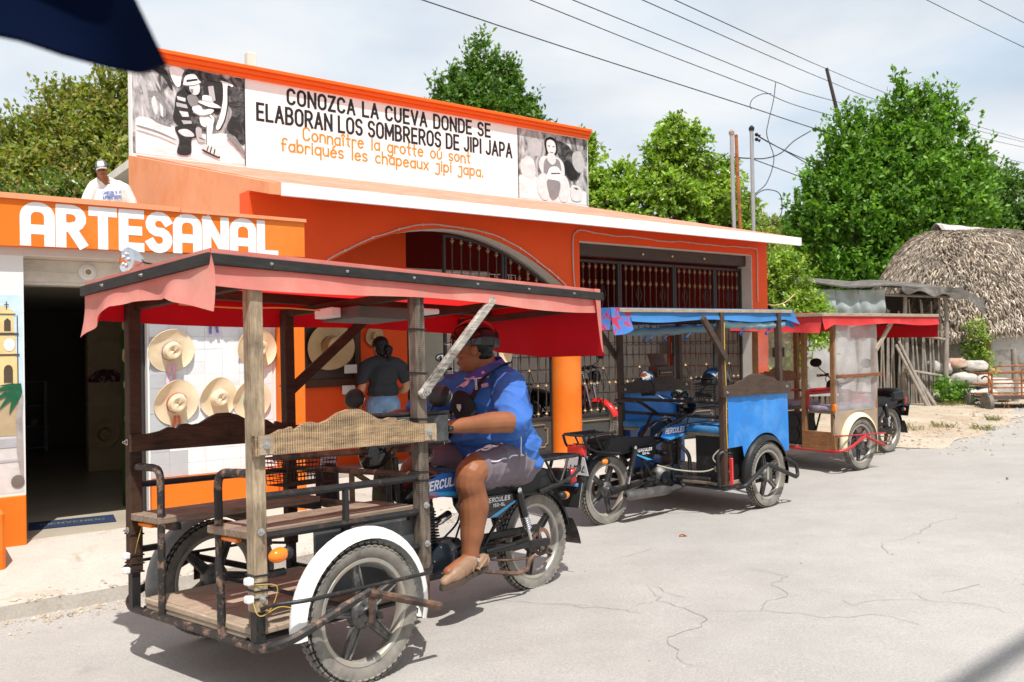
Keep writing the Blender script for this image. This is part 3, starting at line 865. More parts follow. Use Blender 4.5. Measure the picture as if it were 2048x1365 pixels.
flat(mural, 'painted_outline', paint((.08, .06, .04)), [
    [(TX - .085, 1.19), (TX - .03, 1.19), (TX - .03, 1.28)] + [(TX - .0575 + .0275 * math.cos(a), 1.28 + .035 * math.sin(a)) for a in [PI * i / 5 for i in range(6)]],
    [(TX - .185, 1.19), (TX - .13, 1.19), (TX - .13, 1.28), (TX - .1575, 1.315), (TX - .185, 1.28)],
    [(TX - .08, 1.55), (TX - .04, 1.55), (TX - .04, 1.62), (TX - .06, 1.64), (TX - .08, 1.62)],
    [(TX - .17, 1.55), (TX - .12, 1.55), (TX - .12, 1.62), (TX - .145, 1.645), (TX - .17, 1.62)],
    [(TX - .3, 1.378), (TX + .012, 1.378), (TX + .012, 1.390), (TX - .3, 1.390)], [(TX - .3, 1.522), (TX + .008, 1.522), (TX + .008, 1.536), (TX - .3, 1.536)],
    [(TX - .3, 1.662), (TX - .01, 1.662), (TX - .01, 1.671), (TX - .3, 1.671)],
    [(-6.159, 1.70), (-6.153, 1.70), (-6.153, 1.755), (-6.159, 1.755)], [(-6.17, 1.73), (-6.142, 1.73), (-6.142, 1.736), (-6.17, 1.736)],
    [(TX - .003, 1.17), (TX + .003, 1.17), (TX + .003, 1.66), (TX - .003, 1.66)]], F, lift=.005)
flat(mural, 'painted_clock', paint((.78, .78, .74)), [[(TX - .17 + .05 * math.cos(2 * PI * i / 14), 1.455 + .05 * math.sin(2 * PI * i / 14)) for i in range(14)],
    [(TX - .05 + .034 * math.cos(2 * PI * i / 14), 1.455 + .046 * math.sin(2 * PI * i / 14)) for i in range(14)]], F, lift=.006)
flat(mural, 'painted_wall', paint((.42, .33, .20)), [[(-7.5, .82), (TX, .82), (TX, 1.17), (-7.5, 1.17)]], F, lift=.0035)
flat(mural, 'painted_path', paint((.40, .40, .42)), [[(-7.5, .72), (TX + .02, .74), (TX + .02, .80), (-7.5, .80)], [(-7.5, .60), (TX, .64), (TX, .655), (-7.5, .62)], [(-6.45, .45), (-6.42, .45), (-6.5, .7), (-6.53, .7)]], F, lift=.0045)
flat(mural, 'painted_palm_trunk', paint((.34, .31, .29), .3), [[(-6.082, .52), (-6.062, .52), (-6.064, .70), (-6.068, .95), (-6.060, 1.10), (-6.082, 1.10), (-6.108, .92), (-6.104, .70)]], F, lift=.006)
flat(mural, 'painted_boulder', paint((.16, .13, .11)), [[(-6.10 + .042 * math.cos(2 * PI * i / 14), .50 + .045 * math.sin(2 * PI * i / 14)) for i in range(14)]], F, lift=.0075)
fr = []
for ang, L in ((150, .22), (170, .28), (192, .28), (212, .24), (125, .15), (236, .2)):
    a = R(ang); d = V((math.cos(a), math.sin(a))); n = V((-d.y, d.x)); c = V((-6.066, 1.12)); L *= .75
    q = [c, c + d * L * .5 + n * .022 + V((0, .02)), c + d * L + V((0, -.03)), c + d * L * .5 - n * .03]
    fr.append([(p.x, p.y) for p in q])
flat(mural, 'painted_palm_leaves', paint((.012, .10, .045), .3), fr, F, lift=.009)

# ================================================================== the orange building
bld = thing('orange_building', 'orange arcade building with a white edged sloping porch roof and painted sign wall', 'building', O3, BR)
def archz(t): return 2.715 - .21 * (t + 1.7) ** 2
# facade with a segmental arch and a gate opening
A0, A1 = -3.60, .06
def facade(s0, s1):
    mb = MB()
    n = 28
    T = [A0 + (A1 - A0) * i / n for i in range(n + 1)]
    top = 2.93
    for t0, t1 in zip(T, T[1:]):
        mb.add([(t0, s0, archz(t0)), (t1, s0, archz(t1)), (t1, s0, top), (t0, s0, top), (t0, s1, archz(t0)), (t1, s1, archz(t1)), (t1, s1, top), (t0, s1, top)],
               [(0, 1, 2, 3), (5, 4, 7, 6)])
    mb.b2(-3.98, A0, s0, s1, -.15, top)
    mb.b2(A1, .25, s0, s1, 1.9, top)
    mb.b2(.25, 3.70, s0, s1, 2.70, top)
    mb.b2(3.70, 4.06, s0, s1, -.15, top)
    return mb
facade(0, .26).build('facade', ORANGE_DEEP, bld, 0)
mb = MB(); n = 28; T = [A0 + (A1 - A0) * i / n for i in range(n + 1)]
for t0, t1 in zip(T, T[1:]):
    mb.add([(t0, .004, archz(t0) - .003), (t1, .004, archz(t1) - .003), (t1, .256, archz(t1) - .003), (t0, .256, archz(t0) - .003)], [(0, 1, 2, 3)])
mb.build('arch_soffit', GREYW, bld, 40)
mb = MB(); mb.b2(3.685, 3.699, .004, .256, -.1, 2.69); mb.b2(.252, 3.685, .004, .256, 2.688, 2.698); mb.build('gate_reveal', GREYW, bld, 0)
mb = MB(); mb.lathe([(.19, -.12), (.19, 1.2), (.188, 2.02)], (.10, .12, 0), (0, 0, 1), 28); mb.build('column', ORANGE, bld, 40)
# roof: sloping slab with white front edge, side wall, end wall
def zr(s): return 2.92 + (s + .55) * .2357            # top of the slab
mb = MB()
mb.prism([(-.52, zr(-.52) - .11), (4.67, zr(4.67) - .11), (4.67, zr(4.67)), (-.52, zr(-.52))], (-3.87, 0, 0), (0, 1, 0), (0, 0, 1), 8.02)
mb.build('roof', [SALMON], bld, 0)
mb = MB(); mb.b2(-3.872, 4.152, -.55, -.519, 2.805, 2.924, .004); mb.build('roof_edge', WHITE, bld)
mb = MB(); mb.prism([(-.02, 2.905), (.27, 2.905), (.27, zr(.27) - .112), (-.02, zr(-.02) - .112)], (-3.978, 0, 0), (0, 1, 0), (0, 0, 1), 8.03); mb.build('facade_top', ORANGE_DEEP, bld, 0)
mb = MB(); mb.prism([(.262, -.1), (4.66, -.1), (4.66, zr(4.66) - .02), (-.52, zr(-.52) - .004), (-.52, 2.815), (.02, 2.93), (.262, 2.93)], (-3.98, 0, 0), (0, 1, 0), (0, 0, 1), .108); mb.build('side_wall', ORANGE_FADED, bld, 0)
mb = MB(); mb.prism([(.262, -.1), (4.66, -.1), (4.66, zr(4.66) - .12), (.262, zr(.262) - .12)], (3.95, 0, 0), (0, 1, 0), (0, 0, 1), .11); mb.build('end_wall', ORANGE_DEEP, bld, 0)
mb = MB(); mb.b2(-3.9, 4.0, .26, 9.0, -.1, .03); mb.build('porch_floor', mat('porch_floor_cement', (.34, .30, .25), .7), bld, 0)
mb = MB(); mb.b2(-3.93, 4.66, 4.86, 9.4, 4.0, 4.12); mb.b2(-3.93, 4.66, 9.3, 9.5, -.1, 4.0); mb.build('rear_block', GREYW, bld, 0)
# interior of the porch
BLOCK = mat('cream_wall_block', (.70, .62, .52), .8, var=.08, sc_=4, bump=.3, bs=40)
mb = MB(); mb.b2(.12, 3.94, 1.95, 2.1, .03, 1.80); mb.build('back_wall', mat('mortar', (.30, .26, .21), .9), bld, 0)
bk = MB().box((0, 0, 0), (.385, .03, .185), None, .006).mesh('block', BLOCK, 0)
for j in range(9):
    for i in range(10):
        tt = .32 + i * .4 - (j % 2) * .2
        if tt < .3 or tt > 3.75: continue
        o = obj('block', bk, bld); o.location = (tt, 1.938 + rnd.uniform(-.004, .004), .125 + j * .198)
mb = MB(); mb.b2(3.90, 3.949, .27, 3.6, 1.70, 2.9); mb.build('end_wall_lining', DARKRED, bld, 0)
for j in range(8):
    for i in range(8):
        ss = .46 + i * .4 - (j % 2) * .2
        if ss > 1.85: continue
        o = obj('block', bk, bld); o.location = (3.935 + rnd.uniform(-.004, .004), ss, .125 + j * .198); o.rotation_euler = (0, 0, PI / 2)
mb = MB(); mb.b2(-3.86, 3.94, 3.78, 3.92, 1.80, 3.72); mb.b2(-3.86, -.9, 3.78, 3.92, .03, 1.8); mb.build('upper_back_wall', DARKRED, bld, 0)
mb = MB(); mb.b2(-.9, .1, 3.7, 3.85, .03, 1.8); mb.build('dark_doorway', DARKIN, bld, 0)
mb = MB(); mb.b2(-3.86, -1.65, 1.05, 1.15, .03, 2.9); mb.build('inner_wall', ORANGE_DEEP, bld, 0)
mb = MB(); mb.b2(-3.86, -2.2, 1.151, 3.7, 2.0, 2.1); mb.build('inner_ceiling', GREYW, bld, 0)
mb = MB(); mb.b2(-2.25, .0, 1.6, 1.7, 2.10, 2.42); mb.build('inner_beam', GREYW, bld, 0)
# sign wall
mb = MB(); mb.b2(-3.93, 4.66, 4.67, 4.85, zr(4.67) - .15, 5.53); mb.build('sign_wall', WHITE, bld, 0)
mb = MB()
for i, (d, z0, z1) in enumerate(((.05, 5.50, 5.56), (.09, 5.56, 5.62), (.13, 5.62, 5.675))): mb.b2(-3.95 - .002 * i, 4.68 + .002 * i, 4.67 - d, 4.87 + d * .3, z0, z1 - .001, .006)
mb.build('sign_cornice', mat('bright_orange_paint', (.82, .13, .012), .5, var=.06, sc_=3, bump=.15), bld)
SW = 4.67
def signline(s, t0, z0, h, w, width, m, **kw):
    mb = MB(); text(mb, s, lambda a, b, k: V((t0 + a, SW - k, z0 + b)), h, w, width, **kw)
    mb.build('lettering', m, bld, 0, rc=False)
signline('CONOZCA LA CUEVA DONDE SE', -1.63, 5.225, .225, .044, 3.88, LETTER_BLACK, space=.50, gap=.30)
signline('ELABORAN LOS SOMBREROS DE JIPI JAPA', -2.12, 4.905, .245, .044, 4.86, LETTER_BLACK, space=.40, gap=.29)
signline('Connaître la grotte où sont'.replace('ù', 'ú'), -1.38, 4.685, .20, .029, 3.18, LETTER_ORANGE, space=.62, gap=.22, wob=.03)
signline('fabriqués les chapeaux jipi japa.', -1.74, 4.475, .195, .029, 3.82, LETTER_ORANGE, space=.62, gap=.22, wob=.03)
# two black and white paintings on the sign wall
def greymat(a, b, s=3.0, lo=.35, hi=.65, st=(1, 1, 1)):
    m, t, bb, o = base_mat('brushed_grey_paint')
    v = coords(t, st)
    t.links.new(ramp(t, noise_(t, v, s, 7, .65, 1.6), lo, hi, (a,) * 3, (b,) * 3), bb.inputs['Base Color'])
    bb.inputs['Roughness'].default_value = .7
    return m
BRUSH = greymat(.04, .62, 2.2, .36, .66, (2.2, 1, .9))
BRUSHL = greymat(.52, .80, 1.4, .3, .6, (.8, 1, 2.2))
BRUSHK = greymat(.010, .10, 6, .55, .8, (1, 1, 2))
BRUSHD = greymat(.012, .20, 5, .45, .75)
GREYP = {k: paint((k, k, k)) for k in (.012, .10, .22, .42, .62, .80)}
def px_panel(name, x0, z0, kx, kz, shapes, bgm, rect):
    root = obj(name, MB().add([V((a, SW - .0015, b)) for a, b in rect], [(0, 1, 2, 3)]).mesh(name, bgm, 0), bld)
    for i, (nm, m, poly) in enumerate(shapes):
        P = [V((min(100, max(0, p.x)), min(100, max(0, p.y)), 0)) for p in sp([(a, b, 0) for a, b in poly], 4, True)] if len(poly) > 4 else [V((a, b, 0)) for a, b in poly]
        mb = MB(); mb.add([V((x0 + p.x * kx, SW - .0025 - .0006 * i, z0 - p.y * kz)) for p in P], [tuple(range(len(P)))])
        mb.build(nm, m, root, 0, rc=False)
    return root
g = GREYP
K, D2, M4, L6, W8 = BRUSHK, g[.22], g[.42], g[.62], g[.80]
lsh = [('painted_ground', BRUSHL, [(0, 63), (18, 62), (34, 66), (60, 70), (82, 66), (100, 76), (100, 100), (0, 100)]),
       ('painted_dark_side', BRUSHD, [(84, 4), (100, 6), (100, 74), (90, 68), (82, 60), (88, 40), (80, 26)]),
       ('painted_stroke', D2, [(10, 34), (19, 30), (26, 40), (28, 48), (25, 46), (20, 35), (12, 38)]), ('painted_stroke', D2, [(12, 58), (20, 62), (30, 65), (30, 67), (18, 64)]),
       ('painted_stroke', K, [(2, 2), (24, 4), (29, 10), (33, 26), (30, 24), (25, 14), (12, 6), (2, 5)]), ('painted_stroke', M4, [(4, 12), (10, 30), (12, 52), (9, 44), (5, 24)]), ('painted_stroke', M4, [(15, 8), (20, 20), (22, 28), (18, 22), (14, 12)]),
       ('painted_stroke', L6, [(14, 40), (17, 36), (19, 48), (18, 56), (15, 50)]), ('painted_stroke', L6, [(21, 42), (24, 46), (24, 58), (22, 56)]),
       ('painted_cave_mouth', W8, [(30, 2), (38, 0), (45, 5), (42, 14), (38, 22), (33, 16)]),
       ('painted_niche', BRUSHD, [(44, 2), (60, 0), (82, 4), (80, 16), (62, 30), (50, 32), (40, 26)]),
       ('painted_screen', K, [(62, 10), (79, 11), (78, 34), (74, 46), (66, 40), (61, 24)]), ('painted_stroke', M4, [(65, 16), (70, 14), (72, 30), (67, 34)]),
       ('painted_frame', W8, [(77, 7), (88, 9), (88, 12), (83.5, 12), (83, 32), (80, 50), (75, 62), (72, 61), (76, 46), (79, 28), (79, 11)]), ('painted_edge_line', K, [(83.6, 12), (84.5, 12), (84, 33), (81, 51), (76, 62.5), (75.3, 62), (80, 50), (83, 32)]),
       ('painted_body', K, [(36, 30), (42, 24), (50, 26), (56, 34), (60, 48), (62, 62), (52, 68), (40, 66), (33, 58), (34, 46)]),
       ('painted_rib', L6, [(36, 32), (44, 33), (44, 37), (37, 36)]), ('painted_rib', M4, [(35.5, 39), (45, 40), (46, 44), (36, 43.5)]), ('painted_rib', L6, [(38, 48), (46, 48), (47, 53), (41, 54)]), ('painted_rib', M4, [(40, 58), (50, 57), (50, 60), (42, 62)]),
       ('painted_shorts', BRUSHD, [(49, 50), (60, 49), (64, 60), (62, 66), (52, 66)]),
       ('painted_stool', K, [(34, 68), (38, 65), (52, 66), (54, 74), (49, 78), (48, 94), (36, 95), (38, 80)]), ('painted_stool_top', L6, [(37, 70), (44, 67), (50, 70), (51, 74), (42, 75)]),
       ('painted_far_foot', M4, [(53, 65), (58, 64), (59, 74), (62, 78), (55, 79)]), ('painted_strap', K, [(56, 74), (61, 76), (61, 77), (56, 75.2)]),
       ('painted_thigh', W8, [(57, 50), (64, 46), (70, 50), (69, 58), (64, 62), (58, 60)]), ('painted_leg_line', D2, [(60, 52), (65, 48.5), (68, 51), (67.5, 52), (64.5, 50)]),
       ('painted_shin', W8, [(63, 57), (69, 56), (68, 70), (67, 83), (63, 83), (63.5, 70)]), ('painted_leg_line', D2, [(62.4, 60), (63.4, 60), (63.4, 82), (62.4, 82)]),
       ('painted_foot', L6, [(60, 83), (67, 81), (72, 86), (75, 90), (74, 93), (68, 91), (60, 87)]), ('painted_sole', K, [(59, 87), (66, 90), (74, 93.4), (74.5, 92), (75.4, 93.5), (74, 95), (66, 92), (59, 89)]),
       ('painted_strap', K, [(64, 83), (65, 82.5), (63.5, 88.5), (62.5, 88)]), ('painted_strap', K, [(67, 83), (68, 83.2), (66.5, 90), (65.5, 89.6)]), ('painted_strap', K, [(70, 85), (71, 86), (70, 91.4), (69, 91)]),
       ('painted_sleeve', D2, [(46, 30), (53, 28), (57, 38), (50, 42), (46, 36)]),
       ('painted_arm', W8, [(50, 42), (57, 39), (60, 43), (66, 41), (70, 42), (66, 47), (58, 50), (52, 48)]), ('painted_arm_line', D2, [(51, 47), (58, 49.6), (66, 46.6), (66, 47.6), (58, 51), (51, 48.5)]),
       ('painted_hat_in_hands', W8, [(59, 33), (60, 27), (67, 27), (69, 33), (75, 36), (76, 39), (66, 40), (57, 37), (56, 34)]), ('painted_hat_band', M4, [(59, 32), (68, 32.4), (68.4, 34), (59, 33.6)]), ('painted_brim_line', K, [(56, 36), (66, 39), (76, 38.4), (76, 39.6), (66, 40.6), (56, 37.4)]),
       ('painted_hair', K, [(45, 18), (52, 17), (51, 24), (47, 26), (44, 22)]), ('painted_face', L6, [(48, 18), (56, 15), (57, 22), (55, 27), (51, 28), (48, 24)]), ('painted_face_shade', D2, [(48, 22), (51, 22), (51, 27), (49, 26)]),
       ('painted_hat', W8, [(42, 17), (44, 9), (51, 5), (54, 7), (56, 11), (58, 13), (53, 17), (46, 19), (42, 19)]), ('painted_hat_band', K, [(44.6, 13), (54.6, 9.6), (55.4, 11.6), (45, 15.6)]), ('painted_brim_line', D2, [(42, 18.6), (47, 18.4), (54, 16), (58, 12.8), (58, 13.8), (53, 17.4), (46, 19.8), (42, 19.8)]),
       ('painted_stroke', D2, [(84, 66), (92, 72), (99, 84), (98, 88), (90, 78), (82, 70)]), ('painted_stroke', D2, [(2, 70), (20, 74), (34, 80), (33, 81), (18, 76), (2, 72)]),
       ('painted_edge', g[.012], [(99, 0), (100, 0), (100, 100), (99, 100)])]
px_panel('painting', -3.88, 5.49, .0156, .0132, lsh, BRUSH, [(-3.92, 4.17), (-2.315, 4.17), (-2.315, 5.495), (-3.92, 5.495)])
rsh = [('painted_ground', BRUSHL, [(0, 70), (20, 66), (50, 74), (100, 80), (100, 100), (0, 100)]),
       ('painted_rock', BRUSHL, [(4, 48), (14, 38), (22, 44), (25, 60), (20, 70), (6, 66)]),
       ('painted_rock', g[.42], [(14, 20), (24, 10), (34, 18), (30, 34), (18, 36)]),
       ('painted_cave', BRUSHD, [(52, 10), (74, 14), (84, 34), (92, 48), (84, 66), (68, 60), (60, 36)]),
       ('painted_rock', g[.42], [(80, 24), (92, 20), (98, 40), (90, 52), (80, 42)]),
       ('painted_hair', g[.012], [(38, 12), (46, 5), (55, 9), (57, 24), (52, 33), (42, 32), (39, 24)]),
       ('painted_arms', g[.62], [(32, 38), (40, 34), (58, 34), (66, 44), (66, 62), (56, 70), (40, 68), (30, 52)]),
       ('painted_dress', g[.22], [(40, 38), (58, 37), (62, 54), (58, 70), (40, 70), (36, 54)]),
       ('painted_neck', g[.62], [(43, 30), (52, 30), (54, 40), (49, 46), (42, 40)]),
       ('painted_face', g[.62], [(41, 13), (47, 9), (53, 13), (54, 25), (48, 32), (42, 26)]),
       ('painted_eye', g[.10], [(43, 18), (46, 18), (46, 19.5), (43, 19.5)]), ('painted_eye', g[.10], [(49.5, 18), (52.5, 18), (52.5, 19.5), (49.5, 19.5)]), ('painted_mouth', g[.22], [(45, 27), (51, 27), (50, 28.5), (46, 28.5)]),
       ('painted_legs', g[.62], [(28, 66), (38, 60), (44, 76), (42, 97), (32, 97), (26, 80)]),
       ('painted_legs', g[.62], [(58, 64), (68, 60), (74, 76), (70, 97), (60, 97), (56, 80)]),
       ('painted_shadow', g[.012], [(66, 40), (74, 36), (82, 48), (86, 60), (76, 64), (70, 56)]),
       ('painted_hat', g[.80], [(42, 58), (46, 50), (56, 48), (62, 56), (66, 62), (54, 70), (40, 66)]),
       ('painted_hat_band', g[.10], [(46, 58), (60, 56), (61, 58), (47, 60.5)]),
       ('painted_straw', g[.22], [(40, 72), (50, 68), (60, 72), (56, 92), (46, 96)]),
       ('painted_pot', g[.62], [(76, 74), (84, 72), (91, 76), (92, 92), (84, 96), (76, 92)]),
       ('painted_pot_mouth', g[.10], [(79, 76), (84, 75), (88, 77), (84, 79)]),
       ('painted_edge', g[.012], [(0, 0), (.8, 0), (.8, 100), (0, 100)])]
px_panel('painting', 2.885, 5.48, .0172, .0131, rsh, BRUSH, [(2.885, 4.165), (4.645, 4.165), (4.645, 5.485), (2.885, 5.485)])
# rope lights clipped round the openings
ROPE = mat('rope_light_tube', (.55, .47, .42), .35, bump=0)
def rope(pts, label):
    P = [V((a, -.016, b)) + V((0, 0, mnoise.noise(V((a * 5, b * 5, 0))) * .010)) for a, _, b in sp([(a, 0, b) for a, b in pts], 8)]
    rt_ = thing('rope_light', label, 'rope light', O3, BR)
    MB().tube(P, .0085, 6).build('light_tube', ROPE, rt_, 60)
    cl = MB().box((0, 0, 0), (.016, .012, .03), None, .003).mesh('clip', BOLT, 0)
    for i in range(0, len(P), 5):
        o = obj('clip', cl, rt_); o.location = P[i] + V((0, .002, 0))
rope([(-3.5, 2.06)] + [(t, archz(t) + .035 + .012 * math.sin(t * 5)) for t in (-3.1, -2.6, -2.1, -1.7, -1.2, -.8, -.4, -.15)] + [(.03, 2.10), (.12, 1.97)], 'clear rope light clipped along the curve of the arch')
rope([(.16, 2.0), (.13, 2.3), (.13, 2.70), (.19, 2.81), (.32, 2.83), (.8, 2.80), (1.2, 2.81), (1.7, 2.785), (2.2, 2.80), (2.8, 2.79), (3.4, 2.80), (3.72, 2.795), (3.80, 2.74), (3.80, 2.3), (3.80, 2.0)], 'clear rope light clipped round the rectangular gate opening')

# ------------------------------------------------------------------ gates: frames, twisted bars, gold knobs, panels
def twisted(h, n=26):
    mb = MB()
    r = .0085
    vs = []
    for i in range(n + 1):
        a = i * .55
        for k in range(4):
            b = a + k * PI / 2
            vs.append((r * math.cos(b), r * math.sin(b), h * i / n))
    mb.add(vs, [(i * 4 + k, i * 4 + (k + 1) % 4, i * 4 + 4 + (k + 1) % 4, i * 4 + 4 + k) for i in range(n) for k in range(4)])
    return mb
knob = MB().lathe([(.0, -.032), (.013, -.030), (.010, -.018), (.026, 0), (.010, .020), (.014, .032), (.0, .036)], n=10).mesh('knob', GOLD, 50)
BARS = {}
def bar_mesh(h):
    k = round(h, 2)
    if k not in BARS: BARS[k] = twisted(k).mesh('bar', TWIST, 0)
    return BARS[k]
diam = MB().tube([(-.055, 0, 0), (0, 0, -.135), (.055, 0, 0), (0, 0, .135)], .009, 4, closed=True).mesh('diamond', DARK_METAL, 0)
def cscroll():
    a = [(.045 * math.cos(R(x)) - .052, 0, .045 * math.sin(R(x))) for x in range(-60, 300, 30)]
    return MB().tube(a, .005, 5)
scroll = MB().tube([(.05 * math.cos(R(x)), 0, .05 * math.sin(R(x))) for x in range(190, 350, 20)], .006, 5).mesh('scroll', TWIST, 40)
def gate_leaf(root, t0, t1, ts_, dia, top, s=.2, pz=.478, top_fn=None):
    mid = (t0 + t1) / 2
    w = .032
    for t in (t0 + w / 2, t1 - w / 2):
        tz = top_fn(t) if top_fn else top
        MB().b2(t - w / 2, t + w / 2, s - .02, s + .02, .04, tz, .003).build('stile', DARK_METAL, root)
    for z in (pz, .06) + (() if top_fn else (top - .02,)):
        MB().b2(t0 + w + .001, t1 - w - .001, s - .018, s + .018, z - .018, z + .018, .003).build('rail', DARK_METAL, root)
    MB().b2(t0 + w + .002, t1 - w - .002, s - .006, s + .006, .08, pz - .02).build('panel', GREY_PANEL, root, 0)
    a, b, c, d = t0 + .10, t1 - .10, .125, pz - .075
    q = .045
    pts = [(a + q, c), (b - q, c)] + [(b - q + q * (1 - math.cos(R(x))) , c + q * math.sin(R(x))) for x in (45, 90)] + [(b, d - q), (b - q, d - q), (b - q, d), (a + q, d), (a + q, d - q), (a, d - q), (a, c + q), (a + q, c + q)]
    MB().tube([(x_, s - .012, z_) for x_, z_ in pts], .010, 5, closed=True).build('ornament', GOLD, root, 40)
    for i, t in enumerate(ts_):
        z1 = (top_fn(t) if top_fn else top - .038)
        h = z1 - pz - .018
        o = obj('bar', bar_mesh(h), root); o.location = (t, s, pz + .018)
        for z in (pz + .055, .88, 2.21, z1 - .05):
            if z > z1 - .04: continue
            if i in dia and z in (.88, 2.21): z = z + (.19 if z < 1 else 0)
            k = obj('knob', knob, o); k.location = (0, 0, z - pz - .018)
        if i in dia:
            for z in (1.03 - .09, 2.06):
                if z + .1 < z1:
                    k = obj('diamond', diam, o); k.location = (0, -.012, z - pz - .018)
        if i + 1 < len(ts_) and z1 > 1.5:
            k = obj('scroll', scroll, o); k.location = ((ts_[i + 1] - t) / 2, -.004, 1.42 - pz - .018)
            k.scale = ((ts_[i + 1] - t) / .105, 1, 1)
gate = thing('folding_gate', 'wide four leaf iron gate with twisted bars and gold knobs in the rectangular opening', 'gate', O3, BR)
def lin(a, b, n): return [a + (b - a) * i / (n - 1) for i in range(n)]
gate_leaf(gate, .27, 1.12, lin(.37, 1.03, 7), (4,), 2.50)
gate_leaf(gate, 1.125, 2.19, lin(1.25, 2.07, 8), (2, 6), 2.50)
gate_leaf(gate, 2.195, 3.06, lin(2.30, 2.97, 7), (1, 5), 2.50)
gate_leaf(gate, 3.065, 3.675, lin(3.17, 3.58, 5), (2,), 2.50)
MB().b2(.255, 3.68, .10, .25, 2.535, 2.685, .005).build('head_beam', mat('dark_brown_beam', (.07, .05, .04), .6), gate)
for t in (1.47, 2.05, 2.72):
    o = MB().ell((0, 0, 0), .016, 10, 7).build('bulb', mat('warm_bulb_glass', (.75, .62, .35), .2, bump=0), gate); o.location = (t, .085, 2.60)
gate2 = thing('arch_gate', 'iron gate with twisted bars and gold knobs filling half of the arch', 'gate', O3, BR)
atop = lambda t: archz(t) - .05
gate_leaf(gate2, -1.66, -.80, lin(-1.53, -.90, 6), (2,), 2.4, top_fn=atop)
gate_leaf(gate2, -.79, -.06, lin(-.69, -.16, 5), (2,), 2.2, top_fn=atop)
MB().tube([(t, .2, archz(t) - .05) for t in lin(-1.66, .0, 18)], .018, 6).build('arched_rail', DARK_METAL, gate2, 40)

GRAVEL = mat('kerb_rubble_stone', (.40, .33, .25), .9, var=.2, sc_=20, island=.3, bump=.4)
def pebbles(name, n, fn, lo, hi, seed):
    rs = random.Random(seed); mb = MB()
    for i in range(n):
        t, s, z = fn(rs); r = lo + (hi - lo) * rs.random() ** 3
        c = W(t, s, z + r * .25); a = rs.uniform(0, 6.28)
        q = [V((math.cos(a + k * 1.257) * r * rs.uniform(.7, 1.2), math.sin(a + k * 1.257) * r * rs.uniform(.7, 1.2), rs.uniform(-.3, .1) * r)) for k in range(5)]
        o = len(mb.v); mb.v += [tuple(c + p) for p in q] + [tuple(c + V((0, 0, r * rs.uniform(.4, .8)))), tuple(c - V((0, 0, r * .6)))]
        fs = [(o + k, o + (k + 1) % 5, o + 5) for k in range(5)] + [(o + (k + 1) % 5, o + k, o + 6) for k in range(5)]
        mb.f += fs; mb.m += [0] * 10
    return mb.build(name, GRAVEL, None, 0, None, 'stuff', rc=False)
def kerb_pt(rs):
    t = rs.uniform(-9, -2.6); s = w_edge(t) + rs.gauss(-.09, .10); return t, s, (walk_z(t, s) if s > w_edge(t) else road_z(t, s))
o = pebbles('rubble', 2600, kerb_pt, .003, .019, 5); tag(o, 'broken concrete rubble along the foot of the pavement', 'rubble')
def verge_pt(rs):
    t = 4.3 + 9 * rs.random(); s = v_edge(t) + rs.gauss(.25, .5); return t, s, (dirt_z(t, s) if s > v_edge(t) else road_z(t, s))
o = pebbles('gravel', 1300, verge_pt, .005, .035, 6); tag(o, 'loose gravel along the edge of the dirt verge', 'gravel')
def road_pt(rs):
    t = rs.uniform(-7, 8); s = rs.uniform(-8, -2.5); return t, s, road_z(t, s)
o = pebbles('grit', 420, road_pt, .003, .010, 7); tag(o, 'scattered grit on the road', 'grit')
# ================================================================== the three motorcycle taxis
G['H'] = (.54, [[(0, 0), (0, 1)], [(.54, 0), (.54, 1)], [(0, .5), (.54, .5)]])
def tyre_mesh(r=.30, w=.080):
    mb = MB()
    L = [(r - .074, -.024), (r - .060, -.034), (r - .036, -w / 2), (r - .018, -w / 2 + .003)]
    mb.lathe(L, (0, 0, 0), (0, 1, 0), 64); mb.lathe([(a, -b) for a, b in reversed(L)], (0, 0, 0), (0, 1, 0), 64)
    mb.f = [f for f in mb.f if len(f) == 4]; mb.m = [0] * len(mb.f)
    mb.cur = 1
    n0 = len(mb.f)
    mb.lathe([(r - .018, -w / 2 + .003), (r - .010, -.026), (r - .006, 0), (r - .010, .026), (r - .018, w / 2 - .003)], (0, 0, 0), (0, 1, 0), 64)
    mb.f = mb.f[:n0] + [f for f in mb.f[n0:] if len(f) == 4]; mb.m = mb.m[:n0] + [1] * (len(mb.f) - n0)
    mb.cur = 0
    n = 52
    for k in range(n):
        for row, (y, ln, wd, rr) in enumerate(((-.008, .022, .013, r - .003), (.008, .022, .013, r - .003), (-.0245, .024, .016, r - .0075), (.0245, .024, .016, r - .0075), (-.0365, .020, .008, r - .020), (.0365, .020, .008, r - .020))):
            a = 2 * PI * (k + (0, .5, .25, .75, .25, .75)[row]) / n
            mb.box(V((math.cos(a) * rr, y, math.sin(a) * rr)), (.008, wd, ln), Matrix.Rotation(-a, 3, 'Y') @ Matrix.Rotation((0, 0, .5, -.5, .95, -.95)[row], 3, 'Z'))
    return mb.mesh('tyre', [TYRE, TREAD], 40, rc=False)
def rim_mesh(m=None):
    mb = MB()
    prof = [(.206, -.020), (.212, -.027), (.226, -.029), (.230, -.025), (.222, -.018), (.218, 0), (.222, .018), (.230, .025), (.226, .029), (.212, .027), (.206, .020), (.202, 0)]
    mb.lathe(prof + [prof[0]], (0, 0, 0), (0, 1, 0), 56)
    return mb.mesh('rim', ALLOY, 40)
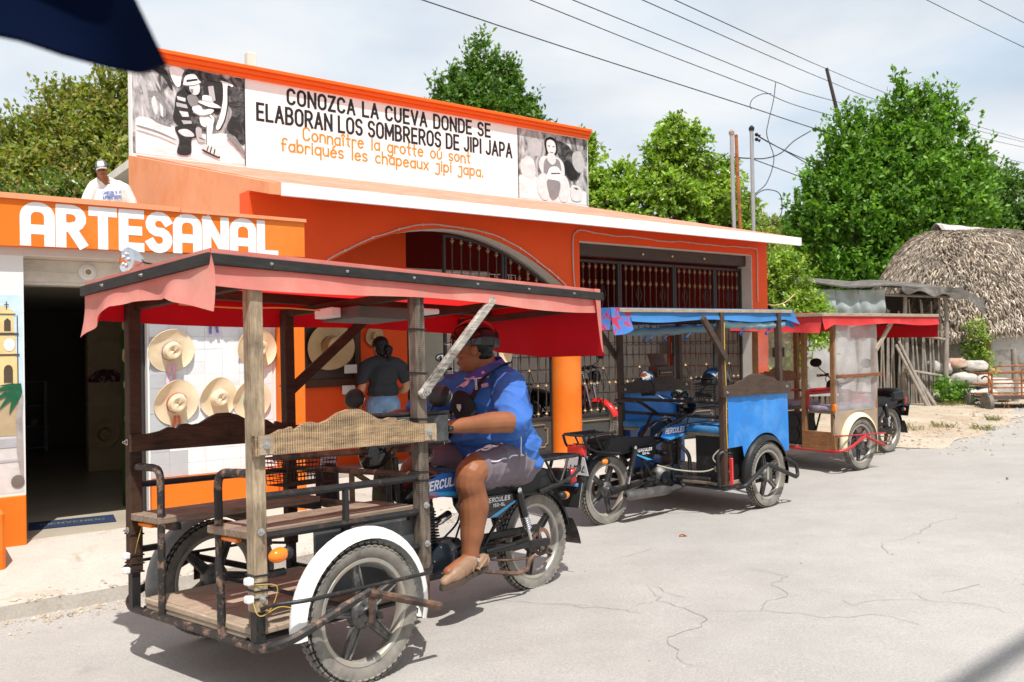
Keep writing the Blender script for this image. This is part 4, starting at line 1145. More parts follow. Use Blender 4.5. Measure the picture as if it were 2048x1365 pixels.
def spokes_mesh():
    mb = MB()
    for k in range(5):
        a = 2 * PI * k / 5 + .3
        d = V((math.cos(a), 0, math.sin(a))); t = V((-d.z, 0, d.x))
        for s in (-1, 1):
            A, Bq = d * .045 + t * .022 * s, d * .203 + t * .013 * s
            mb.bar(A, Bq, .030, .011, (t.x, t.y, t.z), .003)
        mb.bar(d * .05, d * .2, .012, .026, (t.x, t.y, t.z))
    return mb.mesh('spokes', ALLOY_DARK, 30)
def hub_mesh():
    mb = MB()
    mb.lathe([(.0, -.055), (.022, -.055), (.03, -.045), (.058, -.035), (.07, -.02), (.07, .02), (.058, .035), (.03, .045), (.022, .055), (0, .055)], (0, 0, 0), (0, 1, 0), 24)
    for k in range(5):
        a = 2 * PI * k / 5
        mb.lathe([(.007, -.045), (.007, .045)], (math.cos(a) * .045, 0, math.sin(a) * .045), (0, 1, 0), 6)
    return mb.mesh('hub', ALLOY_DARK, 30)
TYM, RIM, SPK, HUB = tyre_mesh(), rim_mesh(), spokes_mesh(), hub_mesh()
def wheel(root, x, y, a=0, z=.30):
    o = obj('wheel', RIM, root); o.location = (x, y, z); o.rotation_euler = (0, a, 0)
    obj('tyre', TYM, o); obj('spokes', SPK, o); obj('hub', HUB, o)
    return o
def fender(root, x, y, r, a0, a1, w, m, name='fender', z=.30, lip=.018):
    def fn(u, v):
        a = R(a0 + (a1 - a0) * u)
        q = (v - .5) * 2
        rr = r - (.030 * q * q) - (lip if abs(q) > .99 else 0)
        return V((x + math.cos(a) * rr, y + q * w / 2, z + math.sin(a) * rr))
    return MB().shell(fn, 26, 8, .003).build(name, m, root, 50)
def tubes(root, name, m, r, *paths, n=8, k=40, label=None):
    out = None
    for p in paths:
        mb = MB(); mb.tube(p, r, n)
        out = mb.build(name, m, root, k, label)
    return out
def bolt(root, p, axis=(0, 1, 0), s=1.0):
    o = obj('bolt', BOLTM, root); o.location = p; o.scale = (s, s, s)
    o.rotation_euler = V((0, 0, 1)).rotation_difference(V(axis)).to_euler()
    return o
BOLTM = MB().lathe([(.016, 0), (.016, .003), (.010, .004), (.010, .012), (.005, .013), (.005, .022), (0, .023)], n=8).mesh('bolt', BOLT, 30)
def flap(root, name, p0, p1, out, drop, m, ripple=.012, flare=.03, nu=44, nv=7, off=None, waves=5, label=None):
    p0, p1, out = V(p0), V(p1), V(out)
    L = (p1 - p0).length
    ph = rnd.uniform(0, 6)
    def fn(u, v):
        p = p0.lerp(p1, u)
        d = drop(u)
        rp = ripple * max(0, v - .3) * 1.43 * (math.sin(u * L * waves + ph) + .55 * math.sin(u * L * waves * 2.3 + ph * 2 + v * 2)) + flare * max(0, v - .3) ** 2 * 2
        q = p + out * (rp + .004) + V((0, 0, -d * v))
        if off: q = q + V(off(u, v))
        return q
    return MB().grid(fn, nu, nv).build(name, m, root, 180, label, rc=False)

# ------------------------------------------------------------------ the motorcycle half (shared by all)
def motorcycle(root, xm, pal, bars=True, front=False, steer=0, text_on=True, rack=True, box=False, seatm=None):
    X = lambda d: xm + d
    wheel(root, xm, 0, .4)
    # mudguard, its flap, plate, lamp
    fender(root, xm, 0, .345, 70, 172, .12, BLACKP, 'mudguard')
    MB().shell(lambda u, v: V((X(-.325 - .055 * u - .012 * math.sin(u * 3)), (v - .5) * (.14 + .03 * u), .40 - .17 * u)), 5, 4, .004).build('mud_flap', mat_flap, root, 60)
    tl = MB().box((X(-.335), 0, .665), (.06, .19, .10), None, .018).build('tail_light', REDLENS, root, 40)
    MB().box((X(-.285), 0, .668), (.05, .18, .10), None, .012).build('lamp_base', BLACKP, tl, 30)
    pl = MB().box((X(-.352), 0, .545), (.004, .24, .16), (0, -.28, 0)).build('number_plate', PLATE_W, root, 0)
    pbk = MB(); pbk.box((X(-.3475), 0, .545), (.004, .244, .164), (0, -.28, 0)); pbk.build('plate_back', BLACKP, pl, 0)
    pm = MB(); pm.box((X(-.335), 0, .612), (.002, .235, .022), (0, -.28, 0)); pm.build('plate_header', PLATE_T, pl, 0)
    if text_on:
        c, s_ = math.cos(.28), math.sin(.28)
        for i, ch in enumerate('LCP8Z'):
            mb = MB()
            text(mb, ch, lambda a, b, k: V((X(-.3555) - k * .3 + (b - .05) * s_, .098 - i * .044 - a, .522 + (b - .02) * c)), .080, .0105, .030)
            mb.build('letter', LETTER_BLACK, pl, 0, rc=False)
    for y in (-.15, .15):
        st = MB().tube([(X(-.14), y * .5, .575), (X(-.15), y * .85, .570)], .007, 6).build('indicator_stalk', BLACKP, root)
        MB().ell((X(-.155), y, .568), (.042, .024, .024), 12, 8).build('indicator', AMBER, st, 60)
        MB().ell((X(-.133), y, .568), (.036, .026, .026), 12, 8).build('indicator_shell', BLACKP, st, 60)
    if rack:
        rk = MB().tube(fillet([(X(.02), .115, .795), (X(-.38), .115, .80), (X(-.40), 0, .80), (X(-.38), -.115, .80), (X(.02), -.115, .795)], .04), .010, 8).build('luggage_rack', STEEL_BLK, root, 40)
        for y in (-.06, 0, .06): MB().tube([(X(.0), y, .792), (X(-.39), y, .797)], .007, 6).build('rack_bar', STEEL_BLK, rk, 40)
        for x in (-.05, -.18, -.30): MB().tube([(X(x), -.113, .792), (X(x), .113, .792)], .006, 6).build('rack_bar', STEEL_BLK, rk, 40)
        for y in (-.125, .125):
            MB().tube(fillet([(X(.06), y, .612), (X(-.22), y, .655), (X(-.34), y * .95, .70), (X(-.375), y * .92, .795)], .04), .0115, 8).build('rack_stay', STEEL_BLK, rk, 40)
            MB().tube(fillet([(X(-.02), y * .95, .79), (X(-.10), y, .66), (X(-.15), y, .645), (X(-.24), y * .95, .79)], .04), .008, 7).build('rack_loop', STEEL_BLK, rk, 40)
    if box:
        bx_ = MB().box((X(-.08), 0, .76), (.30, .26, .17), None, .035).build('top_box', BLACKP, root, 40)
        MB().box((X(-.08), 0, .80), (.305, .265, .012), None, .004).build('box_lid_seam', BLACKG, bx_, 40)
    # seat with a stepped outline
    so = [(-.10, .655), (.10, .625), (.60, .66), (.60, .70), (.48, .705), (.36, .715), (.20, .745), (.04, .752), (-.10, .735)]
    P = sp([(a, 0, b) for a, b in so], 4, True)
    def seatfn(u, v):
        i = u * len(P); j = int(i) % len(P)
        q = (v - .5) * 2
        k = 1 - .35 * max(0, abs(q) - .6) / .4
        c = V((X(.25), 0, .69))
        p = P[j]
        pp = V((X(p.x), 0, p.z))
        pp = c + (pp - c) * (.93 + .07 * k)
        wd = interp(p.x, [(-.1, .10), (.15, .125), (.45, .10), (.6, .075)])
        return V((pp.x, q * wd, pp.z - .012 * (abs(q) ** 3)))
    mb = MB(); mb.grid(seatfn, len(P), 10)
    for e in (0, 1): mb.add([seatfn(i / len(P), e) for i in range(len(P))], [tuple(range(len(P)))])
    mb.build('seat', seatm or VINYL, root, 60)
    # tank
    tp = [(.56, .70, .085), (.62, .775, .115), (.74, .83, .135), (.88, .845, .135), (1.0, .81, .115), (1.06, .76, .075)]
    def tank(u, v):
        i = u * (len(tp) - 1); j = min(int(i), len(tp) - 2); f = i - j
        x_, z_, w_ = [tp[j][k] + (tp[j + 1][k] - tp[j][k]) * f for k in range(3)]
        a = v * 2 * PI
        zc = .70; h = z_ - zc
        return V((X(x_), math.cos(a) * w_ * (1 if math.sin(a) > -.2 else .85), zc + math.sin(a) * (h if math.sin(a) > 0 else .045)))
    mb = MB(); mb.grid(tank, 15, 22)
    for e in (0, 1): mb.add([tank(e, i / 22) for i in range(22)], [tuple(range(22))])
    tk = mb.build('fuel_tank', pal[0], root, 60)
    MB().lathe([(.03, 0), (.034, .012), (.02, .02), (0, .021)], (X(.86), 0, .842), (0, 0, 1), 14).build('fuel_cap', CHROME, tk, 40)
    for sgn in (-1, 1):
        y = .1385 * sgn
        pg = [(.60, .70), (.70, .655), (1.02, .69), (1.05, .745), (.86, .80), (.66, .775)]
        mb = MB(); mb.prism([(X(a), b) for a, b in pg], (0, y - .004, 0), (1, 0, 0), (0, 0, 1), -.006)
        sd_ = mb.build('tank_panel', pal[1], tk, 30)
        mb = MB(); mb.prism([(X(a), b) for a, b in [(.62, .70), (.72, .664), (1.0, .695), (1.0, .712), (.74, .69)]], (0, y - .0035 + .007 * (sgn > 0) - .0075 * (sgn < 0), 0), (1, 0, 0), (0, 0, 1), -.0015)
        mb.build('stripe', pal[2], tk, 0)
        if text_on:
            mb = MB(); yy = y + (.0045 if sgn > 0 else -.0065)
            f = (lambda a, b, k: V((X(1.0) - a - b * .25, yy + k * .3, .715 + b + a * .07))) if sgn > 0 else (lambda a, b, k: V((X(.66) + a + b * .25, yy - k * .3, .725 + b)))
            text(mb, 'HERCULES', f, .042, .0095, .27, gap=.3)
            mb.build('lettering', LETTER_WHITE, tk, 0, rc=False)
            mb = MB(); f2 = (lambda a, b, k: V((X(.97) - a, yy + k * .3 + .0006, .675 + b))) if sgn > 0 else (lambda a, b, k: V((X(.88) + a, yy - k * .3, .69 + b)))
            text(mb, '150', f2, .024, .005, .06, gap=.3); mb.build('lettering', LETTER_RED, tk, 0, rc=False)
        # side cover
        y2 = .112 * sgn
        mb = MB(); mb.prism([(X(a), b) for a, b in [(.20, .625), (.56, .635), (.55, .575), (.50, .51), (.40, .50)]], (0, y2 - .006 * sgn, 0), (1, 0, 0), (0, 0, 1), -.012 * sgn)
        sc_v = mb.build('side_cover', BLACKG, root, 30)
        mb = MB(); mb.prism([(X(a), b) for a, b in [(.28, .585), (.46, .525), (.50, .51), (.43, .513), (.26, .58)]], (0, y2 + .0075 * sgn, 0), (1, 0, 0), (0, 0, 1), -.0015)
        mb.build('stripe', pal[2], sc_v, 0)
        if text_on:
            mb = MB(); yy2 = y2 + .0078 * sgn
            f = (lambda a, b, k: V((X(.52) - a - b * .2, yy2 + k * .3, .597 + b))) if sgn > 0 else (lambda a, b, k: V((X(.29) + a + b * .2, yy2 - k * .3, .597 + b)))
            text(mb, 'HERCULES', f, .022, .005, .20, gap=.3); mb.build('lettering', LETTER_WHITE, sc_v, 0, rc=False)
            f = (lambda a, b, k: V((X(.46) - a, yy2 + k * .3, .568 + b))) if sgn > 0 else (lambda a, b, k: V((X(.36) + a, yy2 - k * .3, .568 + b)))
            text(mb2 := MB(), '150-SL', f, .016, .0035, .10, gap=.3); mb2.build('lettering', LETTER_WHITE, sc_v, 0, rc=False)
        # shock absorber with spring
        a, b = V((X(.25), .128 * sgn, .628)), V((X(.155), .128 * sgn, .34))
        sh = MB().tube([a, a.lerp(b, .5)], .026, 12).build('shock_absorber', BLACKG, root, 40)
        MB().tube([a.lerp(b, .5), b], .011, 8).build('shock_rod', CHROME, sh, 40)
        d = (b - a).normalized(); e1 = d.orthogonal().normalized(); e2 = d.cross(e1)
        MB().tube([a.lerp(b, .48 + .30 * i / 60) + (e1 * math.cos(i * .75) + e2 * math.sin(i * .75)) * .022 for i in range(61)], .005, 5).build('spring', CHROME if sgn > 0 else BLACKP, sh, 60)
        MB().lathe([(.018, -.012), (.018, .012)], a + V((0, 0, .012)), (0, 1, 0), 10).build('shock_eye', CHROME, sh, 30)
        # swing arm, footpegs
        MB().bar((X(-.04), .105 * sgn, .298), (X(.58), .085 * sgn, .335), .028, .045, (0, 0, 1), .006).build('swing_arm', STEEL_BLK, root)
        pg_ = MB().bar((X(.33), .16 * sgn, .345), (X(.29), .235 * sgn, .375), .026, .024, (0, 0, 1), .006).build('footpeg', mat_rubber, root)
        MB().tube([(X(.52), .11 * sgn, .325), (X(.33), .165 * sgn, .345)], .011, 8).build('footpeg_bracket', BLACKP, pg_)
    # chain side (left): sprocket, chain, guard, stand
    MB().lathe([(.062, -.004), (.085, -.003), (.085, .003), (.062, .004), (.062, -.004)], (xm, .075, .30), (0, 1, 0), 30).build('sprocket', RUSTY, root, 30)
    cp = []
    for i in range(40):
        u = i / 39
        if u < .5: cp.append((X(.62 - .62 * u * 2), .075, .345 + .04 * u * 2 + (.0)))
        else: cp.append((X(0 + .62 * (u - .5) * 2), .075, .215 + .09 * (u - .5) * 2 - .02 * math.sin((u - .5) * 2 * PI)))
    MB().tube(cp, .007, 5).build('chain', RUSTY, root, 30)
    MB().bar((X(.02), .078, .392), (X(.56), .078, .40), .02, .04, (0, 0, 1), .005).build('chain_guard', BLACKP, root)
    MB().tube(fillet([(X(.62), .10, .235), (X(.30), .14, .165), (X(.22), .15, .175), (X(.20), .155, .235), (X(.16), .16, .25)], .02), .012, 7).build('side_stand', RUSTY, root, 40)
    # engine: crankcase, cover, finned barrel, head, exhaust
    en = MB().box((X(.80), 0, .325), (.34, .19, .19), None, .045).build('engine', ENGINE, root, 40)
    for sgn in (-1, 1):
        MB().lathe([(.088, 0), (.085, .028), (.06, .040), (0, .043)], (X(.86), .095 * sgn, .34), (0, sgn, 0), 22).build('engine_cover', mat_cover, en, 40)
        MB().lathe([(.062, 0), (.058, .02), (.03, .028), (0, .03)], (X(.70), .095 * sgn, .32), (0, sgn, 0), 18).build('engine_cover', mat_cover, en, 40)
        for k in range(5):
            a = 2 * PI * k / 5; bq = MB().lathe([(.006, 0), (.006, .008), (0, .009)], (X(.86) + math.cos(a) * .07, .122 * sgn, .34 + math.sin(a) * .07), (0, sgn, 0), 6); bq.build('cover_screw', BOLT, en, 0)
    fins = MB()
    fins.box((X(.90), 0, .51), (.095, .105, .20))
    for k in range(11): fins.box((X(.895 + .003 * k), 0, .425 + k * .0165), (.128, .145, .008))
    fins.build('finned_cylinder', ENGINE, en, 20)
    MB().box((X(.935), 0, .625), (.13, .15, .05), None, .015).build('cylinder_head', ENGINE, en, 40)
    MB().tube(sp([(X(.70), 0, .55), (X(.80), .03, .53), (X(.86), .02, .52)], 5), .024, 10).build('carburettor', CHROME, en, 40)
    ex = MB().tube(fillet([(X(1.0), -.05, .58), (X(1.06), -.10, .50), (X(1.02), -.14, .28), (X(.86), -.16, .225), (X(.70), -.16, .225)], .08, 6), .018, 10).build('exhaust_pipe', mat_exh, root, 40)
    MB().lathe([(.020, 0), (.032, .05), (.044, .14), (.046, .62), (.036, .66), (.018, .665), (.018, .64), (0, .64)], (X(.72), -.16, .225), V((-.78, -.02, .04)), 18).build('muffler', mat_exh, ex, 40)
    # frame tubes
    fr_ = MB().tube(fillet([(X(1.08), 0, .90), (X(1.05), 0, .64), (X(1.03), 0, .34), (X(.95), 0, .225), (X(.60), 0, .225), (X(.54), 0, .34), (X(.52), 0, .62)], .06), .017, 8).build('frame', STEEL_BLK, root, 40)
    for y in (-.09, .09):
        MB().tube(fillet([(X(.95), y * .5, .70), (X(.52), y, .625), (X(.02), y * 1.2, .605), (X(-.20), y, .63)], .05), .0125, 7).build('frame_rail', STEEL_BLK, fr_, 40)
        MB().tube([(X(.54), y, .33), (X(.30), y * 1.2, .61)], .011, 7).build('frame_rail', STEEL_BLK, fr_, 40)
    for i in range(2):
        a = V((X(.72 + .05 * i), .06 - .03 * i, .40 + .03 * i)); b = V((X(.62 + .02 * i), .08 - .04 * i, .60))
        MB().tube(sp([a, a.lerp(b, .5) + V((rnd.uniform(-.04, .04), .03, rnd.uniform(-.03, .03))), b], 5), .006, 5).build('hose', WIRE, en, 60)
    if bars:
        c, s_ = math.cos(steer), math.sin(steer)
        def T(x, y, z): return (X(1.06) + x * c - y * s_, x * s_ + y * c, z)
        hb = MB().tube(fillet([T(-.05, .36, 1.045), T(-.06, .22, 1.06), T(0, .12, .975), T(.02, 0, .955), T(0, -.12, .975), T(-.06, -.22, 1.06), T(-.05, -.36, 1.045)], .06, 5), .011, 8).build('handlebar', CHROME, root, 40)
        for sgn in (-1, 1):
            MB().tube([T(-.052, .37 * sgn, 1.045), T(-.055, .255 * sgn, 1.055)], .0165, 10).build('grip', mat_rubber, hb, 40)
            MB().box(T(-.065, .235 * sgn, 1.058), (.05, .04, .045), None, .01).build('switch_box', BLACKP, hb, 40)
            MB().tube(sp([T(-.06, .25 * sgn, 1.065), T(.0, .30 * sgn, 1.055), T(-.05, .37 * sgn, 1.05)], 5), .005, 5).build('brake_lever', CHROME, hb, 60)
            MB().tube(sp([T(-.05, .235 * sgn, 1.07), T(.01, .28 * sgn, 1.13), T(.01, .33 * sgn, 1.19)], 5), .006, 6).build('mirror_stem', BLACKP, hb, 60)
            mr = MB().ell(T(.005, .35 * sgn, 1.215), (.022, .088, .058), 18, 10, (0, -.15, steer)).build('mirror', pal[3], hb, 60)
            MB().ell(T(-.006, .35 * sgn, 1.214), (.016, .080, .051), 18, 10, (0, -.15, steer)).build('mirror_glass', mat_mirror, mr, 60)
            MB().lathe([(.036, 0), (.042, .02), (.03, .04), (0, .042)], T(.03, .052 * sgn, 1.03), V((-c * .5, -s_ * .5, .86)), 16).build('gauge', BLACKG, hb, 40)
            MB().tube(sp([T(-.06, .23 * sgn, 1.05), T(.10, .15 * sgn, 1.0), T(.12, .04 * sgn, .86), T(.03, .05 * sgn, .72)], 6), .005, 5).build('control_cable', WIRE, hb, 60)
        MB().lathe([(.0, -.10), (.045, -.095), (.075, -.05), (.088, 0), (.088, .02), (.06, .035), (0, .04)], T(.17, 0, .93), V((c, s_, 0)), 22).build('headlight_shell', BLACKG, root, 40)
    if front:
        c, s_ = math.cos(steer), math.sin(steer)
        for y in (-.085, .085):
            MB().tube([(X(1.08), y, .95), (X(1.25), y, .30)], .02, 10).build('fork_leg', CHROME, root, 40)
        wheel(root, X(1.26), 0, .1)
        fender(root, X(1.26), 0, .345, 20, 150, .11, pal[1], 'front_mudguard')
        MB().lathe([(.0, -.06), (.06, -.04), (.085, .02), (.08, .04), (0, .05)], (X(1.17), 0, .90), (1, 0, 0), 20).build('headlight', CHROME, root, 40)
mat_flap = mat('mud_flap_rubber', (.05, .045, .042), .7, var=.15, c2=(.13, .115, .10), f2=.55, sc2=6)
mat_rubber = mat('black_rubber', (.02, .02, .02), .7, var=.1, bump=.3, bs=200)
mat_cover = mat('dark_engine_cover', (.022, .028, .036), .22, .5, var=.2, sc_=10, c2=(.12, .11, .10), f2=.68, sc2=10, bump=.05)
mat_exh = mat('dull_exhaust_steel', (.16, .155, .15), .38, .7, var=.2, sc_=9, c2=(.24, .22, .19), f2=.58, sc2=7, bump=.1)
mat_mirror = mat('mirror_glass', (.8, .82, .85), .04, 1, var=0, bump=0)
PAL_BLUE = (BLACKG, BLUEP, BLUEL, BLACKP)

def post(root, x, y, z0, z1, m, w=.056, low=None, lowz=.24, label=None):
    o = MB().b2(x - w / 2, x + w / 2, y - w / 2, y + w / 2, z0, z1, .005).build('post', m, root, 20, label)
    if low: MB().b2(x - w / 2 + .012, x + w / 2 - .008, y - .022, y + .022, lowz, z0 + .2).build('post_sleeve', low, o, 0)
    return o
def tie(o, x, y, z, w=.03, m=None):
    MB().tube([(x - w, y - w, z), (x + w, y - w, z + .003), (x + w, y + w, z), (x - w, y + w, z - .003)], .004, 5, closed=True).build('cable_tie', m or WIRE, o, 30)

# ------------------------------------------------------------------ 1: the near one, red roof
T1 = thing('motorcycle_taxi', 'nearest motorcycle taxi with faded red roof and bare wooden benches', 'motorcycle taxi', (-1.127, 4.122, -.073), (.052, -.026, 3.975), 'motorcycle taxis parked along the kerb')
XF, XR, YP = .454, -.428, .554
for y in (.631, -.631): wheel(T1, 0, y, .15 if y > 0 else .8)
fender(T1, 0, .640, .362, -8, 196, .085, WHITEP)
fender(T1, 0, -.640, .362, -8, 196, .085, mat('dusty_grey_fender', (.30, .29, .28), .5, .2, var=.1, c2=(.2, .18, .16), sc2=6), label := 'fender')
# posts
pw = .060
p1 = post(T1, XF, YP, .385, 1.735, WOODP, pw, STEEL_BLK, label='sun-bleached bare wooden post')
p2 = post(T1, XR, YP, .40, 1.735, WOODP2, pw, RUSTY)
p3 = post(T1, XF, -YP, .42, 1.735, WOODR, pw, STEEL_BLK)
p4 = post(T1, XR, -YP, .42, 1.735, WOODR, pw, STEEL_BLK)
for o, x, y, zs in ((p1, XF, YP, (.47, .50, .53, .44)), (p2, XR, YP, (.86, .82, 1.11, 1.33, 1.54)), (p3, XF, -YP, (.42, .46, .50, .60)), (p4, XR, -YP, (1.30,))):
    for z in zs: tie(o, x, y, z, pw / 2 + .002)
for p in ((XF, YP + .031, .70), (XR, YP + .031, .70), (XF, YP + .031, .435), (XR, YP + .031, .52), (XF + .031, -YP, .62), (XF + .031, -YP, 1.045)): bolt(T1, p, (0, 1, 0) if p[1] > 0 else (1, 0, 0))
CONN = mat('white_connector', (.75, .75, .72), .4, bump=0)
for z in (.44, .51): MB().box((XF + .045, YP + .01, z), (.03, .04, .03), None, .006).build('lamp_connector', CONN, p1)
for z in (.43, .50): MB().box((XF + .045, -YP + .01, z), (.03, .04, .03), None, .006).build('lamp_connector', CONN, p3)
YWIRE = mat('yellow_wire', (.52, .34, .07), .5, bump=0)
for pts, m in (([(XF + .04, YP + .03, .50), (XF - .05, YP + .06, .48), (XF - .02, YP + .05, .39), (XF + .02, YP + .04, .43)], YWIRE), ([(XF + .04, YP + .02, .45), (XF + .03, YP + .06, .38), (XF - .06, YP + .07, .40), (XF - .16, YP + .09, .36)], YWIRE),
               ([(XF - .02, .5, .66), (XF - .06, .47, .58), (XF - .03, .53, .50)], YWIRE), ([(XF - .02, -.5, .66), (XF + .02, -.47, .58), (XF + .01, -.53, .50)], YWIRE)):
    MB().tube(sp(pts, 6), .0019, 5).build('wire', m, T1, 60)
# frame tubes
HB = STEEL_BLK
def fp(*p, r=.05): return fillet(p, r, 5)
tubes(T1, 'floor_bar', CHIPPED, .0185, fp((XF + .005, -.44, .24), (XF + .005, .50, .24), (.50, .62, .252), (.42, .73, .288), (.046, .745, .41), r=.09))
tubes(T1, 'floor_bar', STEEL_BLK, .0185, fp((XF + .005, -.43, .24), (XF + .005, -.60, .24), (.42, -.70, .27), (.046, -.745, .41), r=.09))
tubes(T1, 'wheel_guard', RUSTY, .0175, [(.05, .745, .405), (-.352, .745, .266)])
tubes(T1, 'wheel_guard', STEEL_BLK, .0175, [(.05, -.745, .405), (-.352, -.745, .266)])
for s in (1, -1):
    tubes(T1, 'guard_stay', STEEL_BLK, .0085, fp((XF, .58 * s, .395), (.47, .66 * s, .425), (.36, .745 * s, .432), (-.30, .745 * s, .425), (-.44, .60 * s, .415), r=.05))
    MB().box((.035, .747 * s, .355), (.035, .006, .15), None, .002).build('axle_plate', RUSTY, T1)
    MB().tube([(-.46, .46 * s, .25), (.45, .46 * s, .25)], .016, 8).build('side_bar', STEEL_BLK, T1, 40)
    tubes(T1, 'side_rail', STEEL_BLK, .0165, [(.43, YP * s - .0, .835), (-.43, YP * s, .829)], [(.43, YP * s, .675), (-.43, YP * s, .669)], [(.43, YP * s, .52), (.33, YP * s, .52)], [(-.40, YP * s, .507), (-.33, YP * s, .507)])
    MB().tube([(.015, YP * s, .67), (.015, YP * s, .835)], .0155, 8).build('rail_stay', STEEL_BLK, T1, 40)
    for xx in (.30, .12, -.2): tie(T1, xx, YP * s, .832, .016)
tubes(T1, 'guard_hoop', CHIPPED, .0185, fp((XF + .004, .274, .25), (XF + .004, .258, .925), (XF, .53, .930), r=.07), label='chipped hoop beside the near bench')
tubes(T1, 'guard_hoop', CHIPPED, .0185, fp((XF + .004, -.262, .25), (XF + .004, -.264, .925), (XF, -.54, .925), r=.07), label='chipped hoop beside the far bench')
tubes(T1, 'rear_hoop', RUSTY, .0175, fp((-.42, .50, .845), (-.60, .46, .93), (-.66, .30, .95), (-.30, .0, .94), (-.1, -.2, .93), r=.06))
tubes(T1, 'rear_rail', RUSTY, .015, [(-.44, -.54, .84), (-.44, .54, .84)], [(-.44, -.54, .67), (-.44, .54, .67)], [(-.44, 0, .25), (-.44, 0, .84)], [(-.44, .0, .84), (-.80, .0, .62)], [(-.44, 0, .30), (-.84, 0, .30)], [(-.44, .25, .66), (-.80, .06, .55)], [(-.44, -.25, .66), (-.80, -.06, .55)])
tubes(T1, 'rear_rail', STEEL_BLK, .015, [(-.44, .3, .50), (-.44, .3, .84)], [(-.44, -.3, .50), (-.44, -.3, .84)], [(-.44, -.55, .30), (-.44, .55, .30)])
MB().tube([(0, -.76, .30), (0, .76, .30)], .017, 8).build('axle', STEEL_BLK, T1, 40)
# floor: planks and a thick edge board
fm_r = random.Random(5)
for k in range(9):
    y0 = -.46 + k * .11
    MB().b2(-.42 + fm_r.uniform(-.01, .01), .425, y0 + .002, y0 + .107, .278, .303 + fm_r.uniform(-.002, .002), .003).build('floor_plank', WOODF, T1)
WOODFY = wood('floor_edge_wood', (.46, .36, .26), (.21, .155, .11), 1, 0, .45, .2)
MB().b2(.427, .449, -.465, .53, .275, .302, .004).build('edge_board', WOODFY, T1)
MB().b2(.415, .445, -.465, .53, .252, .2735, .004).build('edge_board', WOODFY, T1)
# benches
for s in (1, -1):
    yb0, yb1 = (.205, .525) if s > 0 else (-.565, -.245)
    MB().b2(-.415, .482, yb0, yb0 + .155, .668, .702, .004).build('bench_board', WOODS, T1)
    MB().b2(-.415, .478, yb0 + .159, yb1, .667, .700, .004).build('bench_board', WOODS, T1)
    for x in (.40, .0, -.38): MB().b2(x - .02, x + .02, yb0 + .02, yb1 + .02, .635, .667).build('bench_bearer', STEEL_BLK, T1, 0)
    bl = MB().box((.445, (yb0 + .13), .650), (.03, .14, .02), None, .006).build('under_lamp', AMBER, T1, 40)
MB().b2(-.41, .155, .505, .520, .355, .655, .003).build('grey_side_panel', mat('grey_sheet_metal', (.095, .10, .10), .5, .3, var=.2, sc_=9, c2=(.2, .2, .19), f2=.66, sc2=12), T1)
MB().b2(-.43, -.415, .1, .505, .355, .655, .003).build('grey_side_panel', GREY_PANEL, T1)
# backrests with a carved top edge
near_top = [(.489, 1.085), (.44, 1.083), (.407, 1.086), (.365, 1.103), (.339, 1.104), (.316, 1.112), (.305, 1.094), (.285, 1.105), (.255, 1.124), (.216, 1.127), (.175, 1.118), (.133, 1.130), (.08, 1.158), (.027, 1.172), (-.032, 1.171), (-.08, 1.152), (-.132, 1.124), (-.175, 1.118), (-.205, 1.126), (-.238, 1.124), (-.258, 1.100), (-.275, 1.110), (-.30, 1.113), (-.34, 1.096), (-.40, 1.086), (-.489, 1.085)]
mb = MB(); mb.prism([(a, b) for a, b in near_top] + [(-.489, 1.003), (.489, 1.003)], (0, YP + .056, 0), (1, 0, 0), (0, 0, 1), .026)
br1 = mb.build('backrest', WOODB, T1, 20, 'pale sawn backrest board with a carved top edge')
for x in (.44, -.44):
    MB().box((x, YP + .058, 1.045), (.062, .004, .075)).build('worn_patch', PALEWOOD, br1, 0)
    bolt(br1, (x, YP + .060, 1.045))
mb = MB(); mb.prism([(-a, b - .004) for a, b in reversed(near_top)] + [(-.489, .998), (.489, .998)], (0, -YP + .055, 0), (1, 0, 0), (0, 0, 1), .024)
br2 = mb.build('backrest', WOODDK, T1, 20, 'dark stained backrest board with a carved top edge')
# battery box behind the near backrest
bb_ = MB().b2(-.655, -.24, YP - .20, YP - .031, .985, 1.125, .008).build('battery_box', mat('grey_black_box', (.045, .046, .048), .55, var=.15, sc_=8, c2=(.09, .09, .088), sc2=8), T1, 30)
MB().b2(-.660, -.235, YP - .205, YP - .028, 1.126, 1.142, .006).build('box_lid', BLACKP, bb_, 30)
# braces up to the rear overhang
MB().bar((-.402, YP + .047, 1.215), (-.93, YP + .047, 1.715), .030, .046, (0, 0, 1), .008).build('brace', WOODBR, T1, 20, 'white worn diagonal brace')
bolt(T1, (-.425, YP + .063, 1.238), (0, 1, 0), 1.3)
MB().bar((-.43, -YP - .0, 1.265), (-.99, -YP - .0, 1.70), .028, .060, (0, 0, 1), .008).build('brace', WOODR, T1, 20)
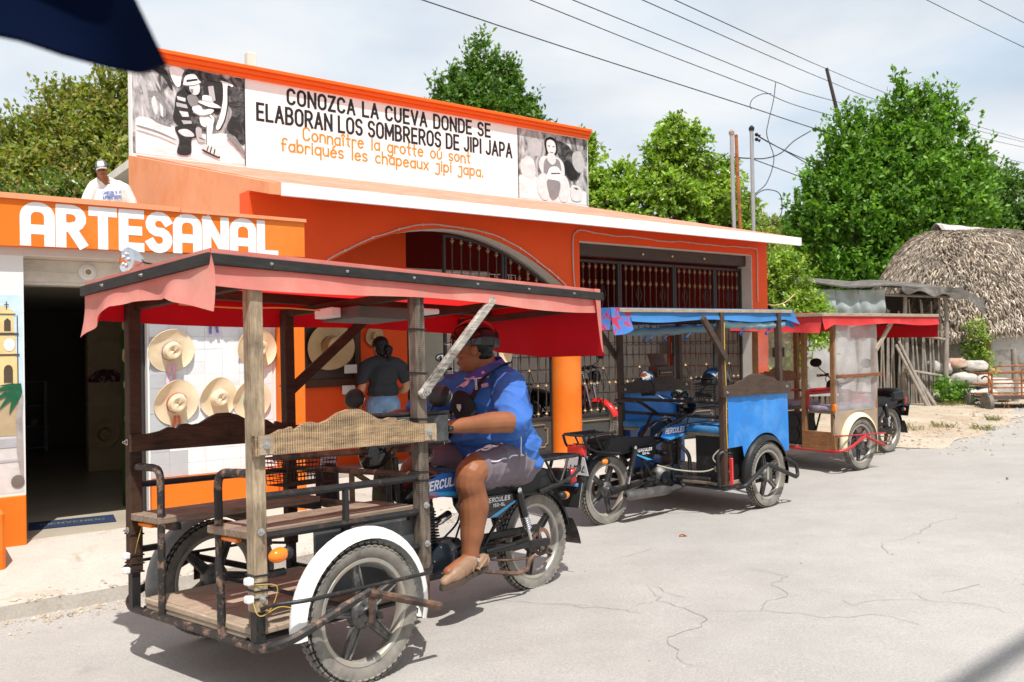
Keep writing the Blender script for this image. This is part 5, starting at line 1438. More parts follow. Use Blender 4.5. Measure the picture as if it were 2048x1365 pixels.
# roof frame
ZR = 1.80
RX0, RX1, RY = -1.866, .655, .588
for y in (-.30, .30): MB().b2(RX0 + .02, RX1 - .02, y - .02, y + .02, ZR - .062, ZR - .012, .003).build('roof_beam', WOODR, T1)
for x in (.62, .43, -.43, -1.2, -1.83): MB().b2(x - .022, x + .022, -RY + .01, RY - .01, ZR - .105, ZR - .064, .003).build('roof_beam', wood_y := WOODR, T1)
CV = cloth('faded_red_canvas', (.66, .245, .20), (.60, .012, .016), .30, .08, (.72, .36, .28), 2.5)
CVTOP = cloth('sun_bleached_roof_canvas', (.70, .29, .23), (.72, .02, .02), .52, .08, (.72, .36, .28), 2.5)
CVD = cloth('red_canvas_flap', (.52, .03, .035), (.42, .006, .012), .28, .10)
MB().grid(lambda u, v: V((RX0 + (RX1 - RX0) * u, -RY + 2 * RY * v, ZR + .024 + .010 * math.sin(u * 18) * math.sin(v * PI) - .010 * math.sin(v * PI * 3) ** 2)), 50, 20).build('roof_canvas', CVTOP, T1, 180, rc=False)
zs0, zs1 = ZR - .044, ZR + .002
MB().b2(RX0 - .005, RX1 + .006, RY + .008, RY + .026, zs0, zs1, .003).build('roof_strip', WOODBLK, T1, 20)
MB().b2(RX0 - .005, RX1 + .006, -RY - .026, -RY - .008, zs0, zs1, .003).build('roof_strip', WOODBLK, T1, 20)
MB().b2(RX1 + .008, RX1 + .026, -RY - .02, RY + .026, zs0 - .001, zs1 + .001, .003).build('roof_strip', WOODY, T1, 20)
MB().b2(RX0 - .026, RX0 - .008, -RY - .02, RY + .026, zs0 - .001, zs1 + .001, .003).build('roof_strip', WOODY, T1, 20)
for x in (.4, .02, -.37, -.8, -1.2, -1.6): bolt(T1, (x, RY + .024, ZR - .02), (0, 1, 0), .55)
for y in (.05, -.35): bolt(T1, (RX1 + .024, y, ZR - .02), (1, 0, 0), .6)
zb = ZR + .022
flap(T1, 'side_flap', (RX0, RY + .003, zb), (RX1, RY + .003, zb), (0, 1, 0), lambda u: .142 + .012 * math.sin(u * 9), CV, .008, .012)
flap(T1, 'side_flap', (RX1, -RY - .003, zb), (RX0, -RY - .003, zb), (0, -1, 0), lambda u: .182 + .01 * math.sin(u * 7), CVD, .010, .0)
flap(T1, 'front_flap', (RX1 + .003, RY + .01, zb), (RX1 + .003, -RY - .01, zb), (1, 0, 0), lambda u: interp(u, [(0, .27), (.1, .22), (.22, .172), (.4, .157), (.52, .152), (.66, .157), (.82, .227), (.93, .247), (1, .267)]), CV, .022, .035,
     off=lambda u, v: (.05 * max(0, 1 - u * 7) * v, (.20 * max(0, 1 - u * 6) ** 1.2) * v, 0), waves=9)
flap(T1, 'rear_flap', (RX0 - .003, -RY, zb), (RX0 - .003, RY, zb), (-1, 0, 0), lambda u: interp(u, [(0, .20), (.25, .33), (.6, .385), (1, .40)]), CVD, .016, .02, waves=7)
flap(T1, 'corner_flap', (RX0 + .005, RY + .018, zb), (RX0 + .06, RY + .018, zb), (0, 1, 0), lambda u: .385 - .30 * u * u, CV, .004, .012, nu=8)
# things fixed under and on the roof
am = MB().b2(-.74, -.39, -.16, .16, 1.632, 1.694, .004).build('amplifier_box', mat('amplifier_grey', (.10, .095, .085), .6, var=.15), T1)
MB().b2(-.36, -.30, -.10, .05, 1.64, 1.69, .004).build('amplifier_plug', CONN, am)
MB().tube(sp([(-.3, -.05, 1.68), (-.1, -.1, 1.69), (.1, -.16, 1.685), (.4, -.18, 1.69)], 6), .004, 5).build('wire', YWIRE, T1, 60)
MB().b2(-.90, -.78, .10, .22, 1.665, 1.693, .006).build('dome_lamp', CONN, T1, 30)
lp = thing('spot_lamp', 'round chrome spot lamp clamped on the front corner of the nearest red roof', 'lamp', (0, 0, 0))
lp.matrix_world = Matrix.Translation((-1.127, 4.122, -.073)) @ Euler((.052, -.026, 3.975)).to_matrix().to_4x4() @ Matrix.Translation((.60, -.235, 1.815))
MB().lathe([(0, -.055), (.03, -.05), (.05, -.02), (.058, .012), (.060, .02), (.054, .024)], (0, 0, .07), (1, .15, .05), 22).build('lamp_shell', CHROME, lp, 40)
ln_ = MB().lathe([(0, 0), (.053, .001)], (.022, .003, .071), (1, .15, .05), 22).build('lens', mat('clear_lens', (.62, .68, .72), .1, var=.25, sc_=60, bump=.4, bs=120), lp, 40)
for a in range(5): MB().ell((.026, .003 + .028 * math.cos(a * 1.257), .071 + .028 * math.sin(a * 1.257)), .010, 8, 6).build('led', CHROME, ln_, 60)
MB().tube(sp([(-.02, 0, .05), (-.03, 0, .02), (.0, 0, .0)], 4), .007, 6).build('bracket', BLACKP, lp, 60)
MB().tube(sp([(-.04, 0, .07), (-.10, .04, .05), (-.08, .05, .0), (-.02, .03, -.01)], 6), .004, 5).build('cable', WIRE, lp, 60)
_before = set(bpy.data.objects)
motorcycle(T1, -1.71, PAL_BLUE)
for o in bpy.data.objects:
    if o not in _before and o.parent == T1: o.location.y += .12
# amber indicator on the near wheel arch, on a bent bracket
ib = MB().bar((.36, .50, .675), (.385, .52, .615), .02, .006, (1, 0, 0)).build('indicator_bracket', RUSTY, T1)
MB().ell((.385, .60, .60), (.046, .030, .030), 16, 10, (0, .12, 0)).build('indicator', AMBER, ib, 60)
MB().ell((.345, .60, .603), (.026, .027, .027), 14, 9).build('indicator_shell', BLACKP, ib, 60)
# mesh basket and the rag and bottle behind the far bench
MESHM = mat('expanded_mesh', (.05, .03, .022), .6, .2)
def basket(root, c, d, m, rm, nx=10, nz=6):
    mb = MB(); cx, cy, cz = c; w, dp, h = d
    for i in range(nx + 1):
        x = cx - w / 2 + w * i / nx
        mb.tube([(x, cy - dp / 2, cz + h), (x, cy - dp / 2 + .03, cz), (x, cy + dp / 2 - .03, cz), (x, cy + dp / 2, cz + h)], .0025, 4)
    for j in range(nz + 1):
        z = cz + h * j / nz; k = .03 * (1 - j / nz)
        mb.tube([(cx - w / 2, cy - dp / 2 + k, z), (cx + w / 2, cy - dp / 2 + k, z), (cx + w / 2, cy + dp / 2 - k, z), (cx - w / 2, cy + dp / 2 - k, z)], .0025, 4, closed=True)
    o = mb.build('basket', m, root, 30)
    MB().tube([(cx - w / 2, cy - dp / 2, cz + h), (cx + w / 2, cy - dp / 2, cz + h), (cx + w / 2, cy + dp / 2, cz + h), (cx - w / 2, cy + dp / 2, cz + h)], .006, 6, closed=True).build('basket_rim', rm, o, 30)
    return o
basket(T1, (-.33, -.30, .775), (.30, .24, .14), MESHM, RUSTY, 14, 6)

# ------------------------------------------------------------------ 2: the blue one, facing away to the right
T2 = thing('motorcycle_taxi', 'blue roofed motorcycle taxi with a blue tarpaulin side panel and blue cushions', 'motorcycle taxi', (1.908, 8.348, -.128), (-.006, -.011, .735), 'motorcycle taxis parked along the kerb')
for y in (.605, -.605): wheel(T2, 0, y, 1.0)
for y in (.605, -.605): fender(T2, 0, y, .366, -20, 190, .10, BLACKP)
xf, xr, yp = .325, -.610, .580
for x, y in ((xf, -yp), (xr, -yp), (xf, yp), (xr, yp)): post(T2, x, y, .28, 1.79, BROWNZ, .054)
bt = [(-.672, 1.145), (-.58, 1.147), (-.50, 1.153), (-.465, 1.158), (-.44, 1.172), (-.40, 1.183), (-.35, 1.186), (-.31, 1.205), (-.24, 1.226), (-.17, 1.235), (-.09, 1.234), (-.03, 1.222), (.03, 1.202), (.08, 1.196), (.14, 1.188), (.18, 1.165), (.205, 1.142), (.23, 1.150), (.27, 1.142), (.32, 1.126), (.436, 1.122)]
for s in (-1, 1):
    mb = MB(); mb.prism(bt + [(.436, 1.028), (-.672, 1.052)], (0, s * yp + (-.030 if s < 0 else -.03), 0), (1, 0, 0), (0, 0, 1), .026 * (1 if s < 0 else 1))
    b_ = mb.build('backrest', BROWNX, T2, 20)
    for x in (-.62, .36): bolt(b_, (x, s * (yp + .056) if s < 0 else yp - .06, 1.09), (0, -1, 0), .8)
CVB = cloth('faded_blue_canvas', (.20, .46, .78), (.06, .22, .50), .22, .10, (.32, .56, .82), 3)
TARP = cloth('bright_blue_tarpaulin', (.028, .22, .64), None, .12, .08, (.10, .32, .68), 4, .35)
CVBR = cloth('blue_canvas_with_red_print', (.07, .22, .60), None, .2, .1, (.50, .05, .10), 14, .7, .52, .03)
rx0, rx1, ry, zr2 = -2.03, .60, .575, 1.812
for y in (-.5, 0, .5): MB().b2(rx0 + .02, rx1 - .02, y - .02, y + .02, zr2 - .06, zr2 - .012).build('roof_beam', BROWNX, T2, 0)
for x in (.5, .3, -.15, -.61, -1.1, -1.6, -1.98): MB().b2(x - .02, x + .02, -ry + .01, ry - .01, zr2 - .10, zr2 - .061).build('roof_beam', WOODR, T2, 0)
MB().grid(lambda u, v: V((rx0 + (rx1 - rx0) * u, -ry + 2 * ry * v, zr2 + .012 + .012 * math.sin(u * 15) * math.sin(v * PI))), 40, 14).build('roof_canvas', CVB, T2, 180, rc=False)
MB().b2(rx0 + .07, rx1 - .04, -ry - .026, -ry - .008, zr2 - .026, zr2 + .004, .003).build('roof_strip', PALEWOOD, T2, 20)
MB().b2(rx0 + .07, rx1 - .04, ry + .008, ry + .026, zr2 - .026, zr2 + .004, .003).build('roof_strip', PALEWOOD, T2, 20)
zb = zr2 + .008
flap(T2, 'side_flap', (rx0 + .2, -ry - .004, zb), (rx1, -ry - .004, zb), (0, -1, 0), lambda u: .105 + .012 * math.sin(u * 11) + (.05 * max(0, u - .94) / .06), CVB, .009, .018, off=lambda u, v: (.10 * max(0, u - .93) / .07 * v, 0, 0))
flap(T2, 'side_flap', (rx1, ry + .004, zb), (rx0, ry + .004, zb), (0, 1, 0), lambda u: .11, CVB, .009, .018)
flap(T2, 'front_flap', (rx1 + .004, ry, zb), (rx1 + .004, -ry, zb), (1, 0, 0), lambda u: .13 + .05 * max(0, u - .8) / .2, CVB, .02, .05, waves=8)
flap(T2, 'corner_flap', (rx0 - .02, -ry - .008, zb), (rx0 + .21, -ry - .008, zb), (0, -1, 0), lambda u: .21 - .04 * u * u * u, CVBR, .006, .02, nu=12)
flap(T2, 'rear_flap', (rx0 - .004, -ry, zb), (rx0 - .004, ry, zb), (-1, 0, 0), lambda u: .17, CVBR, .014, .02)
# rolled-up side curtains with ties
def roll(p0, p1, r, m, n=14):
    p0, p1 = V(p0), V(p1)
    return MB().tube([p0.lerp(p1, i / n) + V((0, 0, -.012 * math.sin(i / n * PI) + .006 * math.sin(i * 1.9))) for i in range(n + 1)], [r * (.85 + .2 * math.sin(i * 1.3) ** 2) for i in range(n + 1)], 10)
CURT = cloth('rolled_blue_grey_curtain', (.19, .33, .38), None, .05, .15, (.30, .26, .23), 5, .6)
for p0, p1 in (((-.60, -.55, 1.690), (.46, -.55, 1.675)), ((-.55, .55, 1.655), (.28, .55, 1.645)), ((-.62, .54, 1.65), (-.62, -.5, 1.66))):
    r_ = roll(p0, p1, .036, None).build('rolled_curtain', CURT, T2, 60)
    for f in (.35, .75):
        q = V(p0).lerp(V(p1), f)
        MB().shell(lambda u, v: V((q.x + (v - .5) * .035, q.y + .036 * math.sin(u * 9) * (1 - u * .5), q.z + .03 - .13 * u)), 8, 2, .003).build('tie_strap', BLUEP, r_, 60)
for s in (-1, 1): MB().bar((-.60, s * (yp + .04), 1.385), (-.93, s * (yp + .04), 1.745), .03, .062, (0, 0, 1), .006).build('brace', BROWNX, T2, 20)
# tarpaulin side panels with the wheel arch cut away, tied along the top
for s in (-1, 1):
    def tp_(u, v):
        x = -.585 + 1.0 * u
        top = 1.055 - .03 * u
        low = .52 if u > .0 else .52
        d = abs(x)
        arch_ = .30 + math.sqrt(max(0, .385 ** 2 - d * d)) if d < .385 else 0
        low = max(.50 - .02 * u if x > -.35 else .60, arch_)
        z = top + (low - top) * v
        return V((x, s * (yp + .032 + .005 * math.sin(u * 9 + v * 3) * v + .003 * math.sin(u * 23 + v * 5)), z))
    MB().grid((lambda u, v: tp_(u, v)) if s < 0 else (lambda u, v: tp_(1 - u, v)), 40, 12).build('tarpaulin_panel', TARP, T2, 180, rc=False)
tubes(T2, 'wheel_guard', STEEL_BLK, .019, fp((-.52, -.64, .25), (-.50, -.71, .266), (-.153, -.725, .425), (.328, -.725, .25), r=.04))
tubes(T2, 'wheel_guard', STEEL_BLK, .017, fp((.30, -.725, .262), (.365, -.725, .25), (.385, -.70, .36), (.25, -.66, .43), r=.05))
tubes(T2, 'wheel_guard', STEEL_BLK, .019, fp((-.52, .64, .25), (-.50, .71, .266), (-.153, .725, .425), (.328, .725, .25), r=.04))
MB().box((-.153, -.727, .36), (.03, .006, .15), None, .002).build('axle_plate', ALLOY, T2)
MB().b2(-.604, -.584, -.655, -.625, .285, .52, .003).build('reflector_strip', REDLENS, T2)
tubes(T2, 'floor_bar', STEEL_BLK, .018, [(-.62, -.60, .25), (-.62, .60, .25)], [(.36, -.58, .25), (.36, .58, .25)], [(-.62, -.58, .25), (.36, -.58, .25)], [(-.62, .58, .25), (.36, .58, .25)], [(-.62, 0, .27), (-1.05, 0, .26)], [(-.62, -.45, .32), (-.72, -.1, .32)], [(-.62, -.1, .25), (-.62, -.1, .9)])
tubes(T2, 'rear_rail', STEEL_BLK, .0155, [(-.62, -.60, 1.0), (-.62, .60, 1.0)], [(-.62, -.60, .87), (-.62, .60, .87)], fp((-.62, .58, .95), (-.80, .50, 1.0), (-.80, .2, 1.0), (-.62, .12, .87)), [(-.62, -.2, .87), (-.95, -.04, .70)], [(-.62, .2, .87), (-.95, .04, .70)])
tubes(T2, 'guard_hoop', STEEL_BLK, .018, fp((-.66, -.56, .27), (-.68, -.56, .55), (-.60, -.60, .58), r=.06))
MB().b2(-.60, .34, -.55, .55, .262, .288).build('floor_board', WOODF, T2, 0)
CUSH = cloth('blue_vinyl_cushion', (.030, .155, .34), None, .0, .12, (.10, .22, .36), 6, .4)
for s in (-1, 1):
    MB().b2(-.62, .33, s * .20, s * .555, .70, .725).build('bench_board', WOODS, T2, 0)
    MB().box((-.16, s * .375, .757), (.96, .36, .065), None, .025).build('cushion', CUSH, T2, 50)
    MB().b2(-.56, .3, s * .515, s * .53, .30, .69).build('inner_panel', mat_in := BLUEP if s > 0 else BLACKP, T2, 0)
a, b = V((-.53, -.575, .60)), V((-.50, -.575, .30))
sh = MB().tube([a, b], .014, 8).build('suspension_rod', STEEL_BLK, T2, 40)
MB().tube([a.lerp(b, .1 + .8 * i / 80) + V((math.cos(i * .7), math.sin(i * .7), 0)) * .028 for i in range(81)], .006, 5).build('suspension_spring', STEEL_BLK, sh, 60)
for pts in ([(-.60, -.57, .62), (-.66, -.5, .52), (-.63, -.55, .45), (-.58, -.6, .42)], [(-.62, -.55, .45), (-.72, -.45, .40), (-.9, -.3, .42), (-1.0, -.15, .46)], [(-.63, -.5, .44), (-.66, -.53, .40), (-.60, -.57, .43), (-.55, -.6, .38)]):
    MB().tube(sp(pts, 6), .006, 5).build('loose_cable', mat_cable := mat('beige_cable', (.42, .37, .28), .6, bump=0), T2, 60)
MB().tube(sp([(-.60, -.612, 1.7), (-.61, -.614, 1.4), (-.60, -.613, 1.1), (-.61, -.614, .8), (-.60, -.612, .6)], 6), .005, 5).build('yellow_cable', YWIRE, T2, 60)
basket(T2, (-.34, -.33, .93), (.34, .26, .22), mat('wire_basket', (.10, .10, .10), .4, .5), STEEL_BLK, 14, 9)
MB().lathe([(.058, 0), (.058, .002), (.01, .002)], (-.40, .05, 1.03), (-1, -.3, .2), 28).build('reflector_disc', mat('iridescent_disc', (.45, .55, .30), .08, .8, var=.6, sc_=25, c2=(.6, .25, .4), sc2=12, bump=0), T2, 40)
motorcycle(T2, -1.522, (BLACKG, BLUEP, BLUEL, mat('blue_mirror_shell', (.02, .10, .28), .3, bump=0)), steer=.12)
for sgn in (0,):
    MB().box((-.585, -.40, .50), (.02, .26, .40), None, .008).build('inner_panel', BLACKP, T2, 30)

# ------------------------------------------------------------------ 3: the far one, red roof and clear curtains
T3 = thing('motorcycle_taxi', 'farthest motorcycle taxi with a bright red roof, honey wood posts and clear plastic side curtain', 'motorcycle taxi', (3.665, 10.462, -.105), (-.005, .004, 3.788), 'motorcycle taxis parked along the kerb')
for y in (.585, -.585): wheel(T3, 0, y, .5)
CRF = mat('cream_fender_paint', (.72, .66, .44), .35, var=.05, c2=(.6, .52, .36), f2=.68)
for y in (.585, -.585): fender(T3, 0, y, .366, -10, 200, .10, CRF)
xf, xr, yp = .42, -.43, .535
for x, y in ((xf, yp), (xr, yp), (xf, -yp), (xr, -yp), (.41, .15)): post(T3, x, y, .26, 1.77, HONEY, .056)
CVR = cloth('red_canvas', (.62, .045, .045), (.42, .008, .012), .25, .08, (.68, .10, .09), 3)
rx0, rx1, ry, zr3 = -1.80, .76, .62, 1.785
for y in (-.5, 0, .5): MB().b2(rx0 + .02, rx1 - .02, y - .02, y + .02, zr3 - .06, zr3 - .012).build('roof_beam', HONEYX, T3, 0)
for x in (.7, .42, -.43, -1.1, -1.75): MB().b2(x - .02, x + .02, -ry + .01, ry - .01, zr3 - .10, zr3 - .061).build('roof_beam', WOODR, T3, 0)
MB().grid(lambda u, v: V((rx0 + (rx1 - rx0) * u, -ry + 2 * ry * v, zr3 + .03 + .02 * math.sin(v * PI))), 30, 12).build('roof_canvas', CVR, T3, 180, rc=False)
PALEY = wood('pale_crosspiece', (.46, .37, .27), (.22, .165, .12), 1, 0, .45, .2)
MB().b2(rx0, rx1, ry + .006, ry + .022, zr3 - .006, zr3 + .030, .003).build('roof_strip', PALEWOOD, T3, 20)
MB().b2(rx1 + .006, rx1 + .022, -ry, ry + .022, zr3 - .007, zr3 + .031, .003).build('roof_strip', PALEY, T3, 20)
zb = zr3 + .005
flap(T3, 'side_flap', (rx0, ry + .004, zb), (rx1, ry + .004, zb), (0, 1, 0), lambda u: .105 + .012 * math.sin(u * 10) + .07 * max(0, u - .93) / .07, CVR, .008, .02)
flap(T3, 'side_flap', (rx1, -ry - .004, zb), (rx0, -ry - .004, zb), (0, -1, 0), lambda u: .17, CVR, .01, .01)
flap(T3, 'front_flap', (rx1 + .004, ry, zb), (rx1 + .004, -ry, zb), (1, 0, 0), lambda u: .20 - .05 * u, CVR, .016, .03, waves=7)
flap(T3, 'rear_flap', (rx0 - .004, -ry, zb), (rx0 - .004, ry, zb), (-1, 0, 0), lambda u: .27, CVR, .012, .01)
PSH = plastic_sheet('cloudy_plastic_sheet')
def curtain(root, x0, x1, y, z0, z1, flip):
    f = lambda u, v: V((x0 + (x1 - x0) * u, y + .010 * math.sin(u * 8 + v * 5) + .006 * math.sin(u * 19 - v * 7), z1 + (z0 - z1) * v))
    MB().grid(f, 18, 22).build('plastic_curtain', PSH, root, 180, rc=False)
curtain(T3, -.44, .43, yp + .035, .69, 1.69, 0)
curtain(T3, -.44, .43, -yp - .035, .75, 1.69, 0)
MB().b2(-.50, .45, yp + .05, yp + .07, 1.075, 1.115, .004).build('curtain_batten', HONEYX, T3, 20)
MB().b2(-.44, .45, yp - .0, yp + .03, .42, .69, .004).build('side_board', mat('worn_side_board', (.36, .27, .19), .7, var=.2, sc_=5), T3, 20)
MB().b2(xf + .005, xf + .025, .13, yp + .03, .225, .46, .004).build('front_board', wood('worn_front_board', (.34, .16, .07), (.14, .06, .025), 1, 0, .48, .2), T3, 20)
mb = MB(); mb.prism([(-a, b - .0) for a, b in reversed(near_top)] + [(-.489, .99), (.489, .99)], (0, -yp + .02, 0), (1, 0, 0), (0, 0, 1), .024); mb.build('backrest', HONEYX, T3, 20)
MB().bar((-.42, yp + .03, 1.38), (-.82, yp + .03, 1.74), .028, .06, (0, 0, 1), .006).build('brace', PALEWOOD, T3, 20)
MB().bar((-.40, -yp, 1.38), (-.62, -yp, 1.70), .028, .06, (0, 0, 1), .006).build('brace', HONEYX, T3, 20)
REDT = mat('red_tube_paint', (.42, .03, .035), .4, .1, var=.1, c2=(.2, .08, .05), f2=.68, sc2=8)
tubes(T3, 'wheel_guard', REDT, .0175, fp((.43, -.50, .24), (.43, .48, .24), (.52, .62, .25), (.40, .70, .28), (.053, .70, .405), r=.07), [(.055, .70, .40), (-.35, .70, .262)])
tubes(T3, 'wheel_guard', REDT, .009, fp((.43, .56, .42), (.42, .66, .43), (-.38, .70, .405), r=.05))
tubes(T3, 'guard_hoop', REDT, .017, fp((.43, -.20, .70), (.43, -.20, .93), (.40, -.5, .96), r=.06), fp((.43, .21, .73), (.43, .21, .93), (.40, .5, .96), r=.06), [(.43, .22, .89), (-.4, .22, .89)], [(.40, -.5, .87), (-.4, -.5, .87)], [(-.44, -.5, .86), (-.44, .5, .86)])
MB().b2(-.42, .42, -.52, .52, .25, .28).build('floor_board', WOODF, T3, 0)
CUSH2 = cloth('grey_mauve_cushion', (.30, .26, .32), None, 0, .15, (.10, .08, .12), 8, .5)
for s in (-1, 1):
    MB().b2(-.40, .42, s * .20, s * .50, .665, .69).build('bench_board', WOODS, T3, 0)
    MB().box((.01, s * .35, .722), (.84, .32, .06), None, .025).build('cushion', CUSH2, T3, 50)
tubes(T3, 'seat_leg', STEEL_BLK, .011, [(.36, .22, .66), (.30, .22, .45)], [(.20, .22, .66), (.30, .22, .45)], [(.42, .22, .36), (-.1, .22, .36)])
ib = MB().bar((.45, .55, .67), (.46, .57, .62), .012, .006, (1, 0, 0)).build('indicator_bracket', BLACKP, T3)
MB().box((.47, .575, .74), (.03, .045, .085), None, .012).build('indicator', AMBER, ib, 40)
motorcycle(T3, -1.645, (REDP, REDP, BLACKG, BLACKP), text_on=False, rack=False, box=True)
MB().b2(-.1, .12, -.50, -.48, 1.3, 1.42).build('dark_board', BROWNX, T3, 0)

# ------------------------------------------------------------------ two parked motorcycles behind the gates
PAL_RED = (REDP, REDP, BLACKG, BLACKP)
def park(t, s, rz, label):
    o = thing('parked_motorcycle', label, 'motorcycle', W(t, s, .03), (0, 0, FA + rz), 'motorcycles parked behind the gates')
    motorcycle(o, -.63, PAL_RED, front=True, text_on=False)
    return o
pk1 = park(.75, 1.0, R(-78), 'red motorcycle behind the wide gate, its front mudguard showing beside the orange column')
pk2 = park(-.55, 1.1, R(80), 'red motorcycle behind the arch gate, tail lamp and white plate towards the street')
# ================================================================== people
def limb(mb, pr, n=14, k=5):
    """tapering limb through (point, radius) pairs with rounded ends"""
    P = sp([p for p, r in pr], k)
    rs = []
    for i in range(len(pr) - 1):
        for j in range(k):
            u = j / k; u = u * u * (3 - 2 * u)
            rs.append(pr[i][1] + (pr[i + 1][1] - pr[i][1]) * u)
    rs.append(pr[-1][1])
    mb.tube(P, rs, n)
    mb.ell(pr[0][0], pr[0][1] * .98, n, 9); mb.ell(pr[-1][0], pr[-1][1] * .98, n, 9)
def hand(mb, wrist, d, side, palm_n, curl=.5, s=1.0):
    """palm, four unequal bent fingers and a thumb leaving the side of the palm"""
    w, d, side, pn = V(wrist), V(d).normalized(), V(side).normalized(), V(palm_n).normalized()
    limb(mb, [(w, .026 * s), (w + d * .04 * s, .027 * s)])
    mb.ell(w + d * .055 * s, (.042 * s, .042 * s, .042 * s), 12, 8)
    for i in range(4):
        o = (i - 1.5) * .019 * s
        L = (.070, .082, .076, .058)[i] * s
        a = w + d * .075 * s + side * o
        b = a + (d * math.cos(curl * .7) + pn * math.sin(curl * .7)) * L * .5
        c = b + (d * math.cos(curl * 1.9) + pn * math.sin(curl * 1.9)) * L * .5
        limb(mb, [(w + d * .04 * s + side * o * .8, .0105 * s), (a, .0105 * s), (b, .0095 * s), (c, .0080 * s)], 8, 3)
    t0 = w + d * .03 * s - side * .028 * s
    limb(mb, [(t0, .013 * s), (t0 + d * .03 * s - side * .022 * s + pn * .012 * s, .0115 * s), (t0 + d * .058 * s - side * .024 * s + pn * .03 * s, .0095 * s)], 8, 3)
def skinned(name, mb, voxel, smooth, m, parent, fold=None, sm=180, label=None):
    me0 = bpy.data.meshes.new('tmp'); me0.from_pydata(mb.v, [], mb.f)
    bm = bmesh.new(); bm.from_mesh(me0); bmesh.ops.recalc_face_normals(bm, faces=bm.faces); bm.to_mesh(me0); bm.free()
    t = bpy.data.objects.new('tmp', me0); col.objects.link(t)
    r = t.modifiers.new('r', 'REMESH'); r.mode = 'VOXEL'; r.voxel_size = voxel; r.adaptivity = 0
    s = t.modifiers.new('s', 'SMOOTH'); s.factor = .5; s.iterations = smooth
    dg = bpy.context.evaluated_depsgraph_get()
    me = bpy.data.meshes.new_from_object(t.evaluated_get(dg), depsgraph=dg)
    bpy.data.objects.remove(t); bpy.data.meshes.remove(me0)
    me.name = name
    if fold:
        n = len(me.vertices)
        co = np.empty(n * 3); me.vertices.foreach_get('co', co); co = co.reshape(-1, 3)
        no = np.empty(n * 3); me.vertices.foreach_get('normal', no); no = no.reshape(-1, 3)
        d = np.array([fold(V(c)) for c in co])
        co += no * d[:, None]
        me.vertices.foreach_set('co', co.ravel())
    me.materials.clear(); me.materials.append(m)
    me.polygons.foreach_set('use_smooth', [True] * len(me.polygons))
    me.update()
    return obj(name, me, parent, label)
def head(mb, c, f, s=1.0, upv=(0, 0, 1)):
    """skull, jaw, nose, brow, lips, ears; f is the facing direction. returns local frame function"""
    c, f = V(c), V(f).normalized()
    u = V(upv); u = (u - f * u.dot(f)).normalized(); r = f.cross(u)
    M = Matrix((f, r, u)).transposed()
    L = lambda x, y, z: c + (M @ V((x, y, z))) * s
    e = M.to_euler()
    mb.ell(L(-.008, 0, .025), (.094 * s, .076 * s, .092 * s), 18, 12, e)
    mb.ell(L(.018, 0, -.045), (.070 * s, .060 * s, .075 * s), 16, 10, e)
    mb.ell(L(.058, 0, -.088), (.026 * s, .028 * s, .022 * s), 10, 8, e)
    limb(mb, [(L(.082, 0, .022), .009 * s), (L(.100, 0, -.018), .014 * s)], 8, 3)
    for y in (-1, 1):
        mb.ell(L(.092, .012 * y, -.022), .010 * s, 8, 6)
        mb.ell(L(.076, .034 * y, .032), (.014 * s, .026 * s, .009 * s), 10, 6, e)
        mb.ell(L(.066, .042 * y, -.020), (.022 * s, .022 * s, .020 * s), 10, 7, e)
        mb.ell(L(-.008, .078 * y, -.006), (.020 * s, .010 * s, .032 * s), 10, 8, e)
        mb.ell(L(-.012, .083 * y, .006), (.018 * s, .010 * s, .020 * s), 10, 8, e)
    mb.ell(L(.084, 0, -.055), (.012 * s, .024 * s, .007 * s), 10, 6, e)
    mb.ell(L(.082, 0, -.066), (.012 * s, .021 * s, .008 * s), 10, 6, e)
    return L, M
def face_bits(L, s, parent, brow=True, tf=None):
    for y in (-1, 1):
        o = MB().ell(L(.078, .031 * y, .014), .0125 * s, 10, 7); 
        if tf: o.xf(tf)
        o.build('eye', EYE, parent, 60)
        if brow:
            o = MB(); o.tube(sp([L(.088, .015 * y, .037), L(.086, .034 * y, .043), L(.070, .054 * y, .035)], 4), .0055 * s, 6)
            if tf: o.xf(tf)
            o.build('eyebrow', HAIR, parent, 60)
    o = MB().tube(sp([L(.089, -.022, -.060), L(.097, 0, -.0605), L(.089, .022, -.060)], 4), .0026 * s, 5)
    if tf: o.xf(tf)
    o.build('mouth_line', mat_lip, parent, 60)
mat_lip = mat('lip_shade', (.13, .045, .035), .5, bump=0)
def folds(k=1.0, f=9, seed=0):
    def fn(c):
        a = mnoise.noise(V((c.x * f, c.y * f, c.z * f * .45 + seed)))
        b = mnoise.noise(V((c.x * f * 2.2 + 3, c.y * f * 2.2, c.z * f * .9 + seed)))
        return k * (.006 * (1 - abs(a)) ** 3 + .003 * b)
    return fn

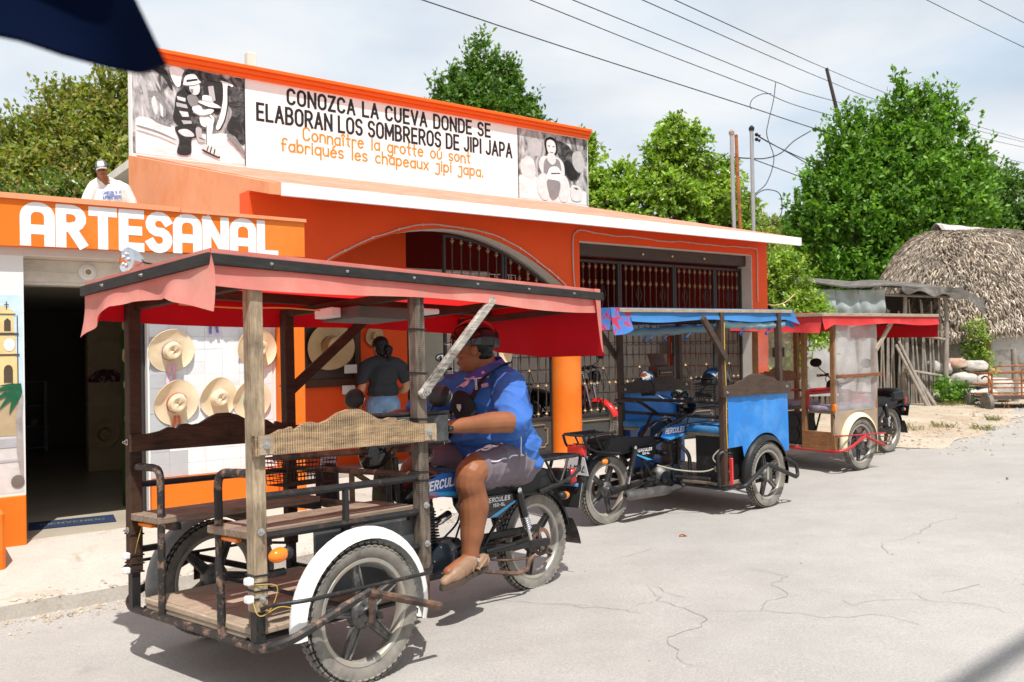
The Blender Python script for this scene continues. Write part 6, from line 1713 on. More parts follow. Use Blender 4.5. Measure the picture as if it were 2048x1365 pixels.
# ------------------------------------------------------------------ the rider (vehicle axes: x forward, y towards the street)
OFF = Matrix.Translation((1.5, 0, 0))
M1 = Matrix.Translation((-1.127, 4.122, -.073)) @ Euler((.052, -.026, 3.975)).to_matrix().to_4x4()
rider = thing('person', 'heavy rider in a blue polo shirt, grey shorts and black helmet astride the nearest motorcycle', 'person')
rider.matrix_world = M1 @ Matrix.Translation((-1.385, .12, .0))
fdir = V((.62, -.78, -.06))
HC = V((-1.398, -.028, 1.475))
mb = MB()
L, HM = head(mb, HC, fdir, 1.12)
limb(mb, [((-1.49, 0, 1.26), .085), ((-1.465, 0, 1.36), .076), ((-1.44, 0, 1.43), .07)])
mb.ell((-1.53, 0, .98), (.20, .21, .30), 20, 14)
mb.ell((-1.465, 0, 1.18), (.14, .19, .15), 20, 12)
for y in (1, -1):
    sh_, el, wr = ((-1.42, .205, 1.245), (-1.315, .365, 1.065), (-.88, .295, 1.052)) if y > 0 else ((-1.43, -.225, 1.245), (-1.22, -.40, 1.10), (-.905, -.37, 1.058))
    limb(mb, [((-1.46, .12 * y, 1.25), .085), (sh_, .080), (V(sh_).lerp(V(el), .55), .068), (el, .060), (V(el).lerp(V(wr), .35), .060), (V(el).lerp(V(wr), .75), .044), (wr, .034)])
    hand(mb, wr, (1, 0 if y > 0 else .02, -.06), (0, -y, 0), (.1, 0, -1), 1.35, 1.0)
    limb(mb, [((-1.58, .11 * y, .80), .12), ((-1.34, .17 * y, .815), .105), ((-1.115, .225 * y, .800), .088), ((-1.075, .228 * y, .745), .083), ((-1.092, .226 * y, .685), .078), ((-1.102, .225 * y, .61), .085), ((-1.088, .222 * y, .48), .066), ((-1.068, .222 * y, .385), .050), ((-1.068, .222 * y, .335), .048)])
    limb(mb, [((-1.09, .222 * y, .335), .042), ((-1.0, .225 * y, .315), .043), ((-.90, .228 * y, .292), .034)])
body = skinned('body', mb.xf(OFF), .0055, 6, SKIN, rider)
face_bits(L, 1.12, body, tf=OFF)
hb_ = MB(); hb_.ell(HC + V((-.010, 0, .035)) - fdir.normalized() * .022, (.098, .098, .092), 18, 12)
hb_.ell(HC - fdir.normalized() * .050 + V((0, 0, -.030)), (.062, .068, .05), 14, 9)
skinned('hair', hb_.xf(OFF), .006, 3, HAIR, rider)
# helmet: half shell with a black band and a peak
fh = V((fdir.x, fdir.y, 0)).normalized(); rh = fh.cross(V((0, 0, 1)))
hc = HC + V((-.010, 0, .052))
def hel(u, v, k=1.0):
    a = 2 * PI * u; q = v * (PI / 2 + .18)
    low = 0
    d = fh * (math.cos(a) * .148) + rh * (math.sin(a) * .132)
    return hc + (d * math.sin(q) + V((0, 0, .135 * math.cos(q)))) * k
mb = MB(); mb.grid(lambda u, v: hel(u, v), 32, 12); mb.grid(lambda u, v: hel(u, v, .94), 32, 12)
hm = mb.xf(OFF).build('helmet', mat('dark_red_black_helmet', (.012, .007, .008), .16, var=.1, bump=0, coat=.7), rider, 60)
mb = MB(); mb.grid(lambda u, v: hc + (hel(.33 + .36 * u, .68 + .34 * v, 1.015) - hc), 22, 5); mb.xf(OFF).build('helmet_band', mat('helmet_rubber_band', (.012, .012, .013), .30, bump=0, coat=.3), hm, 60)
mb = MB(); mb.grid(lambda u, v: hc + (hel(.40 + .20 * u, .84 + .24 * v, 1.03) - hc), 8, 4); mb.xf(OFF).build('helmet_label', mat('helmet_grey_panel', (.05, .05, .05), .35, bump=0), hm, 60)
mb = MB(); mb.shell(lambda u, v: hc + fh * (.125 + .06 * v - .10 * (2 * u - 1) ** 2 * (1 - .2 * v)) + rh * ((2 * u - 1) * .105) + V((0, 0, .005 - .012 * v)), 14, 4, .004); mb.xf(OFF).build('helmet_peak', BLACKG, hm, 60)
# shirt
SHIRT = cloth('blue_polo_fabric', (.045, .135, .42), None, 0, .10, (.060, .165, .47), 4, .8)
mb = MB()
mb.ell((-1.55, 0, .90), (.255, .255, .195), 24, 14)
mb.ell((-1.49, 0, 1.0), (.245, .26, .20), 24, 14)
mb.ell((-1.465, 0, 1.165), (.195, .235, .17), 22, 14)
mb.ell((-1.575, 0, 1.12), (.17, .21, .22), 20, 12)
mb.ell((-1.60, 0, .80), (.225, .235, .095), 22, 10)
limb(mb, [((-1.44, .205, 1.250), .097), ((-1.47, .08, 1.315), .085), ((-1.47, -.08, 1.315), .085), ((-1.45, -.225, 1.250), .097)])
for y in (1, -1):
    a, b = ((-1.425, .21, 1.25), (-1.325, .352, 1.060)) if y > 0 else ((-1.435, -.23, 1.25), (-1.265, -.36, 1.135))
    limb(mb, [(a, .098), (V(a).lerp(V(b), .5), .096), (b, .094)])
def rfold(c):
    x, y, z = c.x, c.y, c.z
    d = .004 * mnoise.noise(V((x * 9, y * 9, z * 5)))
    d += .015 * max(0, 1 - abs(mnoise.noise(V((x * 3.2 + z * 3.4, y * 3.2, z * 5.2))) * 3.4)) ** 2 + .008 * max(0, 1 - abs(mnoise.noise(V((x * 7 - z * 5, y * 7, z * 9 + 4))) * 3.6)) ** 2
    lowf = max(0, 1 - abs(z - .93) / .10)
    d -= .016 * lowf * max(0, math.sin(z * 62 + x * 10 + 2 * mnoise.noise(V((x * 6, y * 6, z * 3)))))
    return d - .004
shirt = skinned('polo_shirt', mb.xf(OFF), .0075, 7, SHIRT, rider, rfold)
COLL = cloth('purple_blue_collar', (.085, .075, .33), None, 0, .1)
TRIM = mat('white_trim', (.70, .66, .70), .7, bump=0)
nc = V((-1.468, .0, 1.355))
def coll(u, v):
    a = R(-40 + 300 * u) + math.atan2(fdir.y, fdir.x) * .25
    d = V((math.cos(a) * .098, math.sin(a) * .100, 0))
    tilt = V((math.cos(a) * .025, 0, 0))
    return nc + d * (.86 + .52 * v) + V((-.012, 0, .055 - .075 * v - .028 * math.cos(a)))
mb = MB(); mb.shell(coll, 30, 5, .005); cl_ = mb.xf(OFF).build('collar', COLL, shirt, 60)
mb = MB(); mb.tube([coll(i / 30, 1.01) for i in range(31)], .004, 5); mb.xf(OFF).build('collar_trim', TRIM, cl_, 60)
mb = MB(); mb.shell(lambda u, v: V((-1.385 + .085 * u + .0, .045 - .10 * u + (v - .5) * .06, 1.352 - .085 * u - .01 * (2 * v - 1) ** 2)), 8, 4, .004); mb.xf(OFF).build('placket', mat('printed_collar_lining', (.50, .44, .52), .7, var=.5, sc_=60, bump=0), shirt, 60)
pp = [(-1.455, .262, 1.00), (-1.455, .272, .95), (-1.455, .268, .90), (-1.46, .262, .84), (-1.47, .250, .78)]
mb = MB(); mb.tube(sp(pp, 5), .0035, 5); mb.xf(OFF).build('side_piping', TRIM, shirt, 60)
# shorts with white piping
SHORT = cloth('mauve_grey_shorts', (.155, .125, .145), None, 0, .08, (.18, .15, .165), 5, .8)
mb = MB(); mb.ell((-1.62, 0, .785), (.20, .225, .095), 20, 10)
for y in (1, -1):
    limb(mb, [((-1.60, .11 * y, .785), .122), ((-1.42, .155 * y, .812), .126), ((-1.27, .195 * y, .806), .115), ((-1.175, .215 * y, .798), .107)])
shorts = skinned('shorts', mb.xf(OFF), .007, 5, SHORT, rider, lambda c: .004 * mnoise.noise(V((c.x * 10, c.y * 8, c.z * 8))) + .009 * max(0, 1 - abs(math.sin(c.x * 26 + c.z * 12 + 2 * mnoise.noise(V((c.x * 5, c.y * 5, c.z * 5))))) * 1.6))
for off_ in (.055, -.055):
    pts = []
    for i in range(15):
        x = -1.50 + .40 * i / 14
        yc, zc, r_ = interp(x, [(-1.6, .11), (-1.42, .155), (-1.27, .195), (-1.175, .215)]), interp(x, [(-1.6, .785), (-1.42, .812), (-1.175, .80)]), interp(x, [(-1.6, .122), (-1.42, .128), (-1.27, .118), (-1.175, .112)])
        a = R(50) + off_ * 8
        pts.append((x, yc + math.cos(a) * r_ + .002 * math.sin(i * 2.2), zc + math.sin(a) * r_ + .004 * math.sin(i * 1.7)))
    mb = MB(); mb.tube(pts[:13], .0042, 5); mb.xf(OFF).build('piping', TRIM, shorts, 60)
# bag strap, pouch, emblem
BAG = mat('black_nylon', (.012, .012, .013), .7, var=.2, bump=.3, bs=150)
st = [(-1.50, .150, 1.385), (-1.43, .142, 1.372), (-1.335, .118, 1.315), (-1.275, .095, 1.23), (-1.235, .060, 1.14), (-1.225, .0, 1.05), (-1.26, -.12, .98), (-1.4, -.27, .95)]
mb = MB(); P = sp(st, 6)
mb.shell(lambda u, v: P[min(len(P) - 1, int(u * (len(P) - 1)))] + V((.012, .012, 0)) + V((.0, .03, .012)) * (2 * v - 1), len(P) - 1, 2, .005)
bag = mb.xf(OFF).build('bag_strap', BAG, rider, 60)
mb = MB(); mb.ell((-1.222, .055, 1.135), (.035, .075, .115), 16, 12, (.45, .0, .25)); mb.box((-1.215, .05, 1.125), (.05, .12, .15), (.45, 0, .25), .025)
pch = skinned('pouch', mb.xf(OFF), .006, 3, BAG, rider)
mb = MB(); mb.prism([(-.013, .018), (.013, .018), (.014, -.002), (0, -.024), (-.014, -.002)], (-1.171, .066, 1.145), (-.25, .97, 0), (0, -.1, 1), .002); mb.xf(OFF).build('emblem', mat('grey_emblem', (.5, .47, .45), .5, bump=0), pch, 0)
for i in range(6):
    p = V((-1.268, .112, 1.235)) + V((.004, .003, .018)) * i * .7
    mb = MB(); mb.tube([p + V((0, math.cos(a) * .006, math.sin(a) * .009)) for a in lin(0, 5.6, 8)], .0018, 4, closed=True); mb.xf(OFF).build('chain_link', CHROME, pch, 60)
mb = MB(); mb.box((-1.283, .165, 1.265), (.004, .042, .022), (.2, .2, .4)); mb.xf(OFF).build('breast_label', mat('breast_label_print', (.42, .20, .30), .6, var=.6, sc_=80, bump=0), shirt, 0)
# sandals
LEATH = mat('tan_leather', (.25, .15, .092), .40, var=.15, sc_=14, c2=(.33, .215, .14), sc2=8, bump=.25, bs=90)
SOLE = mat('sandal_sole', (.075, .055, .042), .7, var=.15)
for y in (1, -1):
    def foot(u, off=0): return V((-1.17 + .335 * u, .222 * y + .02 * math.sin(u * 2.5) * y, .297 - .042 * u + .006 * math.sin(u * 5)))
    P = [foot(i / 10) for i in range(11)]
    w_ = [.034, .040, .042, .040, .038, .041, .046, .049, .047, .037, .012]
    out = [P[i] + V((0, w_[i], -.012)) for i in range(11)] + [P[i] + V((0, -w_[i], -.012)) for i in range(10, -1, -1)]
    mb = MB(); n = len(out); mb.add(out + [o + V((0, 0, -.026)) for o in out], [tuple(range(n)), tuple(range(2 * n - 1, n - 1, -1))] + [(i, (i + 1) % n, n + (i + 1) % n, n + i) for i in range(n)])
    so = mb.xf(OFF).build('sandal_sole', SOLE, rider, 40)
    mb = MB()
    limb(mb, [(foot(.36) + V((0, 0, .034)), .047), (foot(.52) + V((0, 0, .024)), .048), (foot(.72) + V((0, 0, .012)), .047), (foot(.93) + V((0, 0, .002)), .026)])
    limb(mb, [(foot(.02) + V((0, 0, .014)), .040), (foot(.16) + V((0, 0, .014)), .043)])
    up_ = skinned('sandal_upper', mb.xf(OFF), .005, 3, LEATH, rider)
    mb = MB(); mb.tube([foot(.30) + V((0, .046 * math.cos(a), .050 + .052 * math.sin(a) - .045)) for a in lin(-.3, PI + .3, 12)], .014, 8, flat=.35)
    mb.tube(sp([foot(.34) + V((0, .045, .0)), foot(.12) + V((0, .043, .035)), foot(-.02) + V((0, 0, .04)), foot(.12) + V((0, -.043, .035)), foot(.34) + V((0, -.045, 0))], 6), .016, 8, flat=.35)
    for q in (.45, .6): mb.tube([foot(q) + V((0, .047 * math.cos(a), .040 + .040 * math.sin(a) - .03)) for a in lin(-.2, PI + .2, 12)], .011, 8, flat=.35)
    mb.xf(OFF).build('sandal_strap', LEATH, up_, 60)
    mb = MB(); mb.box(foot(.30) + V((0, .048, .045)), (.022, .006, .018), None, .002); mb.xf(OFF).build('buckle', CHROME, up_, 20)

# ------------------------------------------------------------------ woman seen from behind (local: y is where she faces)
fa = math.atan2(.92, -.40) - PI / 2
woman = thing('person', 'woman in a charcoal T-shirt and denim shorts standing with her back to the street', 'person', W(-2.235, .60, .033), (0, 0, fa))
woman.scale = (1.03, 1.0, 1.0)
mb = MB(); L, _ = head(mb, (-.02, .03, 1.365), (-.45, .9, -.05), .98)
limb(mb, [((0, -.01, 1.18), .06), ((-.01, .01, 1.26), .05), ((-.02, .02, 1.32), .05)])
mb.ell((0, 0, 1.02), (.155, .10, .20), 18, 12); mb.ell((0, 0, .80), (.16, .115, .13), 18, 12)
limb(mb, [((-.13, -.01, 1.165), .06), ((-.20, -.02, 1.13), .055), ((-.235, -.02, .94), .045), ((-.232, .03, .88), .042), ((-.215, .15, .78), .034), ((-.205, .20, .74), .026)])
hand(mb, (-.205, .20, .74), (.1, .7, -.6), (0, .5, .7), (1, 0, 0), .5, .85)
limb(mb, [((.13, -.01, 1.165), .06), ((.205, -.02, 1.12), .055), ((.255, -.03, .95), .045), ((.245, .0, .87), .042), ((.17, .13, .86), .034), ((.12, .17, .87), .026)])
hand(mb, (.12, .17, .87), (-.8, .4, .1), (0, .3, 1), (-.3, -.8, 0), .5, .85)
for s in (-1, 1):
    limb(mb, [((.085 * s, 0, .72), .098), ((.09 * s, .005, .56), .082), ((.088 * s, .0, .40), .056), ((.09 * s, -.02, .28), .056), ((.088 * s, -.015, .12), .036), ((.088 * s, -.01, .06), .035)])
    limb(mb, [((.088 * s, -.03, .035), .032), ((.09 * s, .06, .03), .034), ((.095 * s, .14, .022), .024)])
wb = skinned('body', mb, .006, 5, SKIN2, woman)
face_bits(L, .98, wb)
mb = MB(); mb.ell((-.015, .015, 1.395), (.092, .10, .098), 18, 12); mb.ell((-.01, -.03, 1.345), (.075, .06, .085), 16, 10); mb.ell((.045, -.085, 1.335), (.052, .048, .055), 14, 10); limb(mb, [((.05, -.085, 1.31), .035), ((.055, -.095, 1.255), .022), ((.05, -.09, 1.215), .010)])
skinned('hair', mb, .006, 2, HAIR, woman, lambda c: .003 * math.sin(c.x * 220 + c.z * 60))
TEE = cloth('charcoal_jersey', (.032, .036, .042), None, 0, .1, (.042, .046, .052), 5, .85)
mb = MB(); mb.ell((0, -.005, 1.045), (.172, .118, .175), 20, 12); mb.ell((0, -.005, .90), (.170, .122, .10), 20, 10); mb.ell((0, 0, .84), (.178, .126, .06), 20, 8)
limb(mb, [((-.195, -.015, 1.135), .078), ((-.10, -.012, 1.185), .074), ((.10, -.012, 1.185), .074), ((.20, -.015, 1.13), .078)])
for s in (-1, 1): limb(mb, [((.195 * s, -.015, 1.13), .078), ((.242 * s, -.022, 1.00), .064)])
skinned('t_shirt', mb, .007, 5, TEE, woman, folds(1.2, 8, 3))
DENIM = cloth('light_denim', (.16, .27, .44), None, 0, .15, (.26, .38, .54), 9, .85)
mb = MB(); mb.ell((0, -.01, .755), (.170, .130, .10), 20, 10)
for s in (-1, 1): limb(mb, [((.085 * s, 0, .72), .108), ((.092 * s, .004, .58), .096)])
skinned('denim_shorts', mb, .007, 4, DENIM, woman, folds(.6, 12, 1))
for s in (-1, 1):
    mb = MB(); mb.box((.09 * s, .04, .008), (.075, .23, .016), None, .006); mb.box((.092 * s, .09, .04), (.085, .035, .05), None, .012)
    mb.build('sandal', mat('black_sandal', (.02, .02, .02), .6), woman)

# ------------------------------------------------------------------ man on the shop roof
mfx = math.atan2(-10.5, 4.925) + R(8)
man = thing('person', 'man in a grey cap and printed white T-shirt standing on the shop roof', 'person', (-4.90, 10.5, 2.085), (0, 0, mfx - PI / 2))
man.scale = (.84, .9, 1.035)
# local: +y towards the camera, x to his right... leaning a little to the picture's left
mb = MB(); L, HM2 = head(mb, (.110, .08, 1.465), (.18, .95, -.20), .90, (.16, 0, 1))
limb(mb, [((.02, 0, 1.30), .09), ((.09, .03, 1.36), .075), ((.11, .05, 1.42), .06)])
mb.ell((0, 0, 1.08), (.19, .14, .24), 20, 12); mb.ell((0, 0, .86), (.18, .14, .14), 20, 10)
limb(mb, [((.17, 0, 1.27), .075), ((.25, .02, 1.20), .066), ((.285, .02, 1.0), .052), ((.28, .10, .80), .04), ((.275, .13, .74), .03)])
hand(mb, (.275, .13, .74), (0, .2, -1), (0, 1, 0), (-1, 0, 0), .4, .95)
limb(mb, [((-.17, 0, 1.27), .075), ((-.26, .0, 1.19), .066), ((-.315, -.02, .99), .052), ((-.32, .03, .80), .04), ((-.315, .06, .72), .03)])
hand(mb, (-.315, .06, .72), (0, .15, -1), (0, 1, 0), (1, 0, 0), .4, .95)
for s in (-1, 1):
    limb(mb, [((.095 * s, 0, .82), .10), ((.10 * s, 0, .46), .062), ((.10 * s, -.02, .30), .06), ((.10 * s, -.01, .06), .04)])
    limb(mb, [((.10 * s, -.03, .04), .036), ((.11 * s, .13, .03), .030)])
mbody = skinned('body', mb, .0065, 5, SKIN, man)
face_bits(L, .90, mbody)
mb = MB()
for y in (-1, 1): mb.ell(L(-.01, .072 * y, .03), (.035, .012, .03), 10, 7)
mb.ell(L(-.05, 0, 0), (.07, .07, .07), 12, 8); mb.build('hair', HAIR, man, 60)
CAPG = mat('grey_cap_cloth', (.13, .14, .135), .8, var=.12, bump=.2, bs=150)
mb = MB(); mb.grid(lambda u, v: L(-.010 + math.cos(2 * PI * u) * .108 * math.sin(v * 1.62), math.sin(2 * PI * u) * .090 * math.sin(v * 1.62), .035 + .098 * math.cos(v * 1.62)), 28, 10)
cap = mb.build('cap', CAPG, man, 60)
mb = MB(); mb.grid(lambda u, v: L(-.010 + math.cos((u - .5) * 1.2) * .111 * math.sin(.75 + v * .75), math.sin((u - .5) * 1.2) * .093 * math.sin(.75 + v * .8), .036 + .101 * math.cos(.75 + v * .75)), 12, 6); mb.build('cap_front', mat('white_cap_mesh', (.62, .62, .60), .8, var=.25, sc_=40), cap, 60)
mb = MB(); mb.shell(lambda u, v: L(.085 + .085 * v - .07 * (2 * u - 1) ** 2, (2 * u - 1) * .078, .040 - .022 * v - .018 * (2 * u - 1) ** 2), 14, 5, .004); mb.build('cap_peak', mat('pale_cap_peak', (.32, .34, .31), .8), cap, 60)
TW = cloth('white_cotton', (.74, .72, .69), None, .05, .04, None, 3, .85)
mb = MB(); mb.ell((0, 0, 1.10), (.225, .165, .22), 22, 12); mb.ell((0, .01, .92), (.225, .175, .12), 22, 10); mb.ell((0, .01, .80), (.23, .175, .06), 22, 8)
limb(mb, [((.20, 0, 1.255), .086), ((.06, .0, 1.315), .082), ((-.2, 0, 1.245), .09)])
for s in (-1, 1): limb(mb, [((.205 * s, 0, 1.245), .088), ((.275 * s, .005, 1.13), .080), ((.30 * s, .005, 1.05), .078)])
tsh = skinned('t_shirt', mb, .008, 5, TW, man, folds(1.6, 6, 5))
INK = mat('blue_shirt_print', (.09, .15, .40), .7, bump=0)
def tshirt_pt(a, b, k):
    x = .115 - a; z = 1.17 + b + (a - .12) * .12
    return V((x, .186 + .0 * k + .006 * k - .9 * max(0, abs(x) - .06) ** 2 - .45 * (z - 1.06) ** 2, z))
mb = MB(); text(mb, 'CAMPEONE SE VA', tshirt_pt, .036, .0075, .245, gap=.25)
text(mb, 'A PONER BUENO', lambda a, b, k: tshirt_pt(a - .0, b - .055, k), .036, .0075, .245, gap=.25); mb.build('lettering', INK, tsh, 0, rc=False)
mb = MB(); text(mb, 'CONSTRUCCION', lambda a, b, k: tshirt_pt(a + .05, b - .105, k), .020, .005, .14, gap=.3, subs={}); mb.build('lettering', INK, tsh, 0, rc=False) if False else None
mb = MB(); limb(mb, [((0, 0, .80), .17), ((0, 0, .72), .16)])
for s in (-1, 1): limb(mb, [((.095 * s, 0, .76), .115), ((.10 * s, 0, .46), .085), ((.10 * s, -.01, .10), .075)])
skinned('trousers', mb, .009, 4, cloth('dark_trousers', (.04, .045, .06), None, 0, .1), man, folds(1, 8, 2))
# ================================================================== trees
def nunit(rs, n):
    v = rs.normal(size=(n, 3)); return v / np.linalg.norm(v, axis=1)[:, None]
def crown(name, root, blobs, nspr, per, size, slen, upb, m, seed, jit=.05, droop=0, inner=.58):
    """leaf sprigs spread through ellipsoids; every leaf a small folded quad"""
    rs = np.random.RandomState(seed)
    Bs = np.array(blobs, float)
    w = (Bs[:, 3] * Bs[:, 4] * Bs[:, 5]) ** .7; w /= w.sum()
    bi = rs.choice(len(Bs), nspr, p=w)
    d = nunit(rs, nspr)
    d[:, 2] = np.where(d[:, 2] < -.55, -d[:, 2], d[:, 2])
    rad = inner + (1 - inner) * rs.rand(nspr) ** .55
    lump = 1 + .10 * np.sin(d[:, 0] * 7 + bi) * np.sin(d[:, 2] * 8 + bi * 2)
    p = Bs[bi, :3] + d * Bs[bi, 3:] * (rad * lump)[:, None]
    dr = d * .9 + rs.normal(size=(nspr, 3)) * .35 + np.array([0, 0, upb])
    dr /= np.linalg.norm(dr, axis=1)[:, None]
    u = rs.rand(nspr, per)
    L = slen * (.6 + .8 * rs.rand(nspr))
    q = p[:, None] + dr[:, None] * (u * L[:, None])[..., None] + rs.normal(size=(nspr, per, 3)) * jit
    q[..., 2] -= droop * u ** 2 * L[:, None]
    q = q.reshape(-1, 3); n = len(q)
    dd = np.repeat(dr, per, 0)
    ax = dd * .6 + rs.normal(size=(n, 3)) * .65 + np.array([0, 0, -.25 * (droop > 0)])
    ax /= np.linalg.norm(ax, axis=1)[:, None]
    nrm = rs.normal(size=(n, 3)) * .6 + np.repeat(d, per, 0) * .8 + np.array([0, -.15, .65])
    sd_ = np.cross(ax, nrm); sd_ /= np.linalg.norm(sd_, axis=1)[:, None] + 1e-9
    nn_ = np.cross(sd_, ax)
    s = size * (.65 + .7 * rs.rand(n))[:, None]
    a = q; b = q + ax * s * .5 + sd_ * s * .27 + nn_ * s * .08; c = q + ax * s; e = q + ax * s * .5 - sd_ * s * .27 + nn_ * s * .08
    co = np.stack([a, b, c, e], 1).reshape(-1, 3)
    me = bpy.data.meshes.new(name)
    me.vertices.add(4 * n); me.vertices.foreach_set('co', co.ravel())
    idx = (np.arange(n) * 4)[:, None] + np.array([0, 1, 2, 0, 2, 3])
    me.loops.add(6 * n); me.loops.foreach_set('vertex_index', idx.ravel().astype(np.int32))
    me.polygons.add(2 * n); me.polygons.foreach_set('loop_start', np.arange(2 * n, dtype=np.int32) * 3)
    me.polygons.foreach_set('loop_total', np.full(2 * n, 3, np.int32))
    me.materials.append(m); me.update(calc_edges=True)
    return obj(name, me, root, None, 'stuff')
BARK = mat('grey_bark', (.17, .14, .11), .9, var=.25, sc_=8, c2=(.25, .22, .18), sc2=4, bump=.8, bs=25, bd=.02, str_=(1, 1, .25))
def tree(name, label, loc, blobs, nspr, per, size, slen, upb, m, seed, tr=.16, **kw):
    o = thing(name, label, 'tree', loc, (0, 0, 0), kw.pop('group', None))
    r = random.Random(seed)
    Bs = sorted(blobs, key=lambda b: b[2])
    top = Bs[len(Bs) // 2]
    P = sp([(0, 0, -.3), (r.uniform(-.1, .1), r.uniform(-.1, .1), top[2] * .3), (top[0] * .4, top[1] * .4, top[2] * .65), (top[0], top[1], top[2])], 6)
    MB().tube(P, [tr * (1.25 - .8 * i / (len(P) - 1)) for i in range(len(P))], 10).build('trunk', BARK, o, 60)
    for b in blobs:
        a = P[int(len(P) * r.uniform(.3, .6))]
        e = V(b[:3]) + V((0, 0, b[5] * .5))
        mid = a.lerp(e, .5) + V((r.uniform(-.2, .2), r.uniform(-.2, .2), -.1))
        Q = sp([a, mid, e], 6)
        MB().tube(Q, [tr * (.55 - .45 * i / (len(Q) - 1)) for i in range(len(Q))], 7).build('limb', BARK, o, 60)
    crown('crown', o, blobs, nspr, per, size, slen, upb, m, seed, **kw)
    return o
LF_BIG = leafmat('bright_green_leaf', [(.045, .13, .012), (.09, .22, .02), (.15, .32, .03), (.24, .42, .05), (.07, .18, .016)], .42)
LF_FIC = leafmat('glossy_ficus_leaf', [(.09, .19, .018), (.20, .34, .035), (.32, .46, .06), (.44, .54, .13)], .42, .28)
LF_YEL = leafmat('yellow_green_leaf', [(.17, .22, .03), (.28, .33, .06), (.38, .41, .12)], .42)
LF_OLV = leafmat('olive_leaf', [(0.105, 0.147, 0.025), (0.196, 0.252, 0.039), (0.308, 0.35, 0.063), (0.336, 0.238, 0.07)], .42)
LF_OLV2 = leafmat('dark_glossy_leaf', [(0.031, 0.077, 0.014), (0.084, 0.161, 0.022), (0.182, 0.266, 0.042), (0.336, 0.196, 0.07)], .3, .28)
LF_DK = leafmat('dark_green_leaf', [(.042, .105, .017), (0.091, 0.196, 0.025), (0.168, 0.28, 0.042)], .38)
TBIG = 'trees behind the buildings'
def plumes(seed, pts, r, h):
    q = random.Random(seed)
    return [(x_ + q.uniform(-.08, .08), y_, z_ + q.uniform(-.1, .1), r * q.uniform(.8, 1.2), r, h * q.uniform(.8, 1.25)) for x_, y_, z_ in pts]
tree('shade_tree', 'tall dark green tree with upright spiky branches behind the palm shed', (10.5, 24.5, 0),
     [(-.8, 0, 4.5, 1.15, 1.1, 1.3), (.9, .2, 4.7, 1.35, 1.2, 1.6), (-.6, 0, 5.7, .6, .7, .9), (.95, 0, 6.1, .85, .8, 1.0), (2.0, .2, 5.0, .85, .9, 1.1), (-1.7, 0, 4.1, .5, .6, .45), (-1.1, -.5, 2.9, .7, .7, .5), (.6, -.7, 3.0, .9, .7, .6), (1.8, -.3, 2.7, .8, .8, .7), (.2, .3, 2.4, 1.3, .8, .8)]
     + plumes(1, [(-1.15, 0, 6.4), (-.85, 0, 6.9), (-.5, 0, 7.0), (-.15, 0, 6.5), (.4, 0, 7.0), (.75, 0, 7.6), (1.05, 0, 7.4), (1.35, 0, 7.5), (1.75, 0, 7.1), (2.05, 0, 7.3), (2.4, 0, 6.5), (2.75, 0, 5.9), (3.0, 0, 5.3), (-1.5, 0, 5.7), (-1.8, 0, 5.1), (-2.3, -.1, 4.3), (-2.0, 0, 3.6), (2.9, 0, 4.6)], .14, .8),
     4300, 19, .155, .66, 1.35, LF_BIG, 11, .24, group=TBIG, jit=.035)
tree('ficus_tree', 'round pale green ficus behind the sign wall, left of the two roof pipes', (3.2, 21, 0),
     [(-1.45, 0, 4.1, 1.35, 1.1, 1.25), (.5, 0, 4.2, 1.3, 1.1, 1.4), (1.75, .1, 4.1, 1.0, .9, 1.3), (-.3, 0, 3.2, 2.4, 1.2, 1.0)] + plumes(2, [(-1.75, 0, 5.5), (-1.35, 0, 5.2), (-.5, 0, 5.2), (.55, 0, 5.6), (.9, 0, 5.7), (1.4, 0, 5.3), (2.0, 0, 5.2), (-2.4, 0, 4.9), (-1.55, 0, 5.9), (.75, 0, 6.1), (1.2, 0, 5.9)], .34, .55),
     3600, 20, .130, .34, .15, LF_FIC, 12, .2, group=TBIG, droop=.5, jit=.04)
tree('ficus_tree', 'small yellow green ficus just beside the roof pipes', (5.7, 21.8, 0),
     [(-.3, 0, 3.5, .9, .9, 1.2), (.5, 0, 2.4, 1.1, 1.0, 1.0), (-.6, 0, 2.6, 1.0, .9, .9)] + plumes(3, [(-.5, 0, 4.6), (.1, 0, 4.4), (.7, 0, 3.6)], .3, .5), 2000, 18, .105, .34, .2, LF_YEL, 13, .12, group=TBIG, droop=.4, jit=.04)
tree('ficus_tree', 'narrow light green ficus at the right corner of the orange building', (5.45, 17.6, 0),
     [(0, 0, 2.35, .5, .6, .8), (.35, .1, 1.75, .6, .6, .7), (-.1, 0, 1.2, .5, .5, .6)], 1200, 18, .085, .28, .1, LF_FIC, 14, .08, group=TBIG, droop=.5, jit=.035)
tree('distant_tree', 'hazy yellow green tree far off between the ficus and the tall dark tree', (10.8, 36, 0),
     [(-1.0, 0, 4.4, 1.8, 1.5, 1.5), (1.4, 0, 4.0, 1.9, 1.5, 1.5), (.2, 0, 2.4, 2.6, 1.5, 1.6)] + plumes(4, [(-1.8, 0, 5.6), (-1.0, 0, 6.2), (.0, 0, 5.7), (1.0, 0, 5.5)], .5, .7), 2600, 16, .17, .5, .3, LF_YEL, 15, .2, group=TBIG)
